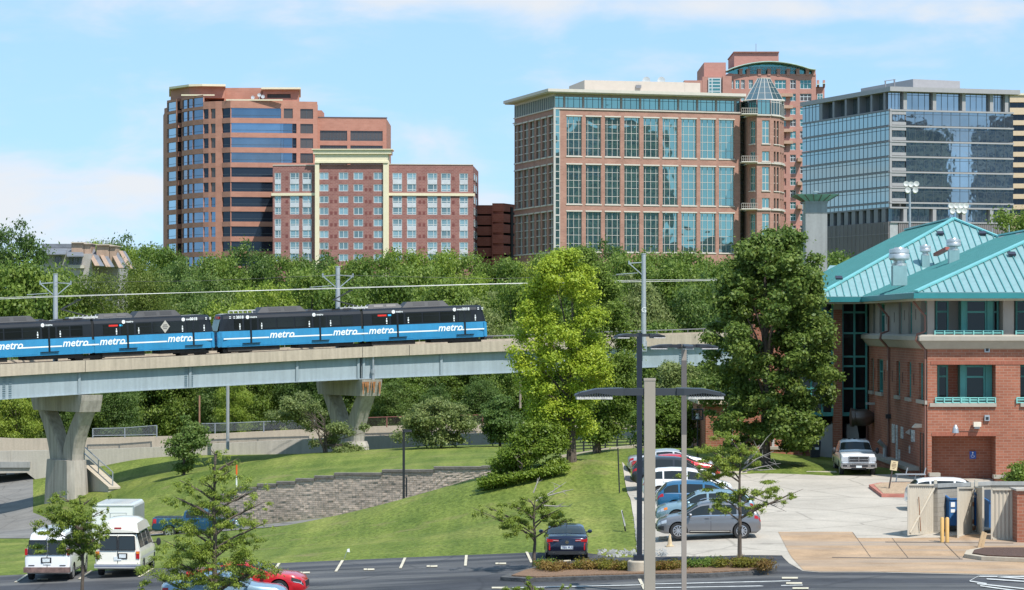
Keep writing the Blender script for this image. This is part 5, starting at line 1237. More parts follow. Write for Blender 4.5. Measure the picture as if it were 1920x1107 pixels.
# --- townhouse row among the trees at far left
T_=cityroot('townhouse_row','grey and tan stepped townhouses with flat chimneys among the trees at left','townhouses',160,480);O=T_.location
tz=lambda y:PZ(y,480);SL=M('slate_grey',(.16,.17,.19),.8,var=.2);TAN=M('tan_siding',(.36,.25,.18),.8,var=.15,scale=.3,stretch=(6,6,.3));GS=M('grey_siding',(.36,.33,.31),.8,var=.1)
def tb(px0,px1,y0,y1,d0,d1,nm,mat):b=MB();b.box(PX(px0,d0),PX(px1,d0),d0,d1,PZ(y1,d0),PZ(y0,d0));return b.build(nm,mat,T_,O)
tb(76,172,476,640,482,495,'wall',GS);
b=MB();b.hexa([P(74,478,479),P(123,478,479),P(126,466,490),P(74,466,490),P(74,476.5,479),P(123,476.5,479),P(127,464.5,490),P(74,464.5,490)]);b.build('roof',SL,T_,O)
b=MB();b.hexa([P(125,482,479),P(157,482,479),P(157,466,490),P(123,466,490),P(125,480,479),P(157,480,479),P(152,464.5,490),P(123,464.5,490)]);b.build('roof',SL,T_,O)
tb(78,134,457.5,465,489,493,'roof_terrace',SL)
for a,c,y in((134,157,456),(158,171,458),(181,205,460),(206,217,462)):
 tb(a,c,y,500,484,489,'chimney',TAN);tb(a-1,c+1,y-1.6,y,483.5,489.5,'chimney_cap',M('cap_tan',(.5,.42,.34),.8))
for a in(147,153,162,168,186,193,200,212):b=MB();b.cyl(P(a,457,486),P(a,453,486),.16);b.build('flue',STEEL_G,T_,O)
for k,(a,w)in enumerate(((160,16),(181,14),(205,14),(223,12))):
 b=MB();y0=466+k*2;
 q=[P(a,y0,487),P(a+7,y0,487),P(a+27,y0+34,479),P(a+18,y0+34,479)];off_=Vector((0,-.15,.15))
 b.hexa([q[3],q[2],q[1],q[0],q[3]+off_,q[2]+off_,q[1]+off_,q[0]+off_]);b.build('roof_fin',TAN,T_,O)
 b=MB();q=[P(a+7,y0+1,487.5),P(a+w,y0+1,487.5),P(a+w+20,y0+35,479.5),P(a+27,y0+35,479.5)];b.hexa([q[3],q[2],q[1],q[0]]+[v+Vector((0,-.2,.2))for v in(q[3],q[2],q[1],q[0])]);b.build('roof',SL,T_,O)
tb(160,222,482,640,488,500,'wall',GS)
f=Face((PX(76,481.9),481.9),(PX(172,481.9),481.9))
for a,c in((103,115),(129,135),(137,146),(147,154)):window(f,f.U(a),f.U(c),PZ(495,482),PZ(481,482),-.03,2,1,T_,O,G_GREY,SL,fw=.15)
b=MB();b.box(PX(128,481.5),PX(158,481.5),481.2,481.9,tz(503),tz(497));b.build('balcony',M('pale_siding',(.5,.45,.38),.8),T_,O)
# --- pylon and stadium lights behind the teal roofs
Pl=thing('concrete_pylon','plain concrete pylon with a flared green copper cap behind the teal roof','tower',(PX(1526,205),205,0));O=Pl.location
pz=lambda y:PZ(y,205);c=Vector((PX(1528.5,205),205,0))
def sq(h,z,ch=.0):return[(c.x-h,c.y-h,z),(c.x+h,c.y-h,z),(c.x+h,c.y+h,z),(c.x-h,c.y+h,z)]
b=MB();h=.83;b.prism([(p[0],p[1])for p in sq(h,0)],0,pz(382));b.build('shaft',CONC_G,Pl,O)
b=MB();b.prism([(p[0],p[1])for p in sq(h+.05,0)],pz(382),pz(378.5));b.build('shaft_band',CONC_G,Pl,O)
b=MB();b.prism([(p[0],p[1])for p in sq(h+.02,0)],pz(401),pz(399.8));b.build('shaft_joint',CONC_D,Pl,O)
b=MB();b.grid([sq(h+.03,pz(378.5)),sq(1.62,pz(367.2)),sq(1.66,pz(366.2)),sq(.2,pz(364.6))],closed=True);b.build('copper_cap',M('copper_green',(.25,.43,.34),.6,var=.25,scale=1.5),Pl,O)
b=MB();
for s in range(4):
 lo,hi=sq(h+.04,pz(378.5)),sq(1.64,pz(367.2))
 for t_ in(0,.2,.4,.6,.8):b.beam(Vector(lo[s]).lerp(Vector(lo[(s+1)%4]),t_),Vector(hi[s]).lerp(Vector(hi[(s+1)%4]),t_),.04)
b.build('cap_seam',M('rust_brown',(.16,.08,.05),.8),Pl,O)
b=MB();b.cyl((c.x,c.y,pz(366)),(c.x,c.y,pz(361)),.16);b.cyl((c.x,c.y,pz(361)),(c.x,c.y,pz(359)),.26);b.build('vent',STEEL_G,Pl,O)
def stad(px,top,heads,label):
 D=330;r=thing('floodlight_mast',label,'floodlight',(PX(px,D),D,0),group='stadium floodlights');O=r.location
 b=MB();b.cyl((O.x,D,0),(O.x,D,PZ(top,D)),.22,.13);b.build('mast',STEEL_G,r,O);LAMPW=M('lamp_shell',(.62,.62,.6),.4)
 b=MB()
 for y in sorted({h[1]for h in heads}):b.beam(P(px-10,y,D),P(px+10,y,D),.1)
 b.build('crossarm',STEEL_G,r,O)
 for a,y in heads:
  q=P(a,y,D-.3);b=MB();b.lathe(q,[(.12,.35),(.28,.2),(.36,-.1),(.33,-.14),(.05,-.05)],12,axis='y');b.v=[(v[0],v[1],v[2]-(v[1]-q.y)*.5)for v in b.v];b.build('floodlight',LAMPW,r,O,smooth=True)
stad(1706,343,[(1699,346),(1708,347),(1718,346),(1702,358),(1716,358)],'tall stadium floodlight mast with five lamps in front of the grey glass block')
stad(1795,388,[(1783,387),(1793,387),(1802,387),(1811,387),(1786,397),(1798,396),(1808,397)],'stadium floodlight bank with seven lamps just above the teal roof peak')
# --- towers standing off to the right, seen only mirrored in the glass fronts
TW=brick('tower_windows',(.1,.18,.3),(.2,.3,.44),(.5,.52,.55),bw=6.0,bh=7.0,var=.3,ms=1.4)
for k,(x0,x1,y0,zt,lb)in enumerate(((345,381,150,100,'tall office tower mirrored in the middle bays of the teal windowed brick block'),(316,344.5,150,82,'mid height building mirrored in the left bays of the teal windowed brick block'),(386,460,150,44,'low building mirrored in the bottom right windows of the brick block'),(530,592,150,112,'broad tower mirrored across the front of the grey glass block'),(645,720,150,118,'tower mirrored at the right edge of the grey glass block'))):
 t=thing('mirrored_tower',lb,'office building',(x0,y0,0),group='towers mirrored in the glass fronts');b=MB()
 b.box(x0,x1,y0,y0+40,0,zt);b.build('tower_body',TW,t,t.location,uv=True)
 b=MB();b.box(x0+6,x1-(9 if x1-x0>20 else 2),y0+8,y0+30,zt,zt+5);b.build('tower_plant_room',METAL_D,t,t.location)
# ------------------------------------------------------------------ the brick building with teal roofs
BR_T=brick('brick_warm',(.36,.135,.082),(.28,.1,.06),(.34,.2,.145),bw=.42,bh=.15,var=.24,ms=.018,bump=.2)
STONE=M('stone_grey',(.36,.325,.27),.85,var=.12,scale=1.2,streak=.3)
GREYW=M('render_taupe',(.3,.265,.235),.85,var=.1,scale=.8,streak=.3)
TEALP=M('teal_paint',(.07,.29,.26),.5,var=.12)
ROOF_T=M('teal_metal_roof',(.25,.4,.4),.42,metal=.2,var=.16,scale=.4,streak=.35,fine=3)
SEAM=M('roof_seam',(.07,.24,.24),.5)
GUT=M('gutter_teal',(.03,.2,.21),.4,var=.1)
SOF=M('soffit_beige',(.52,.42,.3),.8,var=.06)
G_B=glass('glass_room',(.012,.014,.016),metal=.0,rough=.05,wave=.05)
G_B.node_tree.nodes['Principled BSDF'].inputs['Specular IOR Level'].default_value=.35
T=thing('teal_roofed_building','red brick building with stepped teal metal roofs, balconies and green framed windows','brick building',(22.9,147,1.3));O=T.location
ff=Face((22.9,147),(46,147));fl=Face((22.9,172),(22.9,147));z7=lambda y:PZ(y,147)
zb=.4
U=ff.U
def storey(us,zs,op,depth,mat,nm,f=ff):b=MB();grid_wall(b,f,us,zs,op,depth);b.build(nm,mat,T,O,uv=True)
storey([0,U(1752),U(1881),U(1901),U(2020),ff.w],[z7(628),z7(560),11.75],lambda i,j:i in(1,3)and j==0,2.0,GREYW,'upper_wall')
storey([0,U(1757),U(1867),U(1913),U(2015),ff.w],[z7(762),z7(756),z7(684),z7(655)],lambda i,j:i in(1,3)and j==1,1.9,BR_T,'brick_wall')
storey([0,U(1747),U(1867),U(1913),U(2015),ff.w],[zb,z7(818),z7(762)],lambda i,j:i in(1,)and j==0,1.6,BR_T,'brick_wall')
def stonebox(a0,a1,y0,y1,d0,d1,nm='stone_sill',mat=STONE):b=MB();fbox(b,ff,U(a0),U(a1),z7(y0),z7(y1),d0,d1);return b.build(nm,mat,T,O)
stonebox(1743,1868,763,756,-.2,.12);stonebox(1913,2016,763,756,-.2,.12)
for a0,a1,y in((1740.5,1761,893),(1861,1892,897)):stonebox(a0,a1,y,y-6.5,-.1,.45,'stone_cap');b=MB();fbox(b,ff,U(a0+2),U(a1-2),zb,z7(y)-.01,-.1,.35);b.build('brick_plinth',BR_T,T,O,uv=True)
b=MB();o=[(.02,655),(.12,654),(.42,640),(.52,639),(.52,631),(.35,628),(-.1,628),(-.1,655)]
rows=[]
for(x,y)in((46,None),(None,None),(None,172)):
 r_=[]
 for d,yy in o:
  X=46 if x==46 else 22.9-d;Y=172 if y==172 else 147-d;r_.append((X,Y,z7(yy)))
 rows.append(r_)
b.grid(rows,closed=True);b.build('stone_cornice',STONE,T,O)
b=MB();fbox(b,ff,U(1745),ff.w,z7(684),z7(677.5),-.05,.03);fbox(b,ff,U(1747),U(1868),z7(818),z7(811),-.05,.03);b.build('soldier_course',M('brick_soldier',(.3,.1,.06),.85,var=.3,scale=8,stretch=(6,6,.3)),T,O)
def recess(px0,px1,y0,y1,d,mat):
 b=MB();b.face([ff.pt(U(px0),z7(y1),-d),ff.pt(U(px1),z7(y1),-d),ff.pt(U(px1),z7(y0),-d),ff.pt(U(px0),z7(y0),-d)]);b.build('recess_wall',mat,T,O,uv=True)
recess(1740,1900,556,632,1.95,GREYW);recess(1895,2040,556,632,1.95,GREYW);recess(1740,1880,680,760,1.85,BR_T);recess(1900,2040,680,760,1.85,BR_T);recess(1735,1880,815,920,1.55,BR_T)
def tealbay(px0,px1,y0,y1,d,cols,rows,nm='bay_window',g=G_B,fw=.1):window(ff,U(px0),U(px1),z7(y1),z7(y0),d,cols,rows,T,O,g,TEALP,fw=fw,proud=.08,name=nm)
ofs=152
for k in(0,ofs):
 tealbay(1764+k,1789+k,562,628,1.9,1,[.66],'balcony_door');tealbay(1817+k,1857+k,562,630,1.2,1,[.66]);tealbay(1868+k,1880+k,562,630,1.3,1,[.66])
 b=MB()
 for a0,a1 in((1808,1816.8),(1857.2,1867.8)):fbox(b,ff,U(a0+k),U(a1+k),z7(632),z7(561),-1.95,-1.0)
 b.build('bay_post',TEALP,T,O)
 tealbay(1767+k,1787+k,686,752,1.8,1,[.68],'balcony_door');tealbay(1816+k,1854+k,686,754,1.2,1,[.68])
 b=MB()
 for a0,a1 in((1806,1815.8),(1854.2,1866)):fbox(b,ff,U(a0+k),U(a1+k),z7(756),z7(685),-1.85,-1.0)
 b.build('bay_post',TEALP,T,O)
 for(a0,a1,y0,y1)in((1752.5,1879.5,620,631),(1754,1866,745.5,756.5)):
  a0+=k;a1+=k;b=MB();h=.03
  for y in(y0+.6,y0+4.5,y1-1.5):fbox(b,ff,U(a0),U(a1),z7(y)-h,z7(y)+h,.0,.06)
  n=7
  for q in range(n+1):
   u=U(a0)+(U(a1)-U(a0))*q/n;fbox(b,ff,u-h,u+h,z7(y1),z7(y0),.065,.12)
  b.build('balcony_railing',M('teal_rail',(.2,.5,.46),.5),T,O)
b=MB();fbox(b,ff,0,ff.w,z7(640),z7(632),-2.0,-.1);fbox(b,ff,0,ff.w,z7(763),z7(757),-1.9,-.1);b.build('balcony_floor',STONE,T,O)
lw=[(1632.5,1638,672,733),(1645,1656,674,736),(1680.5,1687.5,677,741),(1701,1708.5,679,745),(1722.5,1738,682,750)]
tw=[(1637,1641,578,624),(1649,1659,569,625),(1685,1690.5,565,626),(1703,1710,562,626.5),(1726,1737.5,561,627)]
def lwall(wins,z0,z1,mat):
 us=[0];
 for a,c,*_ in wins:us+=[fl.U(a),fl.U(c)]
 us.append(fl.w);t_=sum(fl.Z((a+c)/2,y)for a,c,y,_ in wins)/len(wins);b_=sum(fl.Z((a+c)/2,y)for a,c,_,y in wins)/len(wins)
 b=MB();grid_wall(b,fl,us,[z0,b_,t_,z1],lambda i,j:i%2==1 and j==1,.3);b.build('side_wall',mat,T,O,uv=True)
 for k,(a,c,*_)in enumerate(wins):
  window(fl,us[2*k+1],us[2*k+2],b_,t_,.25,2 if c-a>8 else 1,[.62],T,O,G_B,TEALP,fw=.1,proud=.1,name='side_window')
  b=MB();fbox(b,fl,us[2*k+1]-.15,us[2*k+2]+.15,b_-.22,b_,-.2,.14);b.build('stone_sill',STONE,T,O)
lwall(lw,zb,z7(655),BR_T);lwall(tw,z7(628),11.75,GREYW)
SLIT_SHADE=M('slit_shade_brick',(.1,.03,.02),.9)  # flat dark strips: the shade inside the thin recesses is put into the colour
for a,y0,y1 in((1640.5,690,712),(1658.5,693,714),(1673,695,716),(1692.5,698,719),(1713.5,701,723)):b=MB();u=fl.U(a);fbox(b,fl,u-.12,u+.12,fl.Z(a,y1),fl.Z(a,y0),-.1,.012);b.build('wall_slit_shade',SLIT_SHADE,T,O)
for a,y0,y1 in((1662,590,608),(1677,586,605),(1696,582,601),(1717,580,600)):b=MB();u=fl.U(a);fbox(b,fl,u-.14,u+.14,fl.Z(a,y1),fl.Z(a,y0),-.1,.012);b.build('wall_slit_shade',M('slit_shade_grey',(.14,.12,.11),.9),T,O)  # upper wall: recess shade again painted as dark grey strips
LOUV=M('louvre_white',(.55,.55,.52),.6,var=.5,scale=9,stretch=(.1,.1,1))
for a0,a1,y0,y1 in((1673.5,1678.5,795,830),(1681,1683.5,797,862),(1690,1694,800,822),(1709.5,1715.5,806,828),(1664.5,1667.5,676,695),(1686,1688,843,862),(1705.5,1707,836,850)):b=MB();fbox(b,fl,fl.U(a0),fl.U(a1),fl.Z(a0,y1),fl.Z(a0,y0),-.1,.05);b.build('wall_vent',LOUV,T,O)
b=MB();fbox(b,fl,fl.U(1725),fl.U(1733.5),zb,fl.Z(1729,812),-.3,.015);b.build('side_door',M('door_dark',(.05,.03,.025),.6),T,O)
b=MB();a=[fl.pt(fl.U(1699),fl.Z(1699,811),.06),fl.pt(fl.U(1708),fl.Z(1708,816.5),.06),fl.pt(fl.U(1708),fl.Z(1708,804),.06)];b.face(a);b.face([p+Vector((.05,0,0))for p in reversed(a)]);b.build('triangle_sign',STEEL_G,T,O)
b=MB();fbox(b,fl,1.5,fl.w-3.0,zb,1.82,0,.55);b.build('brick_plinth',BR_T,T,O,uv=True);b=MB();fbox(b,fl,1.4,fl.w-2.9,1.82,2.02,0,.7);b.build('stone_cap',STONE,T,O)
BRN=M('downspout_brown',(.2,.09,.065),.5);
for px in(1628.5,1669,1740.5):
 u=min(fl.U(px),fl.w-.12);zt_=11.4;zc_=z7(628);b=MB();b.tube([fl.pt(u,1.2,.1),fl.pt(u,z7(657),.1),fl.pt(u,z7(650),.3),fl.pt(u,z7(638),.62),fl.pt(u,z7(627),.55),fl.pt(u,z7(622),.1),fl.pt(u,zt_-.9,.1),fl.pt(u-.4,zt_-.1,.7)],.07,6);b.build('downspout',BRN,T,O,smooth=True)
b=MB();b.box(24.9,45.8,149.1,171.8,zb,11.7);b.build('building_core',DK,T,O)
def slab(pts,th=.16,mat=ROOF_T,nm='roof'):
 n=(Vector(pts[1])-Vector(pts[0])).cross(Vector(pts[2])-Vector(pts[0])).normalized();n=n if n.z>0 else-n
 b=MB();k=len(pts);lo=[Vector(p)-n*th for p in pts];i=0;b.v=[tuple(p)for p in pts]+[tuple(p)for p in lo]
 b.f=[tuple(range(k)),tuple(range(k,2*k))[::-1]]+[(j,k+j,k+(j+1)%k,(j+1)%k)for j in range(k)];b.m=[0]*(k+2);return b.build(nm,mat,T,O)
def hip(x0,x1,y0,y1,ze,p,nm,back=True):
 w=(x1-x0)/2;zr_=ze+p*w;xm=x0+w;rf=Vector((xm,y0+w,zr_));rb=Vector((xm,y1,zr_))
 a,c,d,e=Vector((x0,y0,ze)),Vector((x1,y0,ze)),Vector((x1,y1,ze)),Vector((x0,y1,ze))
 slab([a,c,rf]);slab([e,a,rf,rb]);slab([c,d,rb,rf])
 def ribs(lines,name):
  b=MB()
  for q0,q1 in lines:b.beam(Vector(q0)+UP*.02,Vector(q1)+UP*.02,.05,.1)
  b.build(name,SEAM,T,O)
 ribs([((x,y0+.02,ze),(x,y0+min(x-x0,x1-x),ze+p*min(x-x0,x1-x)))for x in np.arange(x0+.45,x1-.2,.45)],'standing_seam')
 ribs([((x0+.02,y,ze),(x0+min(y-y0,w),y,ze+p*min(y-y0,w)))for y in np.arange(y0+.45,y1,.6)],'standing_seam')
 b=MB();b.beam(a+UP*.06,rf+UP*.08,.3,.1);b.beam(c+UP*.06,rf+UP*.08,.3,.1);b.beam(rf+UP*.1,rb+UP*.1,.35,.1);b.build('ridge_cap',M('ridge_teal',(.2,.52,.52),.4,metal=.2),T,O)
 b=MB();g=.12
 b.box(x0-g,x1+g,y0-g,y0+.04,ze-.34,ze-.05);b.box(x0-g,x0+.04,y0+.04,y1,ze-.34,ze-.05);b.box(x1-.04,x1+g,y0+.04,y1,ze-.34,ze-.05);b.build('gutter',GUT,T,O)
 b=MB();b.box(x0+.02,x1-.02,y0+.06,y1,ze-.45,ze-.2);b.build('soffit',SOF,T,O)
 return rf,rb
rf1,rb1=hip(22.1,42.4,146,196,11.8,.398,'roof')
rf2,rb2=hip(19.15,39.95,168,200,11.8,.507,'roof')
slab([P(1546,512,203),P(1610,512,203),P(1610,498,209),P(1556,498,209)])
b=MB()
for k,a in enumerate((1808,1832,1860,1887,1915)):
 D=191-k*6;q=Vector((32.25,D,15.95));b.beam(q-Vector((.7,0,.25)),q+Vector((.7,0,.0)),.05);b.cyl(q,q+UP*.55,.03,.02,6)
b.build('ridge_bracket',STEEL_G,T,O)
SOL=M('solar_dark',(.03,.025,.04),.3)
for a,y,rp in((1573,521,2),(1763,437,2),(1842,437,2),(1897,476,1)):
 y0_,ze_,p_=(168,11.8,.507)if rp==2 else(146,11.8,.398)
 D=y0_+2
 for _ in range(20):D=y0_+(PZ(y,D)-.15-ze_)/p_
 q=P(a,y,D);b=MB();b.obox(q,Vector((.22,0,0)),Vector((0,.2,.08)),Vector((0,-.02,.05)));b.build('roof_light',SOL,T,O)
ALU=M('alu_vent',(.6,.6,.58),.35,metal=.7,var=.1)
def mushroom(px,top,bot,wpx,D):
 s=D/FL;r_=wpx/2*s;q=Vector((PX(px,D),D,PZ(bot,D)));h=(bot-top)*s
 v=MB();v.box(q.x-r_*.68,q.x+r_*.68,q.y-r_*.68,q.y+r_*.68,q.z-.5,q.z+h*.38);cb=v.build('vent_curb',GUT if False else ROOF_T,T,O)
 v=MB();v.lathe(q,[(r_*.72,h*.38),(r_*.72,h*.46),(r_*.55,h*.47),(r_*.55,h*.55),(r_*.9,h*.58),(r_*1.0,h*.62),(r_*1.0,h*.76),(r_*.92,h*.8),(r_*1.0,h*.81),(r_*.96,h*.93),(r_*.5,h*.96),(r_*.45,h),(.02,h)],20);v.build('roof_vent',ALU,T,O,smooth=True)
mushroom(1686,464,520,39,158.5);mushroom(1735,459,492,21,172);mushroom(1788,447,484,28,165)
b=MB();b.beam(P(1754,478,172),P(1777,466,170),.3,.2);b.build('red_curb',M('red_metal',(.3,.07,.05),.5),T,O)
fb=Face((PX(1500,171),171),(PX(1630,171),171));zB=lambda y:PZ(y,171)
def bay(px0,px1,nc):window(fb,fb.U(px0),fb.U(px1),zB(777),zB(563),.1,nc,[1-(y-563)/214 for y in(586,625,669,687,729)],T,O,G_B,TEALP,fw=.12,proud=.12,name='stair_glazing',fname='glazing_bars')
bay(1500,1562.5,3);bay(1578,1626,2)
b=MB();fbox(b,fb,fb.U(1562.5),fb.U(1578),zb,zB(581),-.5,.35);b.build('brick_pier',BR_T,T,O,uv=True);b=MB();fbox(b,fb,fb.U(1562.5),fb.U(1578),zB(581),zB(560),-.5,.3);b.build('pier_cap',STONE,T,O)
b=MB();fbox(b,fb,fb.U(1412),fb.U(1500),zb,zB(560),-3,.1);b.build('stair_wall',BR_T,T,O,uv=True)
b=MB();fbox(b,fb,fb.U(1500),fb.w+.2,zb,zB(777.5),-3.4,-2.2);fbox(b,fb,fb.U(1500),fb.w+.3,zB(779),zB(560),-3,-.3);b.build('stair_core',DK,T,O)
b=MB();fbox(b,fb,fb.U(1500),fb.U(1562),zB(780.5),zB(777),-2.2,.1);fbox(b,fb,fb.U(1578),fb.U(1627),zB(780.5),zB(777),-2.2,.1);b.build('bay_underside',TEALP,T,O)
GB=M('bulkhead_grey',(.4,.4,.38),.7,var=.08)
for a0,a1,am,yt in((1535,1569,1558,793),(1589,1612,1598,795)):
 b=MB();d0,d1=-1.8,-.4;p=lambda a,y,d:fb.pt(fb.U(a),zB(y),d)
 poly=[(a0,866),(a1,866),(a1,yt if a0<1580 else 818),(a1-4,yt),(am,yt+4)if a0<1580 else(a0+1,797),(a0+2,812)if a0<1580 else(a0,800)]
 n=len(poly);b.v=[tuple(p(a,y,d1))for a,y in poly]+[tuple(p(a,y,d0))for a,y in poly];b.f=[tuple(range(n)),tuple(range(n,2*n))[::-1]]+[(j,n+j,n+(j+1)%n,(j+1)%n)for j in range(n)];b.m=[0]*(n+2);b.build('bulkhead',GB,T,O)
b=MB();fbox(b,fb,fb.U(1440),fb.U(1502),zb,zB(842),.1,.9);fbox(b,fb,fb.U(1505),fb.U(1533),zb,zB(842),-.3,.4);b.build('brick_plinth',BR_T,T,O,uv=True);b=MB();fbox(b,fb,fb.U(1439),fb.U(1503),zB(842),zB(837),.0,1.0);fbox(b,fb,fb.U(1504),fb.U(1533),zB(842),zB(837),-.3,.5);b.build('stone_cap',STONE,T,O)
for a in(1413,1449,1470,1490):b=MB();u=fb.U(a);fbox(b,fb,u-.08,u+.08,zb,zB(775),.1,.22);b.build('pale_downpipe',GB,T,O)
def fit(nm,mat,*bx):
 b=MB()
 for(f,a0,a1,y0,y1,d0,d1)in bx:fbox(b,f,f.U(a0),f.U(a1),f.Z(a0,y1),f.Z(a0,y0),d0,d1)
 return b.build(nm,mat,T,O)
for y in(655.5,784):
 o=fit('wall_box',STEEL_G,(ff,1845.5,1855,y-5.5,y+5.5,0,.12));c=MB();fbox(c,ff,U(1847.5),U(1853),z7(y+3.5),z7(y-2),.12,.13);c.build('box_lens',BLACK,o,O)
o=fit('floodlight',M('lamp_pale',(.7,.62,.5),.4),(ff,1823.5,1837.5,791,800,.1,.4));fit('floodlight_arm',STEEL_G,(ff,1826,1836,800,804,0,.2))
b=MB();b.lathe(ff.pt(U(1789),z7(808),.45),[(.06,.35),(.16,.15),(.2,-.1),(.03,-.12)],12);b.cyl(ff.pt(U(1789),z7(804),.45),ff.pt(U(1796),z7(808),.0),.03);b.build('wall_lamp',STEEL_G,T,O)
fit('conduit',M('pipe_rust',(.3,.14,.1),.6),(ff,1797,1826,807.5,808.5,0,.04))
sg=fit('accessible_sign',M('sign_blue',(.02,.1,.42),.5),(ff,1827,1839,849,863,-1.55,-1.5));WP=M('white_paint',(.8,.8,.8),.5)
b=MB();c=ff.pt(U(1832.6),z7(855.5),-1.49);b.lathe(c+UP*.12,[(.045,.0),(.045,-.006)],10,axis='y');b.beam(c+UP*.07,c-UP*.04,.03,.012);b.beam(c-UP*.03,c+Vector((.08,0,-.04)),.03,.012);b.beam(c+Vector((.08,0,-.04)),c+Vector((.11,0,-.13)),.03,.012)
pts=[c+Vector((.09*math.cos(a),0,-.06+.09*math.sin(a)))for a in np.linspace(2.3,5.9,8)];b.tube(pts,.012,5);b.build('wheelchair_symbol',WP,sg,O)
b=MB();q=fl.pt(fl.U(1638),fl.Z(1638,783),.2);b.lathe(q,[(.3,-.2),(.5,.1),(.55,.5),(.52,1.0),(.6,1.05),(.6,1.25),(.3,1.3)][::-1],16,axis='x');b.v=[(2*q.x-v[0],v[1],v[2])for v in b.v];b.build('wall_exhaust_fan',M('fan_steel',(.22,.19,.17),.35,metal=.8),T,O,smooth=True)
b=MB();b.box(fl.A.x-.55,fl.A.x,fl.pt(fl.U(1640),0).y-.1,fl.pt(fl.U(1640),0).y+.1,fl.Z(1640,759),fl.Z(1640,755));b.build('camera_box',GB,T,O);
b=MB();y_=fl.pt(fl.U(1670),0).y;b.box(fl.A.x-.3,fl.A.x,y_-.15,y_+.15,fl.Z(1670,785),fl.Z(1670,777));b.build('wall_lamp',BLACK,T,O)
b=MB();y_=fl.pt(fl.U(1727),0).y;b.hexa([(fl.A.x-.5,y_-.3,fl.Z(1727,802)),(fl.A.x,y_-.3,fl.Z(1727,802)),(fl.A.x,y_+.3,fl.Z(1727,802)),(fl.A.x-.5,y_+.3,fl.Z(1727,802)),(fl.A.x-.3,y_-.3,fl.Z(1727,795)),(fl.A.x,y_-.3,fl.Z(1727,795)),(fl.A.x,y_+.3,fl.Z(1727,795)),(fl.A.x-.3,y_+.3,fl.Z(1727,795))]);b.build('wall_lamp',M('lamp_pale'),T,O)
b=MB();b.tube([(22.6,161.5,1.2),(22.6,161.5,2.6),(22.2,161.5,3.0)],.14,8);b.build('grey_standpipe',STEEL_G,T,O)
Lw=thing('brick_annex','low flat roofed brick annex half hidden behind the big oak','brick building',(PX(1350,170),170,1.8));O2=Lw.location
fw_=Face((PX(1323,170),170),(PX(1425,170),170));b=MB();fbox(b,fw_,0,fw_.w,.8,PZ(758,170),-12,0);b.build('wall',BR_T,Lw,O2,uv=True)
b=MB();fbox(b,fw_,-.5,fw_.w,PZ(758,170),PZ(750,170),-12.5,.4);b.build('roof_edge',SOF,Lw,O2)
fs_=Face((PX(1309,178),178),(PX(1323,170),170));b=MB();grid_wall(b,fs_,[0,3,5.0,fs_.w],[.8,PZ(830,174),PZ(775,174),PZ(757,174)],lambda i,j:i==1 and j==1,.2,d=.03);b.build('side_wall',BR_T,Lw,O2,uv=True)
window(fs_,3,5,PZ(830,174),PZ(775,174),.15,1,3,Lw,O2,G_HOT,WHITEF,fw=.12)
for px in(1364,1372):b=MB();b.tube([fw_.pt(fw_.U(px),1.2,.1),fw_.pt(fw_.U(px),PZ(762,170),.1),fw_.pt(fw_.U(px)+.3,PZ(757,170),.3)],.06,6);b.build('downpipe',GB,Lw,O2)
# ------------------------------------------------------------------ vehicles
CGL=glass('car_glass',(.02,.026,.028),metal=.0,rough=.03,wave=0.0);CGL.node_tree.nodes['Principled BSDF'].inputs['Specular IOR Level'].default_value=.45
CHROME=M('chrome',(.75,.75,.76),.12,metal=1.0,var=0)
RIM=M('alloy_rim',(.5,.5,.52),.3,metal=.8,var=.05);TRIM=M('black_trim',(.02,.02,.022),.55,var=.1)
TAIL=M('tail_lamp_red',(.4,.012,.015),.2,var=.2);HEAD=M('head_lamp',(.6,.62,.65),.12,metal=.4,var=.2);AMBER=M('amber_lamp',(.75,.22,.03),.3,var=0);PLATE=M('number_plate',(.62,.66,.66),.5,var=.25,scale=12);PTXT=M('plate_text',(.08,.1,.2),.6)
def paint(name,col,metal=.3,rough=.3):return M(name,col,rough,metal=metal,var=.04,scale=.6,coat=.8)
def make_wheel(parent,x,y,r,w,side,style=5,rim=RIM):
 b=MB();s=side;pr=[(r*.62,0),(r*.9,0),(r*.98,.03),(r,.06),(r,w-.05),(r*.95,w),(r*.62,w)]
 b.lathe((0,0,0),[(q,s*(-w+h))for q,h in pr],26,axis='y');o=b.build('wheel',RUBBER,parent,smooth='auto');o.location=(x,y,r)
 b=MB();b.lathe((0,0,0),[(r*.64,-s*.03),(r*.66,0.0),(r*.58,.004*s),(r*.56,-s*.05)],26,axis='y')
 for k in range(style):
  a=2*math.pi*k/style;d=Vector((math.cos(a),0,math.sin(a)));b.beam(d*r*.08+Vector((0,-s*.012,0)),d*r*.6+Vector((0,-s*.012,0)),r*(.2 if style<8 else .12),.03,up=Vector((0,1,0)))
 b.lathe((0,0,0),[(r*.16,-s*.03),(r*.16,.008*s),(.01,.01*s)],12,axis='y');b.build('rim',rim,o)
 b=MB();b.lathe((0,0,0),[(r*.62,-s*.08),(r*.62,-s*.05),(.01,-s*.05)],20,axis='y');b.build('brake_disc',TRIM,o)
 return o
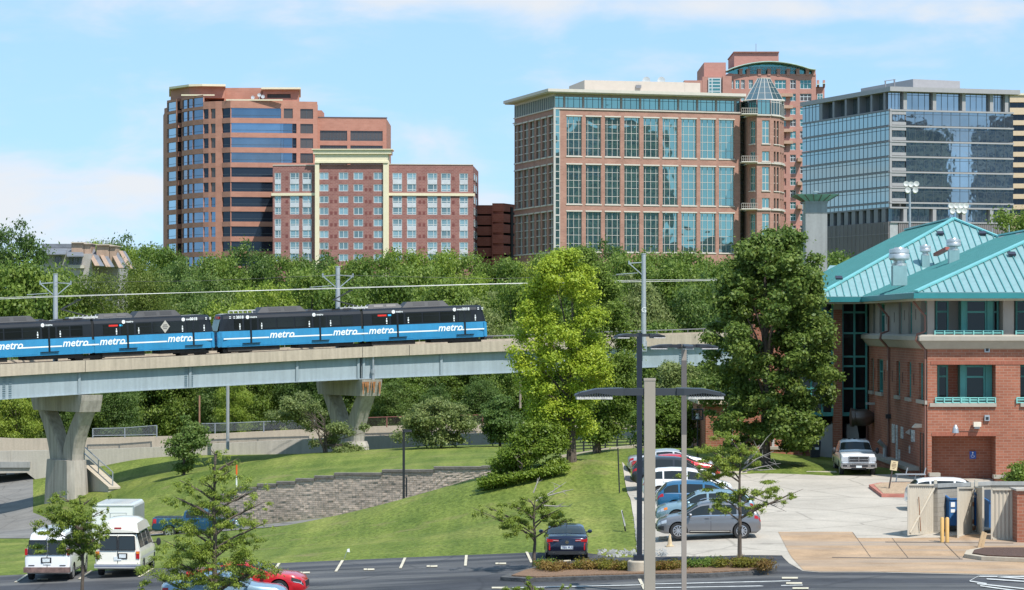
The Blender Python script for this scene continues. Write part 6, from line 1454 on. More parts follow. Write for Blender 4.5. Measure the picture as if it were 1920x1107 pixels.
class Body:
 def __init__(s,top,belt,hw,low,tumble=.26,crown=.02,roofr=.1):
  s.top,s.belt,s.hw,s.low=[np.array(a,float)for a in(top,belt,hw,low)];s.tumble,s.crown,s.roofr=tumble,crown,roofr
  s.x0,s.x1=s.top[0,0],s.top[-1,0]
 def sec(s,x):
  f=lambda a:float(np.interp(x,a[:,0],a[:,1]));zt,zb,w,zl=f(s.top),f(s.belt),f(s.hw),f(s.low);zb=min(zb,zt-.004);zl=min(zl,zb-.1);h=zt-zb
  wr=w*.965-s.tumble*h-.02;ins=min(.14,.04+h*.5)
  return[(w*.9,zl),(w*.985,zl+.09),(w,zl+(zb-zl)*.5),(w*.995,zb-(zb-zl)*.2),(w*.965,zb),(wr,zt-min(s.roofr,.3*h)),(wr-ins,zt-min(.02,.08*h)),(0,zt+s.crown)]
 def pt(s,x,t,side=1,off=0.0):
  q=s.sec(x);t=max(0,min(6.9999,t));i=int(t);f=t-i;y=q[i][0]*(1-f)+q[i+1][0]*f;z=q[i][1]*(1-f)+q[i+1][1]*f
  return Vector((x,side*y,z))
 def npt(s,x,t,side,off):
  e=.03;p=s.pt(x,t,side);a=s.pt(min(s.x1,x+e),t,side)-s.pt(max(s.x0,x-e),t,side);c=s.pt(x,min(6.99,t+.06),side)-s.pt(x,max(0,t-.06),side)
  n=c.cross(a)*side;n=n.normalized()if n.length>1e-9 else Vector((0,side,0));return p+n*off
 def patch(s,name,mat,parent,x0,x1,t0,t1,side,off=.008,nx=8,ntt=4,slant=(0,0)):
  b=MB();rows=[]
  for i in range(nx+1):
   r_=[]
   for j in range(ntt+1):
    v=j/ntt;xa,xb=x0+slant[0]*v,x1+slant[1]*v;r_.append(s.npt(xa+(xb-xa)*i/nx,t0+(t1-t0)*v,side,off))
   rows.append(r_)
  b.grid(rows if side>0 else[r_[::-1]for r_ in rows]);return b.build(name,mat,parent,smooth=True)
 def across(s,name,mat,parent,x0,x1,t0,off=.008,nx=6):
  """a pane across the car over the top surface: windscreen or rear window"""
  b=MB();rows=[];ts=[t0,5.5,6.0,6.5,6.95]
  for i in range(nx+1):
   x=x0+(x1-x0)*i/nx;rows.append([s.npt(x,t,1,off)for t in ts]+[s.npt(x,t,-1,off)for t in reversed(ts)])
  b.grid(rows);return b.build(name,mat,parent,smooth=True)
 def mesh(s,name,mats,parent,wheels,wr,cut=True):
  xs=sorted(set(list(np.arange(s.x0,s.x1,.13))+[float(a)for a in s.top[:,0]]+[float(a)for a in s.belt[:,0]]+[s.x1]));xs=[x for i,x in enumerate(xs)if i==0 or x-xs[i-1]>.015]
  b=MB();rows=[]
  for x in xs:
   q=s.sec(x);rows.append([(x,y,z)for y,z in q]+[(x,-y,z)for y,z in reversed(q[:-1])])
  b.grid(rows,closed=True);n=len(rows[0]);b.f.append(tuple(range(n)));b.m.append(0);k=(len(rows)-1)*n;b.f.append(tuple(k+i for i in range(n))[::-1]);b.m.append(0)
  o=b.build(name,mats,parent,smooth=True)
  bm=bmesh.new();bm.from_mesh(o.data);bmesh.ops.recalc_face_normals(bm,faces=bm.faces[:]);bm.to_mesh(o.data);bm.free()
  if cut:
   c=MB()
   for x in wheels:
    for sd in(-1,1):
     w=float(np.interp(x,s.hw[:,0],s.hw[:,1]));c.lathe((x,sd*(w+.05),wr),[(wr*1.14,-.34),(wr*1.14,.34)],28,axis='y')
   co_=c.build('arch_cutter',mats[-1])
   bm=bmesh.new();bm.from_mesh(co_.data);bmesh.ops.recalc_face_normals(bm,faces=bm.faces[:]);bm.to_mesh(co_.data);bm.free()
   md=o.modifiers.new('arches','BOOLEAN');md.operation='DIFFERENCE';md.object=co_;md.solver='EXACT'
   try:md.material_mode='TRANSFER'
   except Exception:pass
   pm,o.parent=o.parent,None
   dg=bpy.context.evaluated_depsgraph_get();me=bpy.data.meshes.new_from_object(o.evaluated_get(dg));o.modifiers.clear();o.parent=pm
   if len(me.polygons)>60:
    o.data=me
    if len(me.materials)<2:me.materials.append(mats[-1])
    try:me.set_sharp_from_angle(angle=R(35))
    except Exception:pass
   bpy.data.objects.remove(co_)
  return o
PROF={
 'suv':dict(L=4.65,W=1.9,wb=(-1.45,1.38),wr=.37,
 top=[(-2.32,.72),(-2.31,.98),(-2.2,1.14),(-2.0,1.37),(-1.82,1.55),(-1.5,1.63),(-.8,1.67),(0,1.65),(.35,1.6),(.6,1.49),(1.2,1.11),(1.35,1.06),(1.9,.97),(2.15,.87),(2.28,.72),(2.32,.55)],
 belt=[(-2.32,.7),(-2.28,.95),(-2.1,1.06),(0,1.01),(1.2,.99),(1.9,.9),(2.15,.8),(2.28,.66),(2.32,.5)],hw=[(-2.32,.76),(-2.2,.87),(-1.6,.945),(1.3,.945),(1.9,.9),(2.15,.8),(2.32,.58)],low=[(-2.32,.42),(-2.1,.26),(2.0,.24),(2.32,.34)],
 side=[(-2.0,-1.3),(-1.22,-.12),(-.02,1.0)],ws=(.5,1.15),rw=(-2.18,-1.86)),
 'sedan':dict(L=4.9,W=1.9,wb=(-1.4,1.45),wr=.35,
 top=[(-2.45,.62),(-2.43,.95),(-2.3,1.04),(-1.75,1.1),(-1.3,1.28),(-.85,1.4),(-.3,1.45),(.2,1.43),(.5,1.35),(1.2,1.02),(1.4,.97),(2.0,.87),(2.3,.75),(2.43,.6),(2.45,.48)],
 belt=[(-2.45,.6),(-2.4,.88),(-2.2,.97),(-1.0,.98),(0,.94),(1.2,.9),(2.0,.8),(2.3,.68),(2.45,.44)],hw=[(-2.45,.72),(-2.36,.84),(-2.0,.92),(-1.3,.95),(1.3,.945),(2.0,.88),(2.3,.76),(2.45,.52)],low=[(-2.45,.42),(-2.2,.24),(2.1,.2),(2.45,.3)],
 side=[(-1.5,-.95),(-.87,.05),(.15,.98)],ws=(.45,1.15),rw=(-1.72,-.95)),
 'coupe':dict(L=4.78,W=1.92,wb=(-1.4,1.4),wr=.35,
 top=[(-2.39,.62),(-2.37,.98),(-2.25,1.04),(-1.7,1.08),(-1.1,1.28),(-.6,1.37),(-.1,1.38),(.3,1.3),(1.0,1.02),(1.15,.98),(1.9,.9),(2.22,.78),(2.36,.62),(2.39,.48)],
 belt=[(-2.39,.6),(-2.3,.9),(-1.0,.97),(0,.9),(1.0,.9),(1.9,.82),(2.22,.7),(2.39,.44)],hw=[(-2.39,.74),(-2.3,.86),(-1.6,.96),(-.3,.92),(1.3,.955),(2.0,.9),(2.25,.78),(2.39,.55)],low=[(-2.39,.42),(-2.2,.24),(2.1,.2),(2.39,.3)],
 side=[(-1.2,-.75),(-.65,.85)],ws=(.3,.95),rw=(-1.6,-.8)),
 'van':dict(L=5.6,W=2.0,wb=(-1.75,1.75),wr=.37,
 top=[(-2.8,.6),(-2.79,1.2),(-2.72,1.9),(-2.6,2.06),(-2.3,2.1),(.7,2.1),(1.1,2.02),(1.35,1.86),(2.0,1.24),(2.15,1.16),(2.6,1.05),(2.75,.9),(2.8,.55)],
 belt=[(-2.8,.58),(-2.78,1.1),(-2.7,1.16),(1.2,1.12),(2.0,1.08),(2.6,.96),(2.8,.5)],hw=[(-2.8,.93),(-2.72,.98),(-2.4,1.0),(1.8,1.0),(2.4,.95),(2.7,.85),(2.8,.7)],low=[(-2.8,.42),(-2.5,.32),(2.5,.3),(2.8,.36)],
 side=[(-2.45,-1.25),(-1.15,.1),(.2,1.45)],ws=(1.4,1.95),rw=None),
 'pickup':dict(L=5.9,W=2.05,wb=(-1.8,1.85),wr=.42,
 top=[(-2.95,.7),(-2.94,1.3),(-2.85,1.36),(-.95,1.36),(-.9,1.4),(-.82,1.78),(-.6,1.9),(0,1.95),(.45,1.92),(.7,1.82),(1.2,1.4),(1.35,1.34),(2.4,1.26),(2.75,1.18),(2.9,1.08),(2.95,.6)],
 belt=[(-2.95,.68),(-2.9,1.25),(-2.8,1.29),(0,1.28),(1.2,1.26),(2.4,1.18),(2.75,1.08),(2.9,.98),(2.95,.55)],hw=[(-2.95,.96),(-2.85,1.0),(1.9,1.02),(2.5,1.0),(2.8,.96),(2.95,.9)],low=[(-2.95,.6),(-2.7,.5),(2.6,.42),(2.95,.48)],
 side=[(-.72,.05),(.14,1.1)],ws=(.72,1.18),rw=None)}
def vehicle(kind,label,cat,name,px,D,head,mat,z=None,hs=1.0,group=None,rim=RIM,style=5,roofmat=None,extras=None,glassmat=None,W=None,L=None,cut=True):
 p=PROF[kind];x=PX(px,D);z=float(lot_z(x,D))+.03 if z is None else z
 r=thing(name,label,cat,(x,D,z),R(head),group);sc=lambda l:[(a,b_*(hs if b_>1.2 else 1))for a,b_ in l]
 top=[(a,b_ if b_<1.1 else 1.1+(b_-1.1)*hs)for a,b_ in p['top']]
 B=Body(top,p['belt'],p['hw'],p['low'],tumble=.2 if kind=='van' else(.22 if kind=='pickup' else .3),roofr=.14 if kind=='van' else .09)
 g=glassmat or CGL;body=B.mesh('body',[mat,TRIM],r,p['wb'],p['wr'],cut)
 for k,x_ in enumerate(p['wb']):
  w=float(np.interp(x_,B.hw[:,0],B.hw[:,1]))
  for sd in(-1,1):make_wheel(r,x_,sd*(w-.03),p['wr'],.22,sd,style,rim)
 for sd in(-1,1):
  for(a,c)in p['side']:B.patch('side_window',g,r,a,c,4.14,4.9,sd,.006)
  B.patch('headlight',HEAD,r,B.x1-.42,B.x1-.06,2.7,3.8,sd,.008,nx=5)
  w=float(np.interp(.9,B.hw[:,0],B.hw[:,1]));zb=float(np.interp(.9,B.belt[:,0],B.belt[:,1]))
  xm={'van':1.5,'pickup':1.05}.get(kind,.85);b=MB();b.lathe((xm,sd*(w+.13),zb+.1),[(.02,-.06),(.09,-.05),(.11,.02),(.06,.07),(.01,.08)],10,axis='x');b.v=[(v[0],v[1]if kind not in('van','pickup')else v[1]+sd*.08,zb+.1+(v[2]-zb-.1)*(.8 if kind not in('van','pickup')else 1.7))for v in b.v];b.beam((xm,sd*(w-.05),zb+.06),(xm,sd*(w+.12),zb+.08),.05);b.build('wing_mirror',mat if kind not in('van','pickup')else TRIM,r,smooth='auto')
  if kind not in('van',):B.patch('taillight',TAIL,r,B.x0+.02,B.x0+.3,3.1 if kind!='pickup' else 2.4,4.0,sd,.008,nx=4)
  for(a,c)in p['side'][:-1]:B.patch('door_seam',TRIM,r,c+.04,c+.055,1.0,4.0,sd,.003,nx=1)
  if kind in('suv','sedan'):
   for(a,c)in p['side'][-2:]:b=MB();q=B.npt(a+.12,3.55,sd,.02);b.box(q.x-.09,q.x+.09,q.y-.02,q.y+.02,q.z-.015,q.z+.015);b.build('door_handle',mat,r)
  B.patch('sill_trim',TRIM,r,p['wb'][0]+.5,p['wb'][1]-.5,.2,1.2,sd,.01,nx=6,ntt=2)
 B.across('windscreen',g,r,p['ws'][0],p['ws'][1],5.15)
 if p['rw']:B.across('rear_window',g,r,p['rw'][0],p['rw'][1],5.15)
 x1=B.x1;b=MB();b.box(x1-.05,x1+.012,-.42,.42,.4,.62);b.build('grille',TRIM,r)
 b=MB();b.box(B.x0-.012,B.x0+.05,-.26,.26,.5,.64)if kind in('suv','sedan','coupe')else b.box(B.x0-.02,B.x0+.02,-.16,.16,.75,.92);b.build('rear_plate',PLATE,r)
 return r,B
GRAYP=paint('paint_grey',(.2,.2,.21),.5);NAVY=paint('paint_navy',(.008,.012,.035),.3,.25);TEALG=paint('paint_teal_grey',(.22,.33,.38),.4);BLUEP=paint('paint_blue',(.025,.13,.25),.4);WHITEP=paint('paint_white',(.74,.74,.73),.0,.35);DKP=paint('paint_charcoal',(.025,.028,.034),.4);REDP=paint('paint_red',(.55,.012,.02),.1);SILV=paint('paint_silver',(.5,.51,.52),.5);CREAMP=paint('paint_cream',(.72,.68,.58),0,.4);PALEB=paint('paint_pale_blue',(.25,.36,.45),.45);SKYB=paint('paint_pickup_blue',(.012,.07,.14),.4)
ROW='cars parked in a row on the pale lot'
r,B=vehicle('sedan','dark navy saloon parked facing the lawn beside the slim island tree','car','saloon_car',1061,116.9,90,NAVY,style=7)
x0=B.x0
for sd in(-1,1):
 b=MB();b.hexa([(x0+.03,sd*.86,.8),(x0-.015,sd*.36,.83),(x0-.015,sd*.36,.9),(x0+.03,sd*.86,.93),(x0+.25,sd*.86,.8),(x0+.2,sd*.36,.83),(x0+.2,sd*.36,.9),(x0+.25,sd*.86,.93)]);o=b.build('taillight',TAIL,r)
 b=MB();b.box(x0-.022,x0+.02,min(sd*.36,sd*.6),max(sd*.36,sd*.6),.855,.875);b.build('lamp_strip',HEAD,o)
 b=MB();b.box(x0-.015,x0+.1,min(sd*.5,sd*.76),max(sd*.5,sd*.76),.31,.37);b.build('exhaust_tip',CHROME,r)
 b=MB();b.box(x0-.0,x0+.1,min(sd*.72,sd*.78),max(sd*.72,sd*.78),.46,.66);b.build('reflector',TAIL,r)
 b=MB();b.box(.05,.15,sd*.38-.14,sd*.38+.14,1.0,1.3);
b=MB();b.lathe((x0-.02,0,.8),[(.075,0),(.075,.02)],12,axis='x');b.build('badge',CHROME,r)
b=MB();b.box(x0-.006,x0+.06,-.8,.8,.27,.42);b.build('rear_diffuser',TRIM,r)
b=MB();b.hexa([(-1.05,-.01,1.4),(-.9,-.01,1.42),(-.9,.01,1.42),(-1.05,.01,1.4),(-1.06,-.008,1.47),(-1.0,-.008,1.47),(-1.0,.008,1.47),(-1.06,.008,1.47)]);b.build('roof_aerial',NAVY,r)
text_mesh('TBX 9U2',.13,PTXT,'plate_number',r,frame_mtx((x0-.016,.24,.53),(0,-1,0),(0,0,1)),bold=.004)
d2=lotD(1327,1014)+.9
r,B=vehicle('suv','grey crossover nearest in the row, parked side on and facing left','car','crossover_car',1327,d2,180,GRAYP,group=ROW,style=10)
for sd in(-1,1):
 b=MB();b.tube([(-1.55,sd*.66,1.64),(-1.4,sd*.66,1.72),(.1,sd*.66,1.72),(.3,sd*.66,1.65)],.02,6);b.build('roof_rail',CHROME,r)
 B.patch('sill_chrome',CHROME,r,-.9,.85,1.0,1.12,sd,.014,ntt=1);B.patch('window_chrome',CHROME,r,-1.95,1.05,4.04,4.1,sd,.01,ntt=1)
 B.patch('fog_lamp_surround',TRIM,r,B.x1-.3,B.x1-.06,1.2,2.2,sd,.009)
r,B=vehicle('suv','pale teal older crossover with amber corner lamp, second in the row','car','crossover_car',1322,125.2,180,TEALG,group=ROW)
for sd in(-1,1):B.patch('corner_lamp',AMBER,r,B.x1-.5,B.x1-.34,2.9,3.7,sd,.012)
r,B=vehicle('suv','bright blue crossover with red tail lamps, third in the row','car','crossover_car',1320,129.6,0,BLUEP,group=ROW)
for sd in(-1,1):B.patch('window_chrome',CHROME,r,-1.95,1.05,4.04,4.1,sd,.01,ntt=1)
vehicle('suv','white crossover behind the bright blue one','car','crossover_car',1288,137,0,WHITEP,group=ROW)
r,B=vehicle('suv','charcoal crossover in the row with its red tail lamp left of the poles','car','crossover_car',1264,144,0,DKP,group=ROW)
b=MB();b.box(B.x0-.03,B.x0+.05,-.7,.7,.42,.56);b.build('bumper',TRIM,r)
vehicle('sedan','red saloon between the charcoal crossover and the silver car','car','saloon_car',1266,148,0,REDP,group=ROW)
vehicle('sedan','silver saloon farthest back in the row','car','saloon_car',1258,151,0,SILV,group=ROW,z=gz(PX(1258,151),151)+.05)
r,B=vehicle('pickup','white pickup truck with chrome grille facing us beside the brick wall','pickup truck','pickup_truck',1601,152.6,-92,WHITEP,hs=1.06,z=1.5)
x1=B.x1
b=MB();b.box(x1-.05,x1+.04,-.58,.58,.8,1.14);g=b.build('chrome_grille',CHROME,r)
b=MB();
for y0 in(-.52,.03):b.box(x1+.03,x1+.05,y0,y0+.49,.98,1.1);b.box(x1+.03,x1+.05,y0,y0+.49,.84,.94)
b.build('grille_mesh',TRIM,g)
b=MB();b.box(x1-.1,x1+.1,-1.0,1.0,.5,.76);b.build('chrome_bumper',CHROME,r);b=MB();b.box(x1+.09,x1+.115,-.5,.5,.54,.66);b.build('bumper_opening',TRIM,r);b=MB();b.box(x1+.1,x1+.125,-.16,.16,.5,.62);b.build('front_plate',PLATE,r)
for sd in(-1,1):
 b=MB();b.box(x1-.16,x1+.03,min(sd*.6,sd*.97),max(sd*.6,sd*.97),.86,1.1);b.build('headlight',HEAD,r);b=MB();b.box(x1+.09,x1+.118,min(sd*.66,sd*.9),max(sd*.66,sd*.9),.56,.66);b.build('fog_lamp',TRIM,r)
for y in(-.6,-.3,0,.3,.6):b=MB();b.lathe((.35,y,2.0),[(.08,0),(.06,.05),(.01,.06)],8);b.build('roof_marker_lamp',AMBER if False else TRIM,r)
def rear_van(label,px,D,mat,hs,cream):
 r,B=vehicle('van',label,'van','passenger_van',px,D,90,mat,hs=hs,rim=M('steel_rim',(.4,.4,.4),.5,metal=.5))
 x0=B.x0;zt=1.1+1.0*hs
 for sd in(-1,1):
  w0,w1=(.06,.74)if cream else(.07,.8);zA,zB_=(1.22,1.78)
  b=MB();b.hexa([(x0+.0,sd*w0,zA),(x0+.0,sd*w1,zA),(x0+.1,sd*w1,zA),(x0+.1,sd*w0,zA),(x0+.055,sd*w0,zB_),(x0+.055,sd*(w1-.04),zB_),(x0+.15,sd*(w1-.04),zB_),(x0+.15,sd*w0,zB_)]);wnd=b.build('rear_window',CGL,r)
  b=MB();c0=(x0-.012,.03);
  for(ya,za,yb,zb_)in((w0-.02,zA-.02,w1+.02,zA-.02),(w1+.02,zA-.02,w1-.02,zB_+.02),(w1-.02,zB_+.02,w0-.02,zB_+.02),(w0-.02,zB_+.02,w0-.02,zA-.02)):b.beam((x0+(.0 if za<1.5 else .05),sd*ya,za),(x0+(.0 if zb_<1.5 else .05),sd*yb,zb_),.03,.03)
  b.build('window_seal',TRIM,wnd)
  if cream:
   b=MB();b.box(x0-.02,x0+.1,min(sd*.8,sd*.95),max(sd*.8,sd*.95),.82,1.14);t=b.build('taillight',TAIL,r);b=MB();b.box(x0-.026,x0+.02,min(sd*.8,sd*.95),max(sd*.8,sd*.95),1.04,1.13);b.build('indicator',AMBER,t)
  else:b=MB();b.box(x0+.02,x0+.14,min(sd*.86,sd*.97),max(sd*.86,sd*.97),1.16,1.44);b.build('taillight',TAIL,r)
 b=MB();b.box(x0-.012,x0+.02,-.01,.01,.62,zt-.25);b.build('door_seam',TRIM,r)
 b=MB()
 if cream:b.box(x0-.14,x0+.1,-1.0,1.0,.42,.6);bp=b.build('bumper',M('bumper_grey',(.5,.49,.47),.4,metal=.3),r);c=MB();c.box(x0-.15,x0-.13,-1.0,1.0,.5,.54);c.build('bumper_strip',M('strip_blue',(.12,.15,.25),.5),bp)
 else:b.box(x0-.16,x0+.1,-1.0,1.0,.42,.64);b.build('bumper',M('bumper_rust',(.16,.1,.085),.7,var=.7,scale=3),r)
 y0=-.05 if cream else-.62+.0
 b=MB();b.box(x0-.02,x0+.02,-.42 if cream else-.18,-.0 if cream else .26,.82,1.06);pl=b.build('plate_holder',TRIM,r)
 b=MB();b.box(x0-.028,x0+.0,-.36 if cream else-.12,-.06 if cream else .2,.86,1.02);b.build('number_plate',PLATE,pl)
 if cream:
  b=MB();rows=[]
  for x,h,w in((x0+.06,2.06,.9),(x0+.15,2.34,.84),(x0+.5,2.5,.78),(x0+2.6,2.52,.78),(x0+3.6,2.42,.78),(x0+4.1,2.1,.85)):rows.append([(x,-w-.06,1.95),(x,-w,h-.16),(x,-w*.7,h-.02),(x,0,h+.02),(x,w*.7,h-.02),(x,w,h-.16),(x,w+.06,1.95)])
  b.grid(rows);b.f.append(tuple(range(7)));b.m.append(0);b.build('raised_roof',CREAMP,r,smooth='auto')
  b=MB();b.box(x0+.05,x0+.14,-.15,.15,2.12,2.18);b.build('high_brake_lamp',TAIL,r)
  for sd in(-1,1):B.patch('side_stripe',M('strip_grey',(.45,.44,.42),.5),r,-2.6,2.3,2.2,2.6,sd,.006)
 else:
  for y in(-.8,.55):b=MB();b.box(x0-.014,x0+.02,y,y+.26,.7,.735);b.build('script_badge',TRIM,r)
 return r
rear_van('white cargo van seen from behind with a rusty rear bumper',109,118.3,WHITEP,1.12,False)
rear_van('cream high roofed van seen from behind beside the white van',238,118.9,CREAMP,1.0,True)
D=152;tr=thing('box_trailer','white box trailer with rounded corners parked behind the cream van','trailer',(PX(212,D),D,PZ(1027,D)));O=tr.location
b=MB();prof=[];w=1.18;h0,h1=.45,2.5
for a in range(0,91,15):prof.append((w-.22+.22*math.cos(R(a)),h1-.22+.22*math.sin(R(a))))
ring=[(w,h0)]+prof+[(-p,q)for p,q in reversed(prof)]+[(-w,h0)]
b.grid([[(x,y,z)for x,z in ring]for y in(-.0,4.2)],closed=True);n=len(ring);b.f+=[tuple(range(n)),tuple(range(n,2*n))[::-1]];b.m+=[0,0];b.build('box_body',WHITEP,tr,smooth='auto')
b=MB();b.box(-.15,.75,-.02,.01,.9,1.95);dr=b.build('trailer_door',WHITEP,tr);b=MB()
for bx in((-.17,-.14,.88,1.97),(.74,.77,.88,1.97),(-.17,.77,1.95,1.98)):b.box(bx[0],bx[1],-.025,.0,bx[2],bx[3])
b.build('door_seal',STEEL_G,dr);b=MB();b.box(w-.04,w+.03,-.03,4.2,h0,h1-.2);b.build('corner_trim',STEEL_G,tr);b=MB();b.box(-1.19,1.19,-.03,.02,h1-.16,h1-.1);b.build('roof_trim',STEEL_G,tr)
for y in(1.5,2.4):
 for sd in(-1,1):make_wheel(tr,sd*(w-.0),y,.33,.2,1,5,RIM).rotation_euler=(0,0,R(90))
zz=PZ(1008,176);r,B=vehicle('pickup','metallic blue pickup half hidden behind the feathery tree and the lawn','pickup truck','pickup_truck',372,176,0,SKYB,z=zz)
b=MB();b.box(-2.8,-1.0,-.8,.8,1.37,1.375);b.build('bed_cover',TRIM,r);b=MB();b.box(-3.05,-2.93,-.95,.95,.62,.78);b.build('bumper',CHROME,r)
r,B=vehicle('coupe','bright red sports coupe at the bottom edge facing right','car','sports_car',464,105.6,-4,REDP,style=10)
for sd in(-1,1):B.patch('headlamp_mask',TRIM,r,B.x1-.5,B.x1-.06,2.9,3.9,sd,.012)
vehicle('coupe','pale blue coupe in front of the red sports car at the bottom edge','car','coupe_car',424,100.4,2,PALEB,hs=1.25)
r,B=vehicle('suv','white hatchback mostly hidden behind the open metal gate and block wall','car','hatchback_car',1788,131.5,0,WHITEP,hs=.9)
# ------------------------------------------------------------------ trees
def leaves(name,mat,clumps,n,size,aspect=.6,seed=0,up=.35,droop=0.0,shell=.35,jit=.8,cut=.55,parent=None,fold=.18):
 """many small folded leaves spread through leaf clumps: (centre, (rx, ry, rz))"""
 rg=np.random.default_rng(seed);C=np.array([c for c,r_ in clumps],float);Rr=np.array([r_ if hasattr(r_,'__len__')else(r_,r_,r_*.75)for c,r_ in clumps],float)
 wt=(Rr[:,0]*Rr[:,1])**.9;idx=rg.choice(len(C),n,p=wt/wt.sum())
 d=rg.normal(size=(n,3));d/=np.linalg.norm(d,axis=1,keepdims=True)
 low=(d[:,2]<-.25)&(rg.random(n)<cut);d[low,2]*=-1
 q=C[idx]+d*Rr[idx]*(shell+(1-shell)*rg.random((n,1))**.6)*(1+.2*rg.normal(size=(n,1))+.5*(rg.random((n,1))<.1))
 nn=d*.6+np.array([0,0,up])+rg.normal(size=(n,3))*jit*.6;nn/=np.linalg.norm(nn,axis=1,keepdims=True)
 a=rg.normal(size=(n,3));
 if droop:a=a*.5+np.concatenate([d[:,:2],np.full((n,1),-droop)],1)
 a-=nn*(a*nn).sum(1,keepdims=True);a/=np.maximum(1e-6,np.linalg.norm(a,axis=1,keepdims=True));b_=np.cross(nn,a)
 L_=size*rg.uniform(.65,1.35,(n,1))/2;W_=L_*aspect
 v=np.stack([q-a*L_,q+b_*W_-nn*W_*fold,q+a*L_,q-b_*W_-nn*W_*fold],1).reshape(-1,3)
 me=bpy.data.meshes.new(name);me.vertices.add(4*n);me.vertices.foreach_set('co',v.astype(np.float32).ravel());me.loops.add(4*n);me.loops.foreach_set('vertex_index',np.arange(4*n,dtype=np.int32))
 me.polygons.add(n);me.polygons.foreach_set('loop_start',np.arange(0,4*n,4,dtype=np.int32));me.polygons.foreach_set('loop_total',np.full(n,4,np.int32));me.update();me.validate();me.materials.append(mat)
 o=bpy.data.objects.new(name,me);COL.objects.link(o);o.parent=parent;return o
def crown_clumps(H,R_,base,n,cr,env,seed,sq=1.0,lean=(0,0)):
 rg=random.Random(seed);out=[]
 for k in range(n):
  for _ in range(40):
   h=rg.random();e=env(h)
   if rg.random()<max(.15,e):break
  a=rg.uniform(0,2*math.pi)+k*2.4;rr_=R_*e*math.sqrt(rg.uniform(.12,1));c=cr*rg.uniform(.65,1.35)*(.65+.35*e)
  out.append(((rr_*math.cos(a)+lean[0]*h,rr_*math.sin(a)*sq+lean[1]*h,base+(H-base-c*.6)*h),(c,c,c*rg.uniform(.55,.8))))
 return out
BARK=M('bark',(.11,.085,.065),.95,var=.35,scale=3,bump=.6,stretch=(3,3,.5));BARK_G=M('bark_grey',(.3,.27,.24),.95,var=.3,scale=4)
def trunk(H,r0,clumps,seed,parent,mat=BARK,limbs=9,top=.8,wig=.25,name='trunk',stems=1,base=0):
 rg=random.Random(seed);b=MB()
 for s_ in range(stems):
  ox,oy=(rg.uniform(-.5,.5),rg.uniform(-.5,.5))if stems>1 else(0,0)
  pts=[Vector((ox*.2+(ox*2.5+rg.uniform(-wig,wig))*k/6,oy*.2+(oy*2.5+rg.uniform(-wig,wig))*k/6,H*top*k/6))for k in range(7)];pts[0].z=-.3
  b.tube(pts,[r0*1.25]+[r0*(1-.13*k)for k in range(1,7)],9)
  cs=list(clumps);rg.shuffle(cs)
  for c,rd in cs[:limbs]:
   c=Vector(c);zs=max(H*.12+base*.3,min(H*top*.9,c.z*.62));k=min(5.99,zs/(H*top)*6);i=int(k);p0=pts[i].lerp(pts[i+1],k-i);m=p0.lerp(c,.5)+Vector((0,0,(c-p0).length*.1));rr_=r0*(1-.13*k)*.5
   b.tube([p0,m,c],[rr_,rr_*.6,rr_*.2],6)
 return b.build(name,mat,parent,smooth=True)
LEAF_MID=leafmat('leaf_mid',(.07,.13,.02),(.155,.235,.036),(.28,.36,.065))
LEAF_DARK=leafmat('leaf_dark',(.055,.105,.024),(.115,.19,.04),(.215,.29,.07),trans=.45)
LEAF_BRIGHT=leafmat('leaf_bright',(.115,.18,.018),(.225,.31,.038),(.37,.44,.065))
LEAF_FEATH=leafmat('leaf_feathery',(.09,.135,.02),(.165,.215,.036),(.25,.29,.055))
LEAF_YELLOW=leafmat('leaf_yellow',(.15,.21,.018),(.3,.4,.035),(.5,.56,.055),trans=.4)
LEAF_OLIVE=leafmat('leaf_olive',(.11,.15,.045),(.215,.265,.08),(.34,.38,.13))
LEAF_OAK=leafmat('leaf_oak',(.05,.092,.018),(.115,.18,.03),(.24,.305,.065),trans=.4)
LEAF_LOC=leafmat('leaf_locust',(.11,.165,.02),(.215,.285,.038),(.34,.4,.065),trans=.4)
ROUND=lambda h:max(.1,math.sin(math.pi*(.12+.84*h))**.6);OVAL=lambda h:max(.1,math.sin(math.pi*(.06+.9*h))**.8);CONE=lambda h:max(.12,(1-h)**.6*min(1,.35+h*4));WIDE=lambda h:max(.1,(1-abs(h-.55)**2.2*3.2));SPREAD=lambda h:max(.1,.5+.5*math.sin(math.pi*(h*.9)))
GRP='trees of the woodland behind the viaduct'
PROTO={}
def proto(key,mat,n,size,env,H=16.0,R_=6.0,base=2.6,ncl=46,cr=1.9,seed=1,aspect=.62,limbs=8):
 r=thing('broadleaf_tree','tree','tree',(0,-500,-60),group=GRP);cl=crown_clumps(H,R_-cr*.45,base,ncl,cr*1.12,env,seed)
 leaves('crown',mat,cl,n,size,aspect,seed,parent=r,shell=.45);trunk(H,.32,cl,seed,r,limbs=limbs);PROTO[key]=[r,False,H,R_]
proto('a',LEAF_MID,25299,0.35,ROUND,seed=1,cr=1.7,ncl=60);proto('b',LEAF_DARK,25299,0.34,ROUND,seed=2,ncl=56,cr=1.8);proto('c',LEAF_BRIGHT,23000,0.34,OVAL,seed=3,cr=1.5,ncl=60);proto('d',LEAF_FEATH,34500,0.26,WIDE,seed=4,cr=1.6,ncl=64,aspect=.35);proto('e',LEAF_OLIVE,23000,0.31,OVAL,seed=5,cr=1.6,ncl=56);proto('f',LEAF_MID,23000,0.38,WIDE,seed=6,cr=2.0,ncl=44)
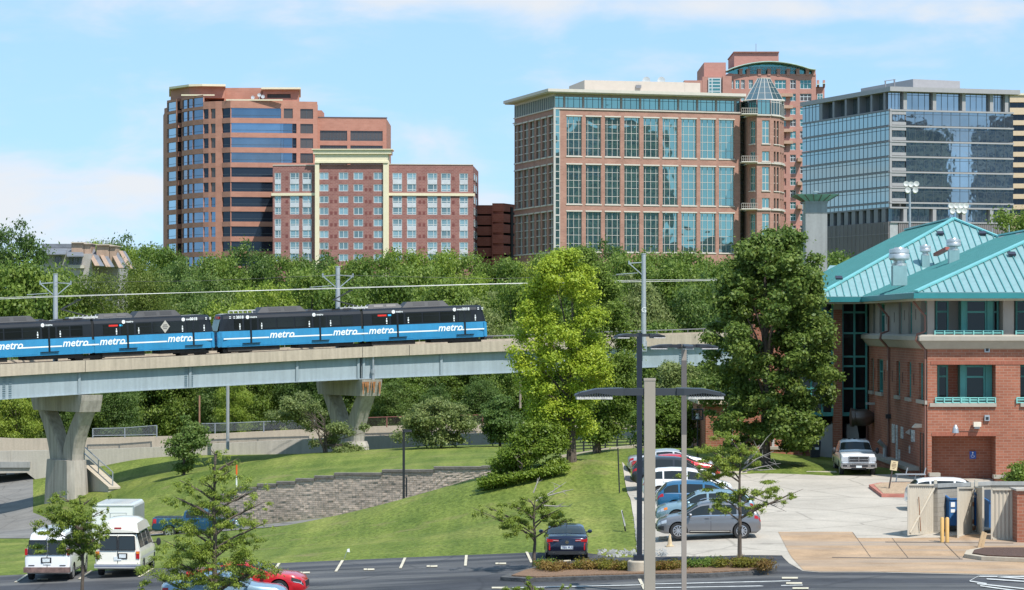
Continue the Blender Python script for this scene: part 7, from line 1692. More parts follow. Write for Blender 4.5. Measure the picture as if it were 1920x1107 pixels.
def put(key,px,top,wpx,D,label,rot=None,base=None,group=GRP):
 pr=PROTO[key];x=PX(px,D);zb_=gz(x,D)-.1 if base is None else base;H=PZ(top,D)-zb_;sx=wpx*D/FL/2/pr[3];sz=H/pr[2];sx=max(sx,sz/1.45)
 o=pr[0]if not pr[1]else dup(pr[0]);pr[1]=True
 o.location=(x,D,zb_);o.rotation_euler=(0,0,random.uniform(0,6.28)if rot is None else rot);o.scale=(sx,sx,sz);o['label']=label
 if group:o['group']=group
 return o
W1='green tree in the dense wood behind the viaduct'
W2='leafy understorey tree in the shade under the viaduct'
BG=[('b',22,403,118,345,'tall dark tree standing highest at the far left edge'),('a',-45,425,130,350,W1),('a',72,478,120,300,'bushy green tree in front of the grey townhouses at far left'),('a',5,470,120,296,W1),
      ('c',190,434,60,620,'small pale tree rising behind the townhouse chimneys'),('b',222,431,95,600,'rounded tree on the skyline right of the townhouse chimneys'),('c',270,441,85,590,'bright skyline tree between the townhouses and the orange tower'),('a',300,450,60,560,W1),('c',165,438,40,640,W1),('c',100,447,40,640,W1),
      ('d',228,481,225,292,'wide feathery yellow green tree behind the train at left'),('b',345,475,80,380,W1),('b',318,482,60,390,W1),('b',378,490,95,330,W1),('b',462,441,130,370,'large rounded dark tree at the foot of the orange tower'),('a',415,466,90,345,W1),
      ('a',540,468,95,355,W1),('c',500,505,120,300,'bright green tree behind the front cab of the train'),('b',605,462,85,380,W1),('a',585,490,130,320,W1),('c',655,470,95,360,W1),('a',700,466,90,350,W1),('c',750,446,105,365,'bright tall tree in front of the hotel right wing'),('c',822,447,95,365,'bright tree in front of the right corner of the hotel'),('a',790,480,120,325,W1),
      ('a',868,462,80,375,W1),('c',880,490,105,320,W1),('a',935,474,95,360,W1),('c',985,463,100,370,'bright tree below the left corner of the teal windowed block'),('a',1040,462,110,360,W1),('b',1135,439,95,380,'dark rounded tree standing above the wood before the teal windows'),('a',1185,462,90,350,W1),('a',1235,458,95,370,W1),('f',1290,466,110,365,W1),('a',1345,478,100,360,W1),('f',1270,485,130,320,W1),('b',1330,500,130,310,W1),('a',1400,470,120,350,W1),('e',1195,505,110,305,'olive green tree left of the overhead mast at right'),
      ('b',1465,413,100,260,'dark tree whose top shows above the big oak'),('a',720,500,130,308,W1),('a',645,520,120,300,W1),('e',905,540,90,290,'pale olive tree just right of the end of the train'),('a',960,510,110,300,W1),('c',440,540,100,292,W1),('b',360,535,110,296,W1),('f',840,520,120,300,W1),('a',1060,505,120,300,W1),('a',1120,500,110,305,W1),
      ('f',130,520,110,292,W1),('a',1440,530,130,300,W1),('b',1380,545,110,292,W1),
      ('f',1575,468,75,330,'tree between the pylon and the teal roof, under the grey podium'),('a',1635,470,90,340,'low tree along the grey podium above the teal roof edge'),('a',1605,476,80,325,W1),('a',1910,380,60,640,'small tree at the right edge beside the banded building')]
for a in BG:put(*a)
rt=random.Random(21)
for k in range(34):
 px=-110+k*48+rt.uniform(-14,14);D=rt.uniform(279,292);put(rt.choice('abfabfc'),px,rt.uniform(600,680),rt.uniform(85,125),D,W2)
for px,top,w,D,key,lb in((30,700,70,276,'c',W2),(160,735,80,277,'f',W2),(110,700,90,284,'b',W2),(225,700,90,277,'b',W2),(440,690,80,277,'c','pale tree with sunlit leaves under the viaduct, by the slim grey mast'),(820,715,80,277,'b',W2),(740,705,90,277,'b',W2),(900,700,90,277,'b',W2)):put(key,px,top,w,D,lb)
def tree(name,label,px,base_y,top_y,D,mat,env,wpx,base_f,ncl,cr,n,size,seed,cat='tree',limbs=10,r0=.2,sq=1.0,clumps=None,aspect=.6,zb_=None,stems=1,group=None,up=.35,droop=0,tmat=BARK,top=.8,jit=.8,shell=.35):
 x=PX(px,D);z=gz(x,D)if zb_ is None else zb_;z=min(z,PZ(base_y,D)+.6);H=PZ(top_y,D)-z;R_=wpx*D/FL/2
 r=thing(name,label,cat,(x,D,z),group=group);up_=PZ(base_y,D)-z;cl=[((c[0],c[1],c[2]+up_),q)for c,q in clumps(H,R_)]if clumps else crown_clumps(H,R_-cr*.5,H*base_f,ncl,cr,env,seed,sq)
 leaves('crown' if cat=='tree' else 'foliage',mat,cl,n,size,aspect,seed,parent=r,up=up,droop=droop,jit=jit,shell=shell)
 if r0:trunk(H,r0,cl,seed,r,mat=tmat,limbs=limbs,stems=stems,top=top)
 return r
Dm=152;s=Dm/FL
def from_px(lst,px0,base_y,D):
 s_=D/FL;return lambda H,R_:[(((a-px0)*s_,dy,(base_y-y)*s_),(r_*s_,r_*s_,r_*s_*.72))for a,y,r_,dy in lst]
rg=random.Random(4)
def fill(outline,n,r0,r1,depth,seed):
 """clump centres filling an outline given as (y, x left, x right)"""
 rg=random.Random(seed);out=[];ys=[o[0]for o in outline]
 for k in range(n):
  y=rg.uniform(ys[0],ys[-1]);xl=np.interp(y,ys,[o[1]for o in outline]);xr=np.interp(y,ys,[o[2]for o in outline]);r_=rg.uniform(r0,r1);w=(xr-xl)/2-r_*.7
  a=rg.uniform(-1,1);a=math.copysign(abs(a)**.8,a);dy=rg.uniform(-1,1)*math.sqrt(max(0,1-a*a))*depth*max(.3,w/90)
  out.append(((xl+xr)/2+a*max(4,w),y,r_,dy))
 return out
tree('maple_tree','yellow green maple in front of the dark maple, crown hiding the viaduct',1072,862,470,152,LEAF_YELLOW,None,190,.2,0,1,62000,.155,31,clumps=from_px(fill([(475,1022,1085),(515,996,1122),(560,978,1138),(600,970,1145),(655,945,1150),(690,960,1152),(760,985,1135),(830,1000,1110)],150,14,26,2.6,31),1072,862,152),r0=.26,limbs=14)
tree('maple_tree','dark green maple with a leaning double trunk behind the yellow green one',1122,848,480,163,LEAF_MID,None,150,.2,0,1,52000,.165,32,clumps=from_px(fill([(478,1060,1115),(530,1060,1160),(580,1060,1188),(640,1060,1205),(700,1065,1202),(760,1065,1190),(825,1080,1170)],125,14,26,2.6,32),1122,848,163),r0=.2,limbs=12,stems=2)
tree('oak_tree','big dense oak standing in front of the teal roofed building',1434,874,425,155,LEAF_OAK,None,290,.1,0,1,84000,.205,33,clumps=from_px(fill([(432,1410,1490),(480,1365,1540),(530,1345,1552),(590,1325,1560),(650,1300,1572),(700,1280,1580),(740,1300,1572),(780,1325,1555),(845,1360,1530)],210,12,25,3.6,33)+fill([(470,1390,1500),(600,1370,1520),(760,1370,1520),(820,1390,1500)],110,13,22,3.8,77),1434,874,155),r0=.3,limbs=16,aspect=.75)
SG='shrubs on the upper lawn'
tree('shrub_tree','open branched shrub with bare twigs in front of the second pier',612,862,728,226,LEAF_OLIVE,None,190,.1,0,1,17000,.2,41,clumps=from_px([(rg.gauss(552,26),rg.uniform(745,805),rg.uniform(10,19),rg.uniform(-2,2))for k in range(20)]+[(rg.gauss(632,34),rg.uniform(800,850),rg.uniform(9,17),rg.uniform(-2,2))for k in range(26)],612,862,226),r0=.1,limbs=22,stems=3,tmat=BARK,cat='shrub',group=SG,top=.6)
tree('shrub_tree','round pale green shrub tree on the upper lawn right of the slim lamp post',826,856,742,222,LEAF_OLIVE,ROUND,138,.1,44,.85,15000,.22,42,r0=.12,limbs=14,stems=2,cat='shrub',group=SG,top=.6)
tree('shrub_tree','dark green shrub beside the round pale one on the upper lawn',938,848,742,224,LEAF_DARK,OVAL,84,.06,40,.8,14000,.22,43,r0=.12,limbs=10,cat='shrub',group=SG)
tree('hedge_bush','large bright leafed bush on the slope left of the maple trunks',985,905,786,150.6,LEAF_BRIGHT,None,165,.0,0,1,40000,.15,44,clumps=from_px(fill([(796,985,1045),(815,962,1064),(850,930,1070),(880,908,1062),(900,900,1010),(912,900,960)],130,10,18,1.3,44)+[(a_,908-(a_-905)*.17+k_,11,-.5+k_*.1)for a_ in range(905,1066,9)for k_ in(-6,3)],985,905,150.6),r0=.08,limbs=8,cat='bush',stems=2,top=.4)
tree('shrub_tree','round leafy shrub behind the parked row and the lamp poles',1240,850,742,176,LEAF_MID,ROUND,145,.04,50,.8,20000,.19,45,r0=.14,limbs=10,cat='shrub',stems=2,group=SG)
tree('shrub_tree','greyish loose tree below the viaduct girder right of the lamp poles',1268,800,672,222,LEAF_OLIVE,OVAL,130,.15,44,.9,12000,.22,46,r0=.14,limbs=12,cat='tree')
tree('shrub_tree','dark shrub in the shadow beneath the viaduct near the stair wall',345,888,775,232,LEAF_DARK,OVAL,92,.1,34,.7,10000,.22,47,r0=.12,limbs=10,cat='shrub',group=SG)
tree('ornamental_bush','rounded green bush against the brick wall at the right edge',1910,908,862,144,LEAF_MID,ROUND,60,.0,24,.4,3500,.14,48,r0=.05,limbs=4,cat='bush')
def locust(label,px,D,base_z,spec,n,seed,lean=0,dead=(),r0=.09,fork=None,group='young honey locusts in the parking lot'):
 """spec: sprays as (px, py, half width px, half height px)"""
 x=PX(px,D);r=thing('honey_locust',label,'tree',(x,D,base_z),group=group);s_=D/FL;rg=random.Random(seed);cl=[];ends=[]
 for a,y,w,h in spec:
  m=max(4,int(w/3.5));c=Vector(((a-px)*s_,rg.uniform(-1,1)*w*s_*.5,PZ(y,D)-base_z));ends.append(c)
  for k in range(m):dx_,dy_=rg.gauss(0,.6),rg.gauss(0,.6);cl.append(((c.x+dx_*w*s_,c.y+dy_*w*s_,c.z+(rg.gauss(0,.75)-.55*(dx_*dx_+dy_*dy_))*h*s_),(rg.uniform(.16,.4)*w*s_,rg.uniform(.16,.4)*w*s_,rg.uniform(.3,.9)*h*s_)))
 leaves('crown',LEAF_LOC,cl,int(n*3.6),.105,.32,seed,parent=r,up=.5,droop=.7,shell=.1,jit=.7,cut=.2)
 top=max(c.z for c in ends)-.1;b=MB();pts=[]
 for k in range(8):t_=k/7;pts.append(Vector((lean*math.sin(t_*3.0)+rg.uniform(-.03,.03),rg.uniform(-.04,.04),-.4+(top+.4)*t_)))
 b.tube(pts,[r0*(1-.11*k)for k in range(8)],8)
 for c in ends:
  z0=max(.9,c.z-(.25+.38*Vector((c.x,c.y)).length));k=min(6.99,(z0+.4)/(top+.4)*7);i=int(k);p0=pts[i].lerp(pts[i+1],k-i);q=c+Vector((0,0,-.03))
  b.tube([p0,p0.lerp(q,.45)+UP*.06,q,q+(q-p0)*.22+UP*-.02],[r0*.42,r0*.3,r0*.16,r0*.05],5)
  for _ in range(3):e=q+Vector((rg.uniform(-.35,.35),rg.uniform(-.3,.3),rg.uniform(-.12,.2)));b.tube([p0.lerp(q,.6),e],[r0*.14,r0*.04],4)
 b.build('trunk',BARK,r,smooth=True)
 if dead:
  b=MB()
  for a,y,a2,y2 in dead:
   p0=Vector(((a-px)*s_,rg.uniform(-.2,.2),PZ(y,D)-base_z));p1=Vector(((a2-px)*s_,rg.uniform(-.5,.5),PZ(y2,D)-base_z));m=p0.lerp(p1,.5)+Vector((rg.uniform(-.08,.08),0,rg.uniform(-.06,.1)));b.tube([p0,m,p1],[.035,.025,.008],5)
   for _ in range(4):t_=rg.uniform(.35,.95);q=p0.lerp(p1,t_);b.tube([q,q+Vector((rg.uniform(-.35,.35),rg.uniform(-.2,.2),rg.uniform(-.15,.35)))],[.014,.004],4)
  b.build('dead_branch',BARK_G,r,smooth=True)
 return r
locust('young locust tree with a crooked trunk in front of the white vans',150,100,-1.1,[(115,930,26,9),(170,935,22,9),(150,950,40,12),(95,960,24,9),(190,958,20,9),(120,975,40,11),(165,980,36,11),(90,992,22,9),(140,1000,45,11),(185,1005,24,9),(115,1018,34,10),(165,1025,34,10),(145,1035,28,9)],5200,51,lean=.1)
locust('tallest locust tree with tiers of feathery sprays in front of the red coupe',402,97,-1.1,[(405,848,28,10),(440,862,16,8),(395,870,22,8),(425,885,40,11),(345,905,30,10),(390,905,34,11),(465,925,38,10),(415,930,42,12),(340,935,34,10),(480,948,24,8),(395,955,50,12),(330,985,44,11),(440,975,46,11),(485,985,24,8),(385,1000,50,12),(320,1020,40,11),(450,1015,44,12),(395,1035,60,13),(340,1055,62,12),(450,1050,54,12),(300,1085,36,10),(370,1080,50,12),(470,1075,40,10),(495,1062,20,8),(420,1085,46,10)],10000,52,r0=.13)
isz=lambda px,D:float(lot_z(PX(px,D),D))+.2
D3=lotD(1002,1069);locust('slim island locust with bare upper twigs beside the navy saloon',1002,D3,isz(1002,D3),[(925,955,26,9),(960,945,24,9),(990,935,26,9),(1030,935,20,8),(945,970,36,10),(1000,960,36,10),(1045,955,20,8),(965,985,32,9),(1030,968,34,8),(1060,975,14,6),(990,1000,22,7),(905,960,12,7)],3800,53,dead=[(1005,940,1062,905),(1010,935,1075,918),(1000,925,1012,895),(1020,948,1070,948)])
D4=lotD(1388,1058);locust('island locust with grey dead branches on its right side',1388,D4,isz(1388,D4),[(1365,825,34,10),(1400,838,26,9),(1340,848,36,10),(1385,858,34,10),(1415,862,20,8),(1330,870,36,10),(1370,880,36,10),(1318,890,22,8),(1350,932,34,9),(1400,918,30,9),(1345,950,26,8),(1440,918,34,8),(1470,930,24,7),(1430,945,28,8),(1485,925,10,5)],5600,54,dead=[(1392,880,1450,845),(1395,870,1440,820),(1392,885,1462,868),(1400,870,1425,835),(1400,880,1455,880),(1405,930,1475,960)],r0=.1)
locust('small locust sapling whose tip shows at the bottom edge below the island',1000,88,-.25,[(985,1092,16,8),(975,1104,26,8),(1010,1106,20,7),(1058,1103,10,6),(995,1118,40,10)],1500,55)
LEAF_RUST=leafmat('leaf_rust',(.12,.075,.02),(.24,.14,.035),(.33,.24,.06));LEAF_GOLD=leafmat('leaf_gold',(.1,.1,.012),(.21,.2,.025),(.32,.28,.05))
IP=[(1020,1070,.55,LEAF_MID),(1035,1072,.6,LEAF_RUST),(1052,1073,.55,LEAF_RUST),(1092,1069,.6,LEAF_GOLD),(1112,1070,.65,LEAF_RUST),(1130,1068,.6,LEAF_GOLD),(1150,1072,.6,LEAF_GOLD),(1168,1071,.6,LEAF_RUST),(1186,1072,.55,LEAF_GOLD),(1235,1071,.6,LEAF_GOLD),(1252,1072,.6,LEAF_RUST),(1268,1070,.6,LEAF_GOLD),(1312,1067,.55,LEAF_MID),(1335,1066,.55,LEAF_MID),(1362,1067,.6,LEAF_GOLD),(1380,1066,.6,LEAF_RUST),(1400,1067,.65,LEAF_GOLD),(1420,1068,.6,LEAF_GOLD),(1440,1072,.5,LEAF_RUST)]
for k,(px,y,r_,mt)in enumerate(IP):
 D=lotD(px,y+6);rg2=random.Random(k);nm={'leaf_mid':'dark green','leaf_rust':'rust brown','leaf_gold':'golden green'}[mt.name]
 t=thing('ground_shrub',f'low {nm} mound of foliage planted on the kerbed island','shrub',(PX(px,D),D,isz(px,D)-.02),group='low shrubs on the kerbed island')
 leaves('foliage',mt,[((rg2.uniform(-.4,.4),rg2.uniform(-.5,.5),rg2.uniform(.08,.25)),(.3,.35,rg2.uniform(.14,.24)))for _ in range(9)],900,.11,.4,60+k,parent=t,up=.6,shell=.3)
for nm in list(PROTO):
 if not PROTO[nm][1]:bpy.data.objects.remove(PROTO[nm][0])
# ------------------------------------------------------------------ lamp posts
LHEAD=M('lamp_head',(.045,.047,.055),.4,metal=.3,var=.1);LTAN=M('lamp_pole_tan',(.31,.26,.215),.6,var=.06);LNAVY=M('lamp_pole_dark',(.02,.024,.035),.4,metal=.2);LEDM=M('led_panel',(.45,.42,.4),.4,var=.5,scale=30);LBRN=M('lamp_pole_brown',(.13,.11,.1),.5,var=.1)
def head(r,o,d,ln=.82):
 """one flat lamp head on its arm: o the pole axis, d the outward direction"""
 d=Vector(d).normalized();sx=Vector((-d.y,d.x,0));q=lambda a,w,z:o+d*a+sx*w+UP*z
 b=MB();b.obox(q(.3,0,0),d*.22,sx*.06,UP*.06);b.build('lamp_arm',LHEAD,r)
 b=MB();L0=.45;L1=L0+ln;st=[(L0,.1,-.06,.06),(L0+.12,.15,-.06,.06),(L0+ln*.55,.17,-.02,.05),(L1-.12,.16,-.06,-.005),(L1,.13,-.07,-.05)]
 b.grid([[q(a,-w,z0),q(a,-w,z1),q(a,-w*.5,z1+.012),q(a,w*.5,z1+.012),q(a,w,z1),q(a,w,z0)]for a,w,z0,z1 in st],closed=True);n=6;b.f+=[tuple(range(6))[::-1],tuple(range(24,30))];b.m+=[0,0];h=b.build('lamp_head',LHEAD,r)
 b=MB();b.obox(q(L1-.33,0,-.1),d*.3,sx*.15,UP*.022);b.build('led_panel',LEDM,h)
 b=MB()
 for k in range(14):b.obox(q(L1-.62+k*.042,0,-.04),d*.008,sx*.155,UP*.04)
 b.build('cooling_fins',LHEAD,h)
def lamp(label,px,D,top,w,pole,dirs,arm_y,base_z,plinth=None,wide_top=None,taper=1.0):
 x=PX(px,D);r=thing('lamp_post',label,'lamp post',(x,D,base_z));h=PZ(top,D)-base_z;b=MB();b.box(-w/2,w/2,-w/2,w/2,(plinth or 0),h);b.build('pole',pole,r)
 if wide_top:b=MB();b.box(-w*.52,w*.52,-w*.52,w*.52,wide_top[0]-base_z,wide_top[1]-base_z);b.build('pole_sleeve',LBRN,r)
 b=MB();b.box(-w*.54,w*.54,-w*.54,w*.54,h,h+.04);b.build('pole_cap',pole,r)
 z=PZ(arm_y,D)-base_z
 for d in dirs:head(r,Vector((0,0,z)),d)
 if plinth:
  b=MB();b.lathe((0,0,0),[(.48,-.2),(.48,plinth-.05),(.44,plinth)],20);b.build('concrete_base',CONC_T,r,smooth='auto');b=MB();b.box(-.24,.24,-.24,.24,plinth,plinth+.22);b.build('base_cover',LNAVY,r)
 return r
lamp('nearest lamp post with a thick tan square pole and two black heads',1218,45,714,.185,LTAN,[(1,.05,0),(-1,-.05,0)],735,-.4)
lamp('brown lamp post right of the nearest one with four black heads',1282.5,98,648,.18,LTAN,[(1,.1,0),(-1,-.1,0),(.1,-1,0),(-.1,1,0)],649,-.2,wide_top=(PZ(815,98),PZ(676,98)))
D5=lotD(1199,1080);lamp('dark lamp post on a round concrete base at the island',1199,D5,626,.21,LNAVY,[(.78,.6,0),(-.78,-.6,0)],629,float(lot_z(PX(1199,D5),D5)),plinth=.62)
D=166.5;x=PX(757,D);zb_=PZ(962,D);r=thing('lamp_post','slim black lamp post on a concrete plinth in front of the block wall','lamp post',(x,D,zb_));b=MB();b.box(-.075,.075,-.075,.075,.4,PZ(806,D)-zb_);b.build('pole',BLACK,r)
b=MB();h=PZ(808,D)-zb_;b.hexa([(0,-.12,h-.1),(.5,-.12,h-.06),(.5,.12,h-.06),(0,.12,h-.1),(0,-.1,h+.1),(.5,-.1,h+.04),(.5,.1,h+.04),(0,.1,h+.1)]);b.build('lamp_head',BLACK,r);b=MB();b.box(-.23,.23,-.23,.23,-.6,.42);b.build('concrete_base',CONC,r)
b=MB();b.box(.12,.22,-.05,.05,1.0,2.2);b.build('cable_box',BLACK,r)
D=160;x=PX(1308,D);zb_=gz(x,D);r=thing('lantern_post','slim black lantern post with a square glazed lantern by the brick annex','lamp post',(x,D,zb_));zt=PZ(788,D)-zb_;b=MB();b.cyl((0,0,-.2),(0,0,zt),.05,.04,8);b.build('pole',BLACK,r)
b=MB();s_=D/FL;w,h=9.5*s_,20*s_
for sx in(-1,1):
 for sy in(-1,1):b.beam((sx*w,sy*w,zt+.05),(sx*w,sy*w,zt+h),.05)
for z in(zt+.05,zt+h):
 for sx in(-1,1):b.beam((-w,sx*w,z),(w,sx*w,z),.06);b.beam((sx*w,-w,z),(sx*w,w,z),.06)
b.beam((-w,-w,zt+.1),(0,0,zt+h*.55),.04);b.beam((w,-w,zt+.1),(0,0,zt+h*.55),.04);b.build('lantern_frame',BLACK,r);b=MB();b.cyl((0,0,zt+.05),(0,0,zt+h*.6),.12,.1,10);b.build('lantern_lamp',M('opal',(.6,.6,.57),.4),r)
def post(name,label,cat,a,bq,r_,mat,D,D2=None):p0,p1=P(*a,D),P(*bq,D2 or D);t=thing(name,label,cat,tuple(p0));b=MB();b.cyl((0,0,-.3),p1-p0,r_,n=8);b.build('post',mat,t);return t
post('marker_post','thin black steel post standing on the lawn edge left of the dark lamp post','post',(1161.5,914),(1158.5,840),.035,BLACK,143)
t=post('leaning_post','leaning black post with a pale sign plate seen edge on, on the lawn','sign post',(1179,1019),(1166,958),.035,BLACK,125);b=MB();q=P(1169,972,125)-Vector(t.location);b.obox(q,Vector((.03,.15,0)),Vector((0,0,.02)),Vector((-.08,0,.36)));b.build('sign_plate',M('sign_pale',(.6,.6,.58),.5),t)
t=post('utility_marker','orange and white utility marker stake on the upper lawn','marker',(443.5,912),(443.5,893),.055,M('white_paint',(.8,.8,.8),.5),188);b=MB();b.cyl((0,0,.72),(0,0,1.55),.062,n=8);b.build('orange_sleeve',M('orange_paint',(.75,.12,.02),.5),t)
t=post('marker_flag','tiny white marker flag on a leaning wire at the lawn edge','flag',(640,1051),(651,1033),.012,STEEL_G,121);b=MB();q=P(651,1035,121)-Vector(t.location);b.face([q,q+Vector((.12,0,-.02)),q+Vector((.1,.01,.15)),q+Vector((0,0,.12))]);b.build('flag_cloth',M('white_paint'),t)
post('bridge_mast','plain grey mast rising from the ramp to the viaduct girder','pole',(427,838),(427,700),.16,POLE_G,259)
post('timber_post','bare timber utility post in the wood right of the second pier','pole',(975.5,760),(975.5,714),.12,M('timber_grey',(.3,.25,.19),.9,var=.3),272);post('timber_post','thin brown timber post in the wood under the viaduct at left','pole',(374,795),(374,742),.09,M('timber_brown',(.3,.16,.1),.9,var=.3),273)
for px,y,lb,sc in((1256,1026,'small faded traffic cone in front of the grey crossover',1.0),):
 D=lotD(px,y);t=thing('traffic_cone',lb,'cone',(PX(px,D),D,float(lot_z(PX(px,D),D))+.03));b=MB();b.lathe((0,0,.03),[(.12,0),(.035,.5),(.01,.5)],14);b.build('cone',M('cone_tan',(.55,.42,.26),.8,var=.25,scale=5),t,smooth='auto');b=MB();b.box(-.17,.17,-.17,.17,0,.035);b.build('cone_base',M('cone_tan'),t)
for px,y,lb in((1243,1013,'short concrete wheel stop under the nose of the grey crossover'),(1372,889,'long low concrete wheel stop at the back edge of the pale lot'),(1540,889,'low concrete wheel stop left of the white pickup')):
 D=lotD(px,y);t=thing('wheel_stop',lb,'wheel stop',(PX(px,D),D,float(lot_z(PX(px,D),D))+.03));w=.22 if px==1243 else .9;b=MB();b.hexa([(-w,-.1,0),(w,-.1,0),(w,.1,0),(-w,.1,0),(-w+.06,-.06,.13),(w-.06,-.06,.13),(w-.06,.06,.13),(-w+.06,.06,.13)]);b.build('block',CONC_T,t)
# ------------------------------------------------------------------ bin enclosure
GATE=M('gate_tan',(.5,.445,.36),.6,var=.12,scale=1.5,streak=.5);RUSTY=M('gate_rust',(.3,.13,.06),.9,var=.4,scale=4)
CMU=brick('block_grey',(.37,.335,.285),(.33,.3,.25),(.26,.235,.2),bw=.42,bh=.21,var=.1,ms=.012)
lz=lambda px,D:float(lot_z(PX(px,D),D))+.04
en=thing('bin_enclosure','grey block bin enclosure with pale coping behind the metal gates','wall',(PX(1800,124),124,lz(1800,124)));O=en.location
A0,A1,A2,A3=P(1758,918,121.3),P(1858,906,126.5),P(1985,910,126.5),P(1985,910,118.5)
for a,c in((A0,A1),(A1,A2)):
 d=(c-a);d.z=0;n=Vector((-d.y,d.x,0)).normalized()*.2;zt=3.05;b=MB();q=[Vector((p.x,p.y,0))for p in(a,c,c+n,a+n)];b.hexa([v+UP*.2 for v in q]+[v+UP*(2.39+(126.5-min(126.5,v.y))*.04)for v in q]);b.build('block_wall',CMU,en,O,uv=True)
 e=d.normalized()*.08;b=MB();q2=[q[0]-n*.3-e,q[1]-n*.3+e,q[2]+n*.3+e,q[3]+n*.3-e];hh=lambda v:UP*(2.57+(126.5-min(126.5,v.y))*.04);b.hexa([v+hh(v)-UP*.17 for v in q2]+[v+hh(v)for v in q2]);b.build('coping',CONC_G,en,O)
b=MB();b.box(PX(1907,117.5),PX(1990,117.5),117.5,119.0,.2,PZ(921,117.5));b.build('brick_pier',BR_T,en,O,uv=True);b=MB();b.box(PX(1905,117.5),PX(1990,117.5),117.4,119.1,PZ(921,117.5)+.002,PZ(917.5,117.5));b.build('pier_cap',CONC_D,en,O)
def gate(label,a,bq,brace=False,post_side=1):
 """a, bq: (px, D, top y, bottom y) of the two vertical edges"""
 p0,p1=P(a[0],a[3],a[1]),P(bq[0],bq[3],bq[1]);h0,h1=PZ(a[2],a[1])-p0.z,PZ(bq[2],bq[1])-p1.z
 t=thing('metal_gate',label,'gate',tuple(p0),group='ribbed metal gates of the bin enclosure');d=p1-p0;d.z=0;u=d.normalized();n=Vector((u.y,-u.x,0));W_=d.length;z1=p1.z-p0.z
 b=MB();m=max(6,int(W_/.085));top=[];bot=[]
 for k in range(m*2+1):
  f=k/(m*2);o_=n*(.025 if(k//1)%4 in(0,1)else-.015);top.append(u*W_*f+o_+UP*(z1*f+h0+(h1-h0)*f-.04));bot.append(u*W_*f+o_+UP*(z1*f+.06))
 b.grid([bot,top]);b.build('ribbed_panel',GATE,t)
 b=MB();fr=[(UP*.04,u*W_+UP*(z1+.04)),(UP*h0,u*W_+UP*(z1+h1)),(UP*.0,UP*h0),(u*W_+UP*z1,u*W_+UP*(z1+h1))]
 for q0,q1 in fr:b.beam(q0+n*.05,q1+n*.05,.07,.07)
 b.build('gate_frame',GATE,t)
 if brace:b=MB();b.beam(u*.12+n*.09+UP*.1,u*(W_-.12)+n*.09+UP*(z1+h1-.1),.07,.05);b.build('gate_brace',GATE,t);b=MB();b.beam(u*W_*.35+n*.1+UP*h0*.74,u*W_*.42+n*.1+UP*.12,.03);b.build('drop_bolt',RUSTY,t)
 b=MB();q=u*(W_+.09 if post_side>0 else-.09);b.box(q.x-.07,q.x+.07,q.y-.07,q.y+.07,-.1,max(h0,h1)+.1);b.build('gate_post',GATE,t)
 b=MB();q=u*(W_ if post_side>0 else 0)+n*.07
 for z in(.25,.55,h0*.6):b.obox(q+UP*z,u*.05,n*.03,UP*.1)
 b.build('rusty_hinge',RUSTY,t)
 return t
gate('wide open metal gate with a diagonal brace, leftmost of the bin enclosure',(1701,119.6,909,1004),(1752,121.5,909.5,1002),True)
gate('narrow ribbed gate in front of the blue skip',(1794,119.3,915,1009),(1822,121.8,915,1001))
gate('ribbed gate seen edge on beside the gap between the blue skips',(1831,122.0,914,1000),(1845,119.4,914.5,1012),post_side=-1)
gate('shut ribbed gate next to the brick pier at the right',(1859,118.6,918,1013),(1904,118.6,918,1013))
SKIPB=M('skip_blue',(.03,.12,.3),.5,var=.15,scale=1.2);SKIPD=M('skip_dark',(.03,.035,.045),.6)
def skip(label,px,D,w,dp,h,rot,open_):
 t=thing('waste_skip',label,'skip',(PX(px,D),D,lz(px,D)+.1),R(rot),group='blue waste skips');b=MB();lo=[(-w/2,-dp/2,.15),(w/2,-dp/2,.15),(w/2,dp/2,.15),(-w/2,dp/2,.15)];hi=[(-w/2,-dp/2,h*.78),(w/2,-dp/2,h*.78),(w/2,dp/2,h),(-w/2,dp/2,h)]
 b.grid([lo,hi],closed=True);b.face(lo[::-1]);b.grid([[(x*.95,y*.95,z)for x,y,z in hi],[(x*.95,y*.95,z)for x,y,z in lo]],closed=True);b.build('skip_body',SKIPB,t)
 b=MB()
 for k in range(4):b.beam(hi[k],hi[(k+1)%4],.09)
 for s_ in(-1,1):b.box(s_*w*.25-.05,s_*w*.25+.05,-dp/2-.06,-dp/2,.15,h*.76)
 b.build('skip_rim',SKIPB,t);b=MB();b.face([(-w*.47,-dp*.47,.5),(w*.47,-dp*.47,.5),(w*.47,dp*.47,.55),(-w*.47,dp*.47,.55)]);b.build('refuse',RUSTY,t)
 if not open_:b=MB();b.hexa([(-w*.48,-dp*.5,h*.78),(w*.48,-dp*.5,h*.78),(w*.48,dp*.5,h),(-w*.48,dp*.5,h),(-w*.48,-dp*.5,h*.78+.06),(w*.48,-dp*.5,h*.78+.06),(w*.48,dp*.5,h+.06),(-w*.48,dp*.5,h+.06)]);b.build('skip_lid',SKIPD,t)
 return t
t=skip('open blue waste skip with a round white emblem behind the narrow gate',1800,122.6,1.7,1.5,1.75,14,True)
b=MB();b.lathe((-.18,-.76,.95),[(.26,.0),(.26,-.012)],18,axis='y');e=b.build('round_emblem',M('emblem_red',(.5,.12,.12),.6),t);b=MB();b.lathe((-.18,-.775,.95),[(.19,.0),(.19,-.004)],18,axis='y');b.beam((-.33,-.784,.95),(-.03,-.784,.95),.06,.01);b.build('emblem_disc',M('white_paint'),e)
b=MB();b.box(-.78,-.58,-.768,-.75,1.0,1.22);b.box(-.78,-.58,-.768,-.75,.75,.9);b.build('notice_sticker',M('white_paint'),t);b=MB()
for k,z in enumerate((.6,.52,.44,.36,.28)):b.box(-.38,.05-.08*(k%2),-.765,-.75,z-.02,z+.02)
b.build('skip_lettering',M('white_paint'),t)
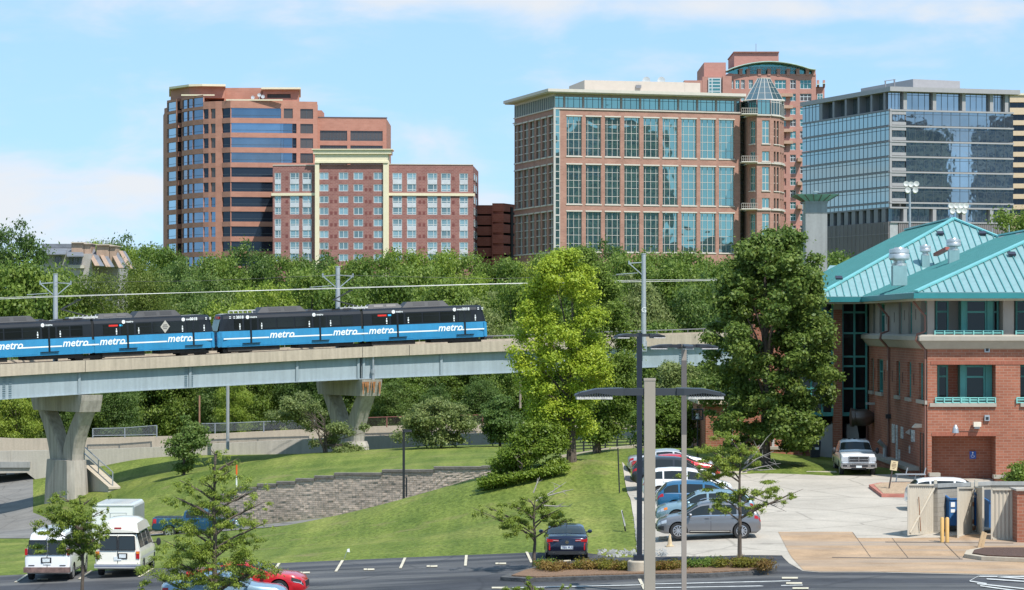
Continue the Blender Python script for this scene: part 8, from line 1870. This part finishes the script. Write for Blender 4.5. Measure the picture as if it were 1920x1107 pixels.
skip('blue waste skip with a dark lid in the gap left of the shut gate',1872,121.9,1.9,1.6,1.7,20,False)
YEL=M('bollard_yellow',(.62,.38,.13),.6,var=.15,streak=.4)
for px,lb in((1766.5,'left of the two yellow bollards before the blue skip'),(1776,'right of the two yellow bollards before the blue skip')):
 D=lotD(px,1019);t=thing('bollard',lb,'bollard',(PX(px,D),D,lz(px,D)),group='yellow bollards');b=MB();b.lathe((0,0,0),[(.085,-.1),(.085,1.05),(.06,1.1),(.01,1.11)],14);b.build('pipe',YEL,t,smooth='auto')
for(a,c,lb)in(((1833,1036),(1843.5,997),'left of two leaning timber posts at the mulch bed'),((1838,1041),(1848,999),'right of two leaning timber posts at the mulch bed')):
 D=115.5;p0,p1=P(*a,D),P(*c,D);t=thing('leaning_timber',lb,'post',tuple(p0),group='leaning timber posts');b=MB();b.beam((0,0,0),p1-p0,.12,.12);b.build('timber',M('timber_tan',(.5,.35,.2),.8,var=.2),t)
D=lotD(1666,924);t=thing('lot_sign','small cream parking sign on a leaning dark post in the gravel planter','sign',(PX(1666,D),D,lz(1666,D)+.15));s_=D/FL;b=MB();b.beam((0,0,-.1),(9*s_,0,46*s_),.07);b.build('post',M('post_dark',(.06,.045,.04),.8),t);c=Vector((10*s_,-.05,44*s_));u=Vector((1,0,-.15)).normalized();v=Vector((.15,0,1)).normalized()
b=MB();b.obox(c,u*6.5*s_,Vector((0,.015,0)),v*9*s_);sp=b.build('sign_plate',M('sign_cream',(.62,.5,.3),.6),t);b=MB()
for k,w in((5.5,2.5),(2.5,4.2),(0,4.6),(-2.5,3.6),(-5.5,2)):b.obox(c+v*k*s_-Vector((0,.018,0)),u*w*s_,Vector((0,.003,0)),v*.55*s_)
b.build('sign_print',M('sign_brown',(.2,.12,.07),.7),sp)
for k,(px,D,lb)in enumerate(((1700,146,'grey metal bench frame lying beside the brick wall'),)):
 t=thing('bench_frame',lb,'bench',(PX(px,D),D,lz(px,D)));b=MB()
 for s_ in(-.5,.5):b.tube([(s_-.1,0,0),(s_,0,.4),(s_+.45,0,.42),(s_+.55,0,.8)],.035,6)
 b.build('frame',STEEL_G,t);b=MB();b.box(-.6,1.0,-.3,.3,.42,.47);b.build('seat',STEEL_G,t)
D=168;t=thing('wheelie_bin','black wheeled bin standing against the brick plinth below the stair glazing','bin',(PX(1528,D),D,gz(PX(1528,D),D)));b=MB();b.hexa([(-.27,-.3,.05),(.27,-.3,.05),(.27,.3,.05),(-.27,.3,.05),(-.34,-.38,1.0),(.34,-.38,1.0),(.34,.36,1.0),(-.34,.36,1.0)]);b.build('bin_body',SKIPD,t);b=MB();b.hexa([(-.36,-.41,1.002),(.36,-.41,1.002),(.36,.38,1.002),(-.36,.38,1.002),(-.33,-.36,1.08),(.33,-.36,1.08),(.33,.38,1.14),(-.33,.38,1.14)]);b.build('bin_lid',SKIPD,t)
b=MB();b.box(-.05,.2,-.385,-.37,.55,.7);b.build('bin_sticker',M('white_paint'),t)
for(q,lb)in((((1160,878),(1185,871),(1225,871),(1240,880),(1220,884),(1170,886)),'curved'),):
 pass
SC.cycles.max_bounces=6;SC.cycles.transparent_max_bounces=12;SC.cycles.use_adaptive_sampling=True
